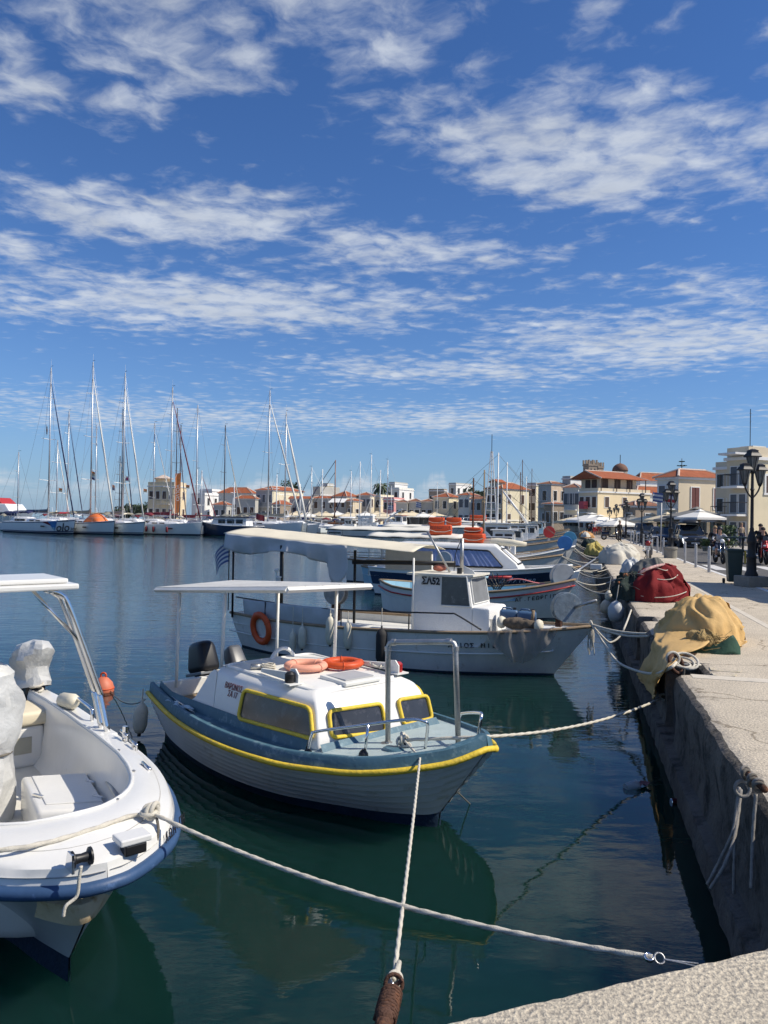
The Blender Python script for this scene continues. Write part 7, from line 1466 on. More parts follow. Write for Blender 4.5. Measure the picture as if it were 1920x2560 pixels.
def person(label, loc, rz, pose, top, leg, sleeve='top', calf='leg', hair=HAIRB, shoe='black', sc=1.0, glasses=False, helmet=None, group=None):
    T = thing('person', label, 'person', loc, rz, group); names = list(RAD); idx = {n: i for i, n in enumerate(names)}
    me = bpy.data.meshes.new('p'); me.from_pydata([Vector(pose[n])*sc for n in names], [(idx[a], idx[b]) for a, b in EDG], []); ob = bpy.data.objects.new('p', me); COL.objects.link(ob)
    md = ob.modifiers.new('s', 'SKIN'); md.use_smooth_shade = True; md.branch_smoothing = .4
    for i, n in enumerate(names): r = RAD[n]*sc; me.skin_vertices[0].data[i].radius = (r*(1.15 if n in ('pel', 'che') else 1), r*(.85 if n in ('pel', 'che') else 1)); me.skin_vertices[0].data[i].use_root = (n == 'pel')
    sb_ = ob.modifiers.new('d', 'SUBSURF'); sb_.levels = 1; sb_.render_levels = 1
    dg = bpy.context.evaluated_depsgraph_get(); m2 = bpy.data.meshes.new_from_object(ob.evaluated_get(dg)); bpy.data.objects.remove(ob)
    m2.materials.clear()
    for q in (SKINM, CM[top], CM[leg], CM[shoe]): m2.materials.append(q)
    def part(p):
        bst, bd = None, 9
        for a, b in EDG:
            A, B_ = Vector(pose[a])*sc, Vector(pose[b])*sc; d = B_-A; t_ = max(0, min(1, (p-A).dot(d)/max(1e-9, d.length_squared))); ds = (p-A-d*t_).length-RAD[a]*.5
            if ds < bd: bd, bst, tt = ds, (a, b), t_
        a, b = bst
        if b in ('hdb', 'hdt') or (a == 'che' and b == 'nec' and tt > .75): return 0
        if b in ('hal', 'har'): return 0
        if b in ('wrl', 'wrr'): return 0 if sleeve == 'short' else 1
        if b in ('ell', 'elr'): return 0 if (sleeve == 'short' and tt > .6) else 1
        if b in ('tol', 'tor'): return 3
        if b in ('anl', 'anr'): return 0 if calf == 'bare' else (3 if tt > .92 else 2)
        if b in ('knl', 'knr', 'hil', 'hir') or a == 'pel' and tt < .2: return 2
        return 1
    for p in m2.polygons: p.material_index = part(p.center); p.use_smooth = True
    bo = bpy.data.objects.new('body', m2); COL.objects.link(bo); bo.parent = T
    hb_, ht_ = Vector(pose['hdb'])*sc, Vector(pose['hdt'])*sc; c = (hb_+ht_)/2+Vector((0, .015, .03))*sc
    m_ = helmet or hair; r0 = .115 if helmet else .10
    MB().grid(lambda u, v: c+Vector((r0*math.cos(2*math.pi*u)*math.sin(v*1.75), (r0*1.08)*math.sin(2*math.pi*u)*math.sin(v*1.75)+.012, r0*1.12*math.cos(v*1.75)))*sc, 16, 8).build('helmet' if helmet else 'hair', m_, T, smooth=True)
    MB().lathe([(.004, .022), (.014, .0), (.010, -.012)], c+Vector((0, -.115, -.035))*sc, 6).build('nose', SKINM, T, smooth=True)
    if glasses: MB().box(c+Vector((0, -.105, -.012))*sc, (.15*sc, .03, .035*sc)).build('sunglasses', BLACK, T, bevel=.008)
    return T
def bike(label, loc, rz, col, kind, cat='motorcycle', group='motorcycles and scooters'):
    """local -Y is forward"""
    T = thing('scooter' if kind == 'scooter' else 'motorcycle', label, cat, loc, rz, group); P = mat('bike_'+col[0], col[1], .25, .1, .08, 3, coat=.5)
    rw = .27 if kind == 'scooter' else .31; wb = .66
    rt = Matrix.Rotation(R(90), 3, 'Y')
    for nm, y in (('front_wheel', -wb), ('rear_wheel', wb)):
        o = MB().torus((0, y, rw), rw-.06, .065, rt, 24, 10).build(nm, TYRE, T, smooth=True); MB().lathe([(.05, -.03), (rw-.10, -.012), (rw-.09, .012), (.05, .03)], (0, y, rw), 12, rt).build('rim', RIMM, o)
        MB().torus((0, y, rw), rw-.015, .012, rt, 24, 6).build('tread', TYRE, o)
    for s_ in (-1, 1):
        MB().tube([(s_*.09, -wb, rw), (s_*.08, -wb+.22, .92)], .024, 8).build('fork', STEEL, T, smooth=True)
        MB().tube(smooth_path([(s_*.05, -.42, .96), (s_*.22, -.42, 1.03), (s_*.36, -.34, 1.01)], 5), .016, 8).build('handlebar', BLACK, T, smooth=True)
        mr_ = MB().tube([(s_*.24, -.42, 1.02), (s_*.30, -.44, 1.22)], .008, 6).build('mirror_stem', BLACK, T); MB().lathe([(.01, -.012), (.065, -.008), (.07, .008), (.01, .016)], (s_*.31, -.44, 1.25), 12, Matrix.Rotation(R(90), 3, 'X')).build('mirror', BLACK, mr_)
    if kind == 'scooter':
        MB().grid(lambda u, v: (.20*(2*u-1)*(1-.25*v), -.46-.06*math.sin(math.pi*u)+.10*v-.05*math.sin(v*3), .34+.58*v), 10, 8).build('leg_shield', P, T, smooth=True, solid=.03)
        MB().box((0, -.08, .34), (.34, .62, .10)).build('footboard', BLACK, T, bevel=.03); MB().grid(lambda u, v: (.17*math.cos(math.pi*u)*(.7+.3*math.sin(math.pi*v)), lerp(.18, .85, v), .38+.40*math.sin(math.pi*u)**.6*(1-.1*v)), 12, 10).build('rear_fairing', P, T, smooth=True, solid=.02)
        MB().lathe([(.07, -.05), (.10, -.02), (.09, .05), (.02, .08)], (0, -.50, .99), 12, Matrix.Rotation(R(90), 3, 'X')).build('headlight', HEADL, T, smooth=True); MB().box((0, -.52, .30), (.16, .3, .10)).build('front_mudguard', P, T, bevel=.04)
        for s_ in (-1, 1): MB().box((s_*.16, -.50, .62), (.09, .04, .05)).build('indicator', HEADL, T, bevel=.01)
    else:
        MB().grid(lambda u, v: (.15*math.cos(2*math.pi*u)*math.sin(math.pi*v)**.5, lerp(-.38, .12, v), .78+.14*math.sin(2*math.pi*u)*math.sin(math.pi*v)**.5), 14, 10).build('tank', P, T, smooth=True)
        MB().box((0, -.05, .45), (.28, .5, .36)).build('engine', mat('engine_grey', (.12, .12, .125), .45, .6, .2, 8), T, bevel=.05); MB().box((0, .03, .62), (.10, 1.0, .06)).build('frame', BLACK, T)
        if kind == 'sport':
            MB().grid(lambda u, v: (.19*(2*u-1)*(1-.4*v), -.72+.35*v+.22*(2*u-1)**2, .72+.36*v), 12, 8).build('fairing', P, T, smooth=True, solid=.02); MB().box((0, -wb, .62), (.14, .42, .06)).build('front_mudguard', P, T, bevel=.03)
            for s_ in (-1, 1):
                MB().box((s_*.09, -.74, .83), (.11, .05, .06)).build('headlight', HEADL, T, bevel=.015); MB().box((s_*.17, -.2, .52), (.05, .62, .42)).build('side_fairing', P, T, bevel=.02)
            MB().slab([(-.13, -.52, 1.05), (.13, -.52, 1.05), (.09, -.34, 1.24), (-.09, -.34, 1.24)], (0, -1, .8), .008).build('screen', CGL, T)
        else:
            MB().lathe([(.08, -.06), (.10, 0), (.09, .08), (.02, .12)], (0, -.56, .95), 14, Matrix.Rotation(R(-90), 3, 'X')).build('headlight', P, T, smooth=True); MB().box((0, -.50, .98), (.16, .08, .12)).build('instrument', BLACK, T, bevel=.02)
            MB().tube([(.14, .1, .36), (.17, .5, .44), (.17, .95, .50)], .045, 10).build('exhaust', STEEL, T, smooth=True); MB().torus((0, wb, rw), rw+.01, .06, rt, 20, 6).build('rear_mudguard', P, T, smooth=True)
    MB().grid(lambda u, v: (.14*math.cos(math.pi*u)*(.75+.25*math.sin(math.pi*v)), lerp(.05, .82, v), .80+.05*math.sin(math.pi*u)+.05*v), 8, 8).build('seat', BLACK, T, smooth=True, solid=.04)
    tl = MB().lathe([(.02, -.03), (.10, -.02), (.11, .02), (.03, .05)], (0, .88, .80), 14, Matrix.Rotation(R(-90), 3, 'X')).build('tail_light', mat('tail_red', (.22, .012, .015), .3), T, smooth=True)
    pl = MB().box((0, .93, .60), (.20, .012, .16)).build('plate', PLATE, T); MB().tube([(.24, -.25, .03), (.1, 0, .3)], .014, 6).build('side_stand', BLACK, T)
    return T, pl
BLK, REDB = ('black', (.014, .014, .016)), ('red', (.42, .012, .014))
face = math.atan2(-QU.x, QU.y)  # local -Y pointing towards the camera along the road
b1_, _ = bike('black scooter with white headlamp ridden towards the camera', rp_(1798, 1408), face+R(4), BLK, 'scooter', 'scooter')
person('scooter driver in grey sweatshirt and dark cap, bare knees', b1_.location+Vector((0, .0, .0)), face+R(4), RIDE, 'grey', 'navy', 'top', 'bare', sc=1.0, helmet=mat('dark_cap', (.02, .02, .025), .5), shoe='white', group='people in the harbour street')
pr2 = {k: (v[0], v[1]+.34, v[2]+.05) for k, v in RIDE.items()}; pr2['wrl'] = (-.16, .05, .95); pr2['wrr'] = (.16, .05, .95); pr2['ell'] = (-.28, .22, 1.08); pr2['elr'] = (.28, .22, 1.08); pr2['hal'] = (-.12, -.02, .97); pr2['har'] = (.12, -.02, .97)
person('fair-haired passenger with sunglasses on the black scooter', b1_.location+Vector((-.14, 0, 0)), face+R(2), pr2, 'black', 'black', hair=HAIRF, glasses=True, group='people in the harbour street')
b2b, _ = bike('red sport motorcycle at the right edge coming towards the camera', rp_(1909, 1410), face+R(-3), REDB, 'sport')
person('rider in black with sunglasses on the red motorcycle', b2b.location+Vector((-.02, .05, .02)), face+R(-3), RIDE, 'black', 'black', glasses=True, group='people in the harbour street')
person('pillion rider in black seated higher on the red motorcycle', b2b.location+Vector((-.05, .1, .12)), face+R(-3), pr2, 'black', 'black', hair=HAIRB, group='people in the harbour street')
b3, pl3 = bike('parked silver and red motorcycle seen from behind by the white tarpaulin', W(1622, 1404, 1.0), face+R(172), ('silver', (.34, .33, .32)), 'naked')
M3 = frame_of(b3); n3 = M3.to_3x3() @ Vector((0, 1, 0)); x3 = M3.to_3x3() @ Vector((-1, 0, 0))
text_on('ΝΙΡ', .062, M3 @ Vector((0, .940, .635)), x3, n3, 'plate_text', LETK, pl3, True); text_on('1454', .062, M3 @ Vector((0, .940, .565)), x3, n3, 'plate_text', LETK, pl3, True)
bike('dark parked scooter left of the man in black', W(1528, 1350, 1.0), face+R(80), ('navy', (.02, .02, .035)), 'scooter', 'scooter')
bike('dark moped parked under the awning behind the scooter riders', Q(50, 12.2, 1.01), face+R(60), BLK, 'scooter', 'scooter')
person('standing man in black clothes on the quay pavement', W(1549, 1355, 1.0), R(25), STAND, 'black', 'black', hair=HAIRF, glasses=True, sc=1.03)
WALK = dict(STAND); WALK.update(knl=(-.1, -.14, .50), anl=(-.11, -.16, .09), tol=(-.12, -.3, .05), knr=(.11, .08, .50), anr=(.12, .26, .12), tor=(.13, .14, .06), wrl=(-.26, -.18, .95), hal=(-.26, -.26, .88), wrr=(.26, .12, .93), har=(.26, .12, .84))
crowd = ((1486, 'white', 'red', 'walker in white shirt and red shorts, leftmost of the sports group'), (1491, 'white', 'red', 'walker in white shirt and red shorts beside the leftmost one'), (1497, 'red', 'red', 'walker all in red at the front of the sports group'), (1503, 'red', 'red', 'walker all in red right of the first red one'), (1508, 'red', 'white', 'walker in red shirt and white shorts, rightmost red one'), (1513, 'grey', 'navy', 'walker in grey beside the red group'), (1519, 'white', 'navy', 'walker in white near the far lamp'), (1480, 'black', 'navy', 'walker in dark clothes left of the white shirts'), (1475, 'teal', 'navy', 'walker in teal shirt under the white parasol'), (1470, 'black', 'black', 'walker in black under the white parasol'), (1525, 'white', 'black', 'person in white top beside the parked scooter'))
for i, (px, tp, lg, lab) in enumerate(crowd):
    person(lab, Vector((WY(px, 1300, 96+(i*5) % 17).x, 96+(i*5) % 17, 1.0)), R((i*73) % 360), WALK if i % 2 else STAND, tp, lg, 'short', 'bare', group='walkers near the white parasols', sc=.97+.01*(i % 5))
person('seated-looking visitor in blue shirt under the right-hand awning', Q(46, 14.2, 1.01), R(30), STAND, 'teal', 'navy', group='people in the harbour street'); person('woman in tan top behind the dark grey SUV', Q(58, 11.3, 1.01), R(10), STAND, 'tan', 'navy', hair=HAIRF, group='people in the harbour street')
person('man in pale shirt at the right edge under the maroon awning', Q(35.5, 11.6, 1.01), R(0), STAND, 'grey', 'navy', group='people in the harbour street')
person('fisherman in orange standing on a far trawler', Vector((8.5, 113, 1.35)), 0, STAND, 'red', 'navy')
# parasols and awnings
PARW = mat('parasol_white', (.78, .76, .70), .85, 0, .04, 3); PARC = mat('parasol_cream', (.70, .60, .42), .85, 0, .05, 3); PARG = mat('awning_grey', (.22, .215, .20), .85, 0, .08, 2); MAR = mat('awning_maroon', (.16, .025, .03), .85, 0, .1, 2)
def parasol(label, px, pyt, D, w_, m, H=None, group='parasols of the quay cafes', rz=.3):
    p = WY(px, pyt, D); T = thing('parasol', label, 'parasol', (p.x, p.y, 1.0), rz, group); h = p.z-1.0; k = w_/2; e = h-.30*k-.12
    MB().tube([(0, 0, 0), (0, 0, h)], .035, 6).build('pole', WOODP, T); MB().box((0, 0, .06), (.6, .6, .12)).build('base', STONEB, T)
    b = MB(); c4 = [(-k, -k), (k, -k), (k, k), (-k, k)]; vs = [(0, 0, h)]+[(x, y, e) for x, y in c4]+[(x, y, e-.16) for x, y in c4]; b.add(vs, [(0, 1, 2), (0, 2, 3), (0, 3, 4), (0, 4, 1)]+[(1+i, 5+i, 5+(i+1) % 4, 1+(i+1) % 4) for i in range(4)]); b.build('canopy', m, T, solid=.02)
    MB().add([(0, 0, h+.16)]+[(x*.22, y*.22, h-.05) for x, y in c4], [(0, 1, 2), (0, 2, 3), (0, 3, 4), (0, 4, 1)]).build('vent_cap', m, T)
    for x, y in c4: MB().tube([(0, 0, e-.35), (x*.98, y*.98, e-.02)], .015, 4).build('rib', WOODP, T)
    return T
for px, py, D, w_, m, lab in ((1462, 1290, 118, 5.0, PARW, 'white parasol left of the sports group'), (1480, 1284, 108, 5.2, PARW, 'largest white parasol over the sports group'), (1500, 1289, 103, 4.6, PARW, 'white parasol right over the sports group'), (1519, 1301, 98, 3.4, PARW, 'small white parasol beside the sixth lamp'), (1440, 1290, 126, 4.6, PARC, 'cream parasol behind the far fishing boats'), (1425, 1294, 130, 4.4, PARC, 'cream parasol leftmost before the ochre house'),
        (1546, 1298, 84, 3.4, PARW, 'pale parasol behind the man in black'), (1578, 1290, 86, 3.4, PARG, 'grey parasol above the silver taxi'), (1630, 1286, 76, 3.2, PARC, 'cream parasol between third lamp and black taxi'), (1668, 1284, 68, 2.8, PARC, 'cream parasol behind the second lamp'), (1690, 1284, 66, 2.6, PARG, 'grey parasol left of the roof box'), (1750, 1277, 58, 2.6, PARW, 'big white parasol behind the crossing sign'), (1742, 1271, 64, 3.8, PARG, 'big dark grey parasol behind the white one')):
    parasol(lab, px, py, D, w_, m)
for i in range(15):
    parasol('cream parasol number %s along the far front from the brown mast' % ('one two three four five six seven eight nine ten eleven twelve thirteen fourteen fifteen'.split()[i]), 742+i*24+(i % 3)*4, 1279+(i*7) % 4, 172-(i % 2)*5, 4.6, (PARC, PARW)[i % 3 == 1], group='parasols on the far front')
def awning(label, u0, u1, v0, v1, z0, z1, m, val=.35, posts=3, name='cafe_awning'):
    T = thing(name, label, 'awning', Q((u0+u1)/2, (v0+v1)/2, 1.01)); P_ = lambda u, v, z: Q(u, v, z)
    b = MB(); b.slab([P_(u0, v0, z0), P_(u0, v1, z1), P_(u1, v1, z1), P_(u1, v0, z0)], (0, 0, 1), .05); b.build('canvas', m, T, True)
    b = MB(); b.slab([P_(u0, v0, z0-.06), P_(u1, v0, z0-.06), P_(u1, v0, z0-val), P_(u0, v0, z0-val)], -QV, .03); b.build('valance', m, T, True)
    b = MB(); b.slab([P_(u0, v0, z0-.06), P_(u0, v1, z1-.06), P_(u0, v1, z1-.06-val), P_(u0, v0, z0-val)], -QU, .03); b.build('side_valance', m, T, True)
    for i in range(posts): MB().tube([P_(lerp(u0, u1, i/max(1, posts-1)), v0+.1, 1.0), P_(lerp(u0, u1, i/max(1, posts-1)), v0+.1, z0-.05)], .05, 6).build('post', IRON, T, True)
    return T
awning('wide grey café awning with black edge right of the big white parasol', 36.5, 50, 11.6, 16.5, 3.25, 4.1, PARG, .3, 4); awning('grey-beige awning above the wide café awning', 40, 54, 13.5, 17, 4.0, 4.9, mat('awning_beige', (.36, .33, .28), .85), .3, 3)
awning('maroon awning at the right edge behind the nearest lamp', 28, 36, 12.2, 16.5, 3.2, 3.9, MAR, .3, 3)
awning('long cream canvas roof over the far fishing quay', 112, 138, 1.8, 8, 2.9, 3.6, CANV, .3, 4); awning('dark green café awning beside the low café', 84, 100, 12.0, 16, 3.1, 3.9, GRB, .3, 3); awning('pale café canopy strip in front of the low café', 66, 82, 11.6, 15, 3.1, 3.7, mat('canopy_pale', (.42, .40, .36), .85), .3, 4)
cw = thing('cafe_building', 'dark glazed café front under the grey awnings', 'cafe', Q(45, 17, 1.01)); b = MB(); b.slab([Q(27, 17, 1.0), Q(60, 17, 1.0), Q(60, 17, 4.6), Q(27, 17, 4.6)], -QV, .3); b.build('wall', WC['stone'], cw, True)
for i in range(10): b = MB(); b.slab([Q(28+i*3.1, 16.98, 1.1), Q(30.7+i*3.1, 16.98, 1.1), Q(30.7+i*3.1, 16.98, 3.5), Q(28+i*3.1, 16.98, 3.5)], -QV, .05); b.build('glazing', PANE, cw, True)
CHW = mat('chair_wood', (.10, .07, .05), .6)
tb0 = ch0 = None; k = 0
ORD = 'first second third fourth fifth sixth seventh eighth ninth tenth'.split()
for i in range(7):
    p = Q(33+i*2.5, 13.2+.8*(i % 2), 1.01)
    if tb0 is None:
        tb0 = thing('cafe_table', '', 'table', p, 0, 'café tables under the awning'); MB().box((0, 0, .74), (.7, .7, .04)).build('table_top', CHW, tb0); MB().tube([(0, 0, 0), (0, 0, .73)], .04, 6).build('leg', IRON, tb0); MB().box((0, 0, .02), (.4, .4, .03)).build('foot', IRON, tb0)
        ch0 = thing('cafe_chair', '', 'chair', p, 0, 'café chairs under the awning'); MB().box((0, 0, .45), (.42, .42, .04)).build('seat', CHW, ch0); MB().box((0, .2, .72), (.42, .03, .40)).build('backrest', CHW, ch0)
        for x in (-.18, .18):
            for y in (-.18, .18): MB().tube([(x, y, 0), (x, y, .45)], .018, 5).build('leg', CHW, ch0)
        t_, c_ = tb0, ch0
    else: t_, c_ = cp(tb0), cp(ch0)
    place(t_, p, .2*i, ORD[i]+' dark café table from the right under the awning'); place(c_, p+Vector((-.2, -.62, 0)), 3.1+.3*i, ORD[i]+' dark café chair from the right, before its table')
    c2 = cp(ch0); place(c2, p+Vector((.25, .62, 0)), .2*i, ORD[i]+' dark café chair from the right, behind its table')
SHR = mat('shrub_leaf', (.06, .10, .035), .7, 0, .4, 3)
for i, (px, D, r, h, lab) in enumerate(((1819, 43, .62, 1.5, 'yellow-green shrub in a planter right of the scooter riders'), (1768, 46, .35, .7, 'small yellow-green shrub left of the scooter riders'), (1805, 45, .4, 1.0, 'low shrub just behind the scooter driver'))):
    p = WY(px, 1360, D); T = thing('shrub', lab, 'shrub', (p.x, p.y, 1.0), 0)
    MB().tube([(0, 0, 0), (.05, 0, h*.5)], .04, 6).build('stem', BARK, T); leafcloud(420, lambda q: (q.gauss(0, .45)*r, q.gauss(0, .45)*r, h*.2+q.random()**.8*h*.85), .09, 20+i).build('foliage', SHR, T)
    MB().lathe([(r*.7, 0), (r*.85, .3)], (0, 0, 0), 12).build('planter', STONEB, T)
ki = thing('kerb_island', 'grey kerbed island with a yellow painted end beyond the crossing', 'kerb', Q(37.5, 9.6, .90)); b = MB(); b.prism([Q(35.5, 9.0)[:2], Q(35.5, 10.5)[:2], Q(48, 10.5)[:2], Q(48, 9.4)[:2]], .6, 1.02); b.build('island', PAVE, ki, True); b = MB(); b.prism([Q(35.3, 8.9)[:2], Q(35.3, 9.5)[:2], Q(36.1, 9.5)[:2], Q(36.1, 8.9)[:2]], .6, 1.04); b.build('yellow_end', mat('kerb_yellow', (.65, .48, .05), .7), ki, True)
for i, (px, lab, cols) in enumerate(((1662, 'blue, white and red flag on the cream house balcony', (FGR, FW, REDP)), (1632, 'small blue and white striped flag left of the cream house', (FB, FW, FB, FW, FB)))): flag(lab, px, 1230, 73, .9, .9, cols)
flag('striped blue and white flag over the pink house', 970, 1262, 160, 1.2, 1.0, (FB, FW, FB, FW, FB)); flag('striped blue and white flag before the low shops', 1040, 1255, 150, 1.1, 1.0, (FB, FW, FB, FW, FB))
# delivery of small quay things: white service pole, post
wp_ = thing('white_pole', 'white slanting pole with bulb top at the far end of the quay', 'pole', W(1449, 1336, 1.0)); MB().tube([(0, 0, 0), (-.25, 0, 2.4), (-.30, 0, 3.0)], [.05, .06, .10], 8).build('pole', YW, wp_, smooth=True)
# ---------------------------------------------------------------- net piles under tarpaulins, ropes, quay fittings, flotsam
YT = mat('yellow_tarp', (.60, .39, .155), .75, 0, .10, 3, .35, 18, .3, col2=(.46, .29, .11), amt=.3); RT = mat('red_tarp', (.18, .016, .018), .85, 0, .15, 4, .4, 25, .2, col2=(.14, .012, .014), amt=.3)
GT = mat('green_sheet', (.035, .085, .055), .7, 0, .15, 4, .3, 20, .3); DNET = mat('dark_net', (.035, .05, .045), .95, 0, .35, 12, .8, 60, .1, col2=(.075, .06, .045), amt=.45); WT = mat('white_sheet', (.56, .53, .45), .8, 0, .07, 3, .3, 16, .3); GREYN = mat('grey_sheet', (.115, .115, .105), .8, 0, .1, 4, .3, 18); STRAW = mat('straw_net', (.36, .26, .12), .95, 0, .3, 20, .7, 60, .1)
def ridge(p): return (1-abs(noise.noise(p)))**2
def mound(rx, ry, h, seed, folds=9, amp=.06, p=.55, skirt=.12, nu=84, nv=32, lump=.18):
    rnd = random.Random(int(seed*100)); bumps = [(rnd.uniform(-.45, .45), rnd.uniform(-.45, .45), rnd.uniform(.35, .6), rnd.uniform(.5, 1)) for _ in range(5)]
    def f(u, v):
        a = 2*math.pi*u; c, s = math.cos(a), math.sin(a); r = v
        n0 = noise.noise(Vector((c*1.1+seed, s*1.1, seed*.3))); n1 = noise.noise(Vector((c*2.3+seed, s*2.3, seed))); rr = 1+.20*n0+.10*n1
        x, y = r*c, r*s; bm = max(q[3]*math.exp(-((x-q[0])**2+(y-q[1])**2)/q[2]**2) for q in bumps)
        z = h*max(0, 1-r**2.6)**p*(.72+.30*bm+lump*.6*noise.noise(Vector((x*2+seed, y*2, 2.2)))); q = Vector((rx*r*rr*c, ry*r*rr*s, z))
        w1 = noise.noise(Vector((x*1.6+seed, y*1.6, 3))); hang = ridge(Vector((a*2.4+w1*2.2+seed, r*1.1, 7)))-.45
        fold = amp*h*(1.7*hang*min(1, r*1.5)+.75*(ridge(Vector((q.x*2.6+seed+w1*1.5, q.y*2.6, q.z*2)))-.5)+.16*(ridge(Vector((q.x*8, q.y*8+seed, q.z*5)))-.5))
        nrm = Vector((c*r*1.2, s*r*1.2, max(.15, 1-r))).normalized(); q += nrm*fold*min(1, 5*(1.03-r)+.35); q.z = max(q.z, .006+.03*abs(noise.noise(Vector((a*5, seed, 1))))) if r > .9 else max(q.z, .006); return q
    return MB().grid(f, nu, nv)
def pile(name, label, loc, rz, m, rx, ry, h, seed, cat='tarpaulin', **k):
    T = thing(name, label, cat, loc, rz); mound(rx, ry, h, seed, **k).build('sheet', m, T, smooth=True); return T
qz = -QA
py_ = W(1742, 1597, 1.0); YP_ = pile('covered_net_pile', 'net pile under a crumpled yellow tarpaulin hanging over the quay edge', py_, qz, YT, .60, .56, .61, 2.3, folds=7, amp=.12)
rowsY = [[(W(*p, 1.22)) for p in ((1668, 1536), (1700, 1545), (1740, 1556), (1776, 1572))], [W(*p, 1.14) for p in ((1648, 1560), (1685, 1580), (1730, 1600), (1770, 1612))], [W(*p, 1.08) for p in ((1640, 1588), (1668, 1606), (1702, 1626), (1732, 1630))], [W(*p, 1.03) for p in ((1634, 1606), (1657, 1625), (1684, 1640), (1704, 1640))],
   [WP(*p, Q(9, 1.04), QV) for p in ((1620, 1640), (1642, 1660), (1664, 1672), (1680, 1664))], [WP(*p, Q(9, 1.0), QV) for p in ((1602, 1672), (1622, 1690), (1646, 1692), (1660, 1684))], [WP(*p, Q(9, 1.0), QV) for p in ((1598, 1684), (1616, 1712), (1636, 1722), (1644, 1712))], [WP(*p, Q(9, 1.0), QV) for p in ((1604, 1694), (1622, 1722), (1640, 1747), (1642, 1734))]]
cols_ = [smooth_path([r_[j] for r_ in rowsY], 5) for j in range(4)]; rr_ = [smooth_path([cols_[j][i] for j in range(4)], 6) for i in range(len(cols_[0]))]
dr_ = MB(); dr_.strip([[p+Vector((-.02, -.03, .0))*(noise.noise(p*7)*2.2)-QV*(.10*abs(noise.noise(Vector((j*.42, i*.07, 3))))+.03*noise.noise(Vector((j*.9, i*.3, 8)))) for j, p in enumerate(r_)] for i, r_ in enumerate(rr_)]); dr_.build('hanging_flap', YT, YP_, True, smooth=True, solid=.006)
fr_ = thing('yellow_tarp_corner', 'loose folded corner of yellow tarpaulin lying on the quay', 'tarpaulin', W(1836, 1618, 1.0), R(-38)); MB().grid(lambda u, v: (-.10+.20*u+.02*math.sin(v*9), -.22+.44*v, .012+.05*abs(math.sin(u*5+v*3))*(1-v*.6)+.10*max(0, v-.6)), 10, 14).build('sheet', YT, fr_, smooth=True, solid=.005)
gs = thing('green_net_bag', 'dark green plastic sheet folded round the foot of the yellow pile', 'sheet', W(1770, 1634, 1.0), qz+R(-4)); MB().grid(lambda u, v: (-.33+.72*u, -.06+.16*u**2+.04*math.sin(u*6)+.05*v, .0+(.07+.42*max(0, u-.35)**1.4*min(1, (1-u)*7+.1))*v+.012*math.sin(u*17)), 24, 6).build('sheet', GT, gs, smooth=True, solid=.006)
sn_ = thing('net_heap', 'straw-coloured fishing net showing from under the yellow tarpaulin', 'net', W(1765, 1626, 1.0), 0); mound(.26, .22, .24, 5.5, lump=.6, amp=.25).build('net_mass', STRAW, sn_, smooth=True)
rnd = random.Random(4)
for i in range(40):
    a = rnd.uniform(0, 6.3); p0 = Vector((.2*math.cos(a)*rnd.random(), -.12-.1*rnd.random(), .05+.17*rnd.random())); MB().tube([p0, p0+Vector((rnd.gauss(0, .07), rnd.gauss(-.02, .03), rnd.gauss(0, .04))), p0+Vector((rnd.gauss(0, .12), rnd.gauss(-.03, .04), rnd.gauss(-.02, .05)))], .004, 4).build('strand', STRAW, sn_)
pr_ = W(1640, 1500, 1.0); RP = pile('covered_net_pile', 'net pile wrapped in a dark red tarpaulin tied with white cord', pr_, qz, RT, .58, .60, .74, 7.7, folds=11, amp=.11, p=.45)
M_ = frame_of(RP)
for k, (z_, rr) in enumerate(((.70, .42), (.52, .72), (.16, 1.03))):
    MB().tube(smooth_path([Vector((.60*rr*math.cos(a)*(1+.04*math.sin(a*3)), .62*rr*math.sin(a), z_+.05*math.sin(a*2+k))) for a in [R(200+i*14) for i in range(12)]], 4), .009, 6).build('cord', ROPE, RP, smooth=True)
pile('dark_net_pile', 'dark green and black net heap left of the red tarpaulin on the quay edge', W(1582, 1497, 1.0), qz, DNET, .40, .5, .52, 3.1, 'net', lump=.5, amp=.22); pile('grey_sheet_pile', 'grey sheet and clear plastic heaped behind the red tarpaulin', W(1622, 1462, 1.0), qz, GREYN, .62, .55, .74, 9.1, folds=13)
def strands(T, rx, ry, h, n, seed, m1, m2):
    rnd = random.Random(seed); b = MB()
    for i in range(n):
        a = rnd.uniform(0, 6.28); r = rnd.random()**.5*.9; p0 = Vector((rx*r*math.cos(a), ry*r*math.sin(a), h*(1-r**2.3)**.5+.02)); d = Vector((rnd.gauss(0, .12), rnd.gauss(0, .12), rnd.gauss(-.02, .05)))
        b.tube(smooth_path([p0, p0+d*.5+Vector((0, 0, .03)), p0+d], 3), .006, 4)
    tag(b.build('loose_strands', m1, T), kind='stuff')
    for i in range(9):
        a = rnd.uniform(3.1, 6.28); r = rnd.uniform(.4, .95); MB().lathe([(.008, -.04), (.03, -.025), (.035, 0), (.03, .025), (.008, .04)], (rx*r*math.cos(a), ry*r*math.sin(a), h*(1-r**2.3)**.5+.03), 8, Matrix.Rotation(rnd.uniform(0, 3), 3, 'Y')).build('cork_float', m2, T, smooth=True)
for T_ in [o for o in list(COL.objects) if o.type == 'EMPTY' and o.name.startswith('dark_net_pile')]: strands(T_, .40, .5, .52, 60, 3, ROPED, mat('cork_orange', (.45, .16, .06), .8))
pile('plastic_heap', 'crumpled clear grey plastic on the dark net heap', W(1580, 1450, 1.0), qz, GREYT, .28, .3, .62, 4.4, folds=9, amp=.14)
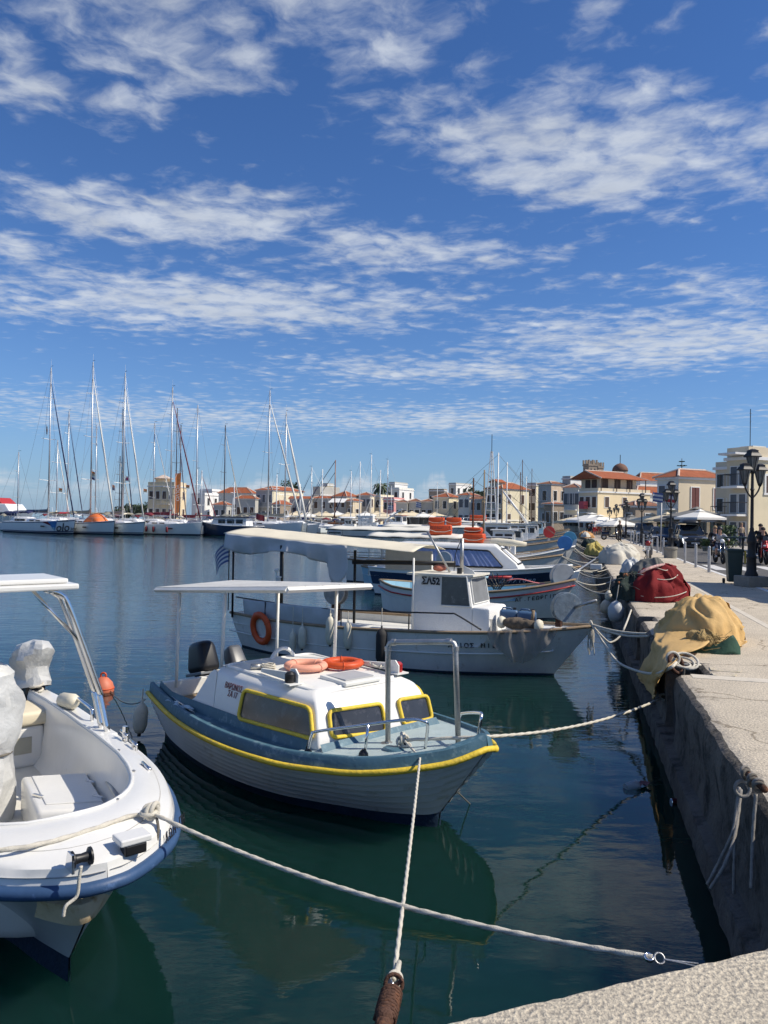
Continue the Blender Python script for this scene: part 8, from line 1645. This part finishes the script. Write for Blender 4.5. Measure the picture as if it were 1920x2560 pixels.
sc_ = rope_thing('striped red and white rag rope lying over the grey sheet', resamp(smooth_path([W(1600, 1432, 1.62), W(1625, 1420, 1.72), W(1655, 1412, 1.76), W(1680, 1413, 1.74)], 6), .03), .03, mat('striped_rag', (.45, .28, .26), .9, 0, .5, 14), name='rag_rope')
pile('covered_net_pile', 'long net pile under a creased white sheet farther along the quay', W(1545, 1408, 1.0), qz, WT, .76, 1.3, .80, 1.2, folds=9, amp=.16, p=.36)
pile('covered_net_pile', 'orange and cream net pile at the far end of the quay', W(1465, 1345, 1.0), qz, mat('orange_net', (.52, .28, .11), .95, 0, .3, 6, .5, 30), .75, .9, .72, 6.1, 'net', amp=.15); pile('covered_net_pile', 'small white sheet on top of the orange net pile', W(1463, 1343, 1.4), qz, WT, .4, .5, .45, 2.2)
pile('float_pile', 'yellow-green net floats heaped near the quay edge', W(1488, 1388, 1.0), qz, mat('yellow_floats', (.42, .34, .10), .9, 0, .4, 9, .6, 30), .5, .6, .62, 8.4, 'net', lump=.5, amp=.2); pile('dark_net_pile', 'black net heap behind the yellow floats', W(1475, 1368, 1.0), qz, DNET, .6, 1.0, .5, 5.7, 'net', lump=.5, amp=.2)
wb = thing('foam_box', 'broken white foam box at the quay edge by the white sheet', 'box', W(1490, 1424, 1.0), qz); MB().box((0, 0, .1), (.4, .28, .2)).build('box', WHITED, wb, bevel=.03); MB().box((0, 0, .205), (.32, .2, .02)).build('inside', GREYN, wb)
# jugs and grey floats hanging between quay and boats
for i, (px, py, r, lab, m_) in enumerate(((1515, 1518, .15, 'cloudy plastic float hanging left at the quay wall', FEND), (1540, 1530, .17, 'cloudy round jug float hanging right at the quay wall', GREYT), (1522, 1490, .10, 'small buff float above the hanging jugs', FEND))):
    p = WP(px, py, Q(14, VE-.22), QV); T = thing('hanging_float', lab, 'float', p, 0, 'floats hung on the quay wall'); MB().lathe([(.03, -r*1.2), (r*.7, -r*1.1), (r, -r*.4), (r, r*.5), (r*.6, r*1.1), (.03, r*1.4)], (0, 0, 0), 14).build('float', m_, T, smooth=True); MB().tube([(0, 0, r*1.3), (.05, 0, r*1.3+.35)], .01, 5).build('line', ROPE, T)
# quay iron: ring with coil, bar with rope bundle
ir = thing('mooring_ring', 'rusty mooring ring with coiled white rope at the quay edge', 'mooring ring', Q(*uv(W(1700, 1668, 1.0)), 1.0)); MB().torus((-.05, -.02, .04), .11, .022, Matrix.Rotation(R(60), 3, 'X') @ Matrix.Rotation(R(30), 3, 'Y'), 24, 8).build('ring', RUST, ir, smooth=True)
for i in range(3): MB().torus((.02+.03*i, .02, .03+.02*i), .10+.015*i, .014, Matrix.Rotation(R(10+12*i), 3, 'X'), 24, 8).build('rope_turn', ROPE, ir, smooth=True)
MB().torus((-.08, .0, .10), .07, .016, Matrix.Rotation(R(80), 3, 'X'), 20, 8).build('rope_loop', ROPE, ir, smooth=True); MB().tube([(.05, .02, .03), (.16, .04, .02), (.26, .05, .02)], .014, 6).build('rope_tail', ROPE, ir, smooth=True)
pq = lambda px, py, o=.05: WP(px, py, Q(5, VE-o), QV)
bu = pq(1880, 1950); bb = thing('mooring_bar', 'rusty iron mooring bar with knotted grey rope at the right edge', 'mooring bar', bu); a0, a1 = pq(1862, 1926)-bu, pq(1912, 1974)-bu; MB().tube([a0, a1], .020, 8).build('bar', RUST, bb, smooth=True)
for i in range(9):
    t = i/8; c = a0.lerp(a1, .05+.85*t)-QV*.008*(i % 3); MB().torus(c+Vector((0, 0, -.008*(i % 2))), .028, .009, Matrix.Rotation(R(30+25*i), 3, 'Y') @ Matrix.Rotation(R(70), 3, 'X'), 18, 8).build('rope_turn', ROPED if i % 3 else mat('grey_rope', (.27, .25, .22), .95, 0, .25, 30, .4, 200), bb, smooth=True)
for i, (lab, pts) in enumerate((('grey rope hanging straight down the quay wall', ((1848, 1968), (1838, 2050), (1836, 2140), (1834, 2235))), ('grey rope trailing left into the water from the mooring bar', ((1850, 1972), (1835, 2070), (1800, 2150), (1768, 2212))), ('thin grey rope end hanging right of the mooring bar', ((1890, 1985), (1884, 2060), (1880, 2150), (1878, 2222))), ('second grey rope trailing left, beside the first', ((1853, 1975), (1838, 2085), (1812, 2160), (1776, 2222))))):
    rope_thing(lab, resamp(smooth_path([pq(x, y, .06+.02*k+(.06*k if i in (1, 3) else 0)) for k, (x, y) in enumerate(pts)], 8), .02), .0095, mat('grey_rope', (.27, .25, .22), .95, 0, .25, 30, .4, 200), True, 'hanging_rope', 'grey ropes hanging on the quay wall')
lpz = thing('rope_loop', 'grey rope loop hanging below the mooring bar', 'rope loop', pq(1856, 1972, .08)); MB().torus((0, 0, 0), .045, .011, Matrix.Rotation(R(75), 3, 'X'), 20, 8).build('loop', mat('grey_rope', (.27, .25, .22), .95), lpz, smooth=True)
tyr = thing('tyre_fender', 'old black tyre hanging in the quay recess below the mooring ring', 'tyre', Q(9.3, VE+.12, .55)); MB().torus((0, 0, 0), .24, .08, Matrix.Rotation(R(90)-QA, 3, 'Z') @ Matrix.Rotation(R(90), 3, 'X'), 28, 10).build('tyre', RUBB, tyr, smooth=True); MB().tube([(0, 0, .2), (.02, 0, .45)], .015, 6).build('hanger', ROPED, tyr)
# mooring ropes in front
snu = W(984, 2462, .90); sE = W(952, 2590, .90)
sn1 = thing('mooring_spring', 'rusty iron mooring spring at the bottom edge on the white rope', 'mooring spring', snu); dv = (sE-snu); dn = dv.normalized(); Ls = dv.length
MB().tube([dn*.03, dn*.05, dn*(Ls*.5), dn*Ls], [.018, .030, .034, .030], 14).build('spring_core', RUST, sn1, smooth=True)
e1 = dn.orthogonal().normalized(); e2 = dn.cross(e1)
MB().tube([dn*(.05+(Ls*.55)*i/90)+(e1*math.cos(i*.62)+e2*math.sin(i*.62))*.036 for i in range(91)], .0075, 6).build('coil', RUST, sn1, smooth=True)
MB().lathe([(.0, -.02), (.028, -.01), (.032, .02), (.02, .04)], dn*(Ls*.72), 12).build('end_cap', RUST, sn1, smooth=True); MB().torus(dn*-.005, .032, .008, Matrix.Rotation(R(70), 3, 'X'), 18, 8).build('shackle', RUST, sn1, smooth=True); MB().tube([dn*.02+e1*-.05, dn*.02+e1*.05], .008, 6).build('pin', RUST, sn1)
bt = on(B, (-.75, -.22, .74)); ov = on(B, wpl(B, 1050, 1894, (0, 0, .72), (0, 0, 1))); 
r2 = rope_thing('taut white rope from the yellow-trimmed boat down to the rusty spring', resamp([bt]+cat_curve(ov, snu+Vector((0, .03, 0)), .03, 30), .006), .0092, None, True)
thb = thing('rope_eye', 'spliced rope eye with metal thimble on the rusty spring', 'rope eye', snu); MB().torus(-dn*.035, .024, .0092, Matrix.Rotation(R(65), 3, 'X') @ Matrix.Rotation(R(12), 3, 'Y'), 20, 8).build('eye', ROPE, thb, smooth=True); MB().torus(-dn*.035, .016, .0045, Matrix.Rotation(R(65), 3, 'X') @ Matrix.Rotation(R(12), 3, 'Y'), 20, 8).build('thimble', STEEL, thb, smooth=True); MB().tube([-dn*.055, -dn*.08, -dn*.15], [.016, .014, .010], 8).build('splice', ROPE, thb, smooth=True)
ka = on(A, wpl(A, 380, 2032, (0, 0, .93), (0, 0, 1))); rgp = W(1632, 2394, .96)
rope_thing('thick white rope from the motorboat bow across to the foreground quay', resamp(cat_curve(ka, rgp, .10, 40), .006), .0112, None, True)
kn = thing('rope_knot', 'bowline knot of beige rope on the bow of the motorboat', 'knot', ka); 
for i in range(4): MB().torus((.01*i-.02, .012*(i % 2), .004*i), .038, .015, Matrix.Rotation(R(40*i), 3, 'X') @ Matrix.Rotation(R(25*i), 3, 'Y'), 18, 8).build('turn', ROPE, kn, smooth=True)
pth = [on(A, wpl(A, px, py, (0, 0, .915), (0, 0, 1))) for px, py in ((-30, 2128), (60, 2118), (150, 2098), (240, 2070), (320, 2042), (380, 2032))]
rope_thing('thick beige rope lying along the inner bow edge of the motorboat', resamp(smooth_path(pth, 8), .006), .0125, None, True)
hl = [on(A, wpl(A, px, py, (0, 0, z_), (0, 0, 1))) for px, py, z_ in ((392, 2045, .91), (396, 2080, .86), (384, 2125, .76), (350, 2155, .70), (300, 2195, .62))]; rope_thing('thin dark line from the bow knot down under the blue rub rail', smooth_path(hl, 8), .008, ROPED, False, 'thin_line')
hl = [on(A, wpl(A, px, py, (.05, 0, 0), (1, 0, 0))) for px, py in ((203, 2165), (198, 2195), (192, 2240), (165, 2265), (158, 2292))]; rope_thing('short frayed cord hanging from the bow roller', smooth_path(hl, 8), .009, ROPE, False, 'thin_line')
shk = thing('shackle', 'steel shackle and thimble holding the thick rope at the foreground quay edge', 'shackle', rgp); MB().torus((.024, -.005, 0), .019, .0042, Matrix.Rotation(R(50), 3, 'X'), 20, 8).build('bow', GALV, shk, smooth=True); MB().torus((-.015, 0, 0), .015, .0055, Matrix.Rotation(R(20), 3, 'X'), 20, 8, 1.6).build('thimble', STEEL, shk, smooth=True)
for k in (-1, 1): MB().tube([(.040, -.01, 0), (.17, -.03+.012*k, -.01)], .0028, 6).build('wire', GALV, shk)
q3 = WP(1652, 1746, Q(9, VE-.03), QV); bw = on(B, (-.14, .06, .84)); r3 = rope_thing('white rope from the bow of the yellow-trimmed boat to the quay recess', resamp([on(B, (-.75, -.22, .73)), bw]+cat_curve(bw, q3, .10, 30), .01), .014, None, True)
lp = thing('rope_loop', 'white rope loop at the end of the boat rope by the quay', 'rope loop', q3); MB().torus((.05, .03, .01), .05, .014, Matrix.Rotation(R(35), 3, 'X'), 20, 8).build('loop', ROPE, lp, smooth=True)
kn = thing('rope_knot', 'heap of white rope knots on the foredeck bitt', 'knot', on(B, (-.75, -.22, .72)));
for i in range(6): MB().torus((.02*math.cos(i*2), .02*math.sin(i*2), .012*i-.03), .045, .012, Matrix.Rotation(R(30*i), 3, 'X') @ Matrix.Rotation(R(17*i), 3, 'Y'), 18, 8).build('turn', ROPE, kn, smooth=True)
# ropes of the awning boat
bC = on(C_, (-.05, -.02, .93)); qC = WP(1622, 1576, Q(12, VE), QV); qC.z = .97
rope_thing('upper of two white ropes from the awning boat bow to the quay', resamp(cat_curve(bC, qC+Vector((0, .1, .02)), .04, 20), .02), .018); rope_thing('lower of two white ropes from the awning boat bow to the quay', resamp(cat_curve(bC, qC, .07, 20), .02), .018)
rg2 = Q(*uv(W(1692, 1660, 1.0)), 1.03)
rope_thing('long slack white rope from the awning boat bow to the mooring ring', resamp(smooth_path([bC, WY(1512, 1612, 12.3), WY(1545, 1655, 11.4), WY(1595, 1678, 10.4), WP(1640, 1684, Q(9, 1.0), QV), WP(1678, 1668, Q(9, 1.02), QV), rg2], 8), .02), .018); rope_thing('white rope looping down from the awning boat bow and up to the quay', resamp(smooth_path([bC, WY(1515, 1600, 12.6), WY(1530, 1605, 12.6), WY(1550, 1590, 12.7), WY(1565, 1560, 12.9), WP(1578, 1525, Q(14, VE), QV)], 8), .02), .016)
tf = thing('rope_tassel', 'frayed white rope tassel hanging from the awning boat bow', 'rope', bC)
for i in range(14): a = i*.45; MB().tube([(.02*math.cos(a), .02*math.sin(a), -.02), (.05*math.cos(a), .04*math.sin(a), -.16), (.05*math.cos(a*1.3), .04*math.sin(a), -.30-.07*(i % 4))], .008, 5).build('strand', ROPE, tf)
MB().torus((0, 0, 0), .05, .02, Matrix.Rotation(R(80), 3, 'Y'), 16, 8).build('hitch', ROPE, tf, smooth=True)
names_ = ((D1, 1.12, 'the white caique'), (E1, 1.22, 'the cabin cruiser'), (E2, 1.05, 'the pale blue double-ender'), (E3, 1.3, 'the black-railed white boat'), (F1, 1.55, 'the grey-house caique'), (F2, 1.5, 'the white-house caique'), (F3, 1.7, 'the long trawler'), (F4, 1.55, 'the red-drum caique'), (F5, 1.7, 'the second trawler'), (F6, 1.5, 'the black-striped caique'))
for T, zb, nm in names_:
    p0 = on(T, (-.1, 0, zb)); u0, v0 = uv(p0)
    for k, (du, sag, wd) in enumerate(((-1.6, .22, 'near'), (.7, .30, 'middle'), (2.2, .18, 'far'))):
        rope_thing('%s mooring rope of %s' % (wd, nm), cat_curve(p0, Q(u0+du, VE+.1, 1.0), sag, 16), .014, ROPE if k != 1 else ROPED, False, 'mooring_rope', 'mooring ropes along the quay row')
gp_ = thing('gang_pole', 'grey metal pole reaching from the white caique bow towards the quay', 'pole', on(D1, (-.3, .1, 1.1))); MB().tube([(0, 0, 0), WP(1500, 1390, Q(18, VE), QV)-gp_.location], .035, 8).build('pole', GALV, gp_, smooth=True)
# flotsam and buoy
bo = W(258, 1728, 0); by = thing('mooring_buoy', 'round orange mooring buoy floating behind the steel arch', 'buoy', (bo.x, bo.y, 0)); rb = .155
MB().lathe([(.03, -.12), (rb*.8, -.08), (rb, 0), (rb, .05), (rb*.86, .13), (rb*.5, .19), (.04, .215)], (0, 0, 0), 20).build('float', mat('buoy_orange', (.60, .17, .09), .55, 0, .1, 6), by, smooth=True); MB().torus((0, 0, .235), .04, .014, Matrix.Rotation(R(90), 3, 'X'), 18, 8).build('eye', ORNG, by, smooth=True); MB().torus((0, 0, .05), rb, .008, None, 24, 6).build('seam', ORNG, by, smooth=True)
c0 = W(1578, 1970, 0); cu_ = thing('plastic_cup', 'clear plastic cup with reddish wrapper floating by the quay', 'litter', (c0.x, c0.y, 0), R(20)); MB().lathe([(.04, -.07), (.055, .07)], (0, 0, .015), 14, Matrix.Rotation(R(85), 3, 'Y')).build('cup', mat('clear_plastic', (.45, .48, .50), .15, 0, .1, 4, alpha=.45), cu_, smooth=40); MB().grid(lambda u, v: (.07+.14*u, -.05+.10*v, .015+.03*abs(math.sin(u*6+v*4))), 8, 6).build('wrapper', mat('red_wrapper', (.16, .05, .045), .4), cu_, smooth=True)
c0 = W(1693, 2006, 0); cn = thing('drink_can', 'red and black drink can floating at the foot of the quay', 'litter', (c0.x, c0.y, 0), R(5)); MB().lathe([(.025, -.062), (.032, -.055), (.033, .05), (.025, .062)], (0, 0, .008), 14, Matrix.Rotation(R(90), 3, 'Y')).build('can', mat('can_red', (.10, .012, .02), .3, .3), cn, smooth=40)
for s_ in (-1, 1): MB().lathe([(.026, -.003), (.03, .003)], (s_*.060, 0, .008), 12, Matrix.Rotation(R(90), 3, 'Y')).build('rim', STEEL, cn)
ru = rope_thing('thin dark mooring line slanting into the water from the near bow', [on(B, (-.42, 0, .40)), W(1175, 2010, 0), W(1210, 2110, -.4)], .006, ROPED, False, 'thin_line'); rope_thing('thin mooring line from the orange buoy to the dirty stern fender', cat_curve((bo.x+.1, bo.y, .02), on(B, (-4.62, -.72, .45)), .12, 12), .006, ROPED, False, 'thin_line')
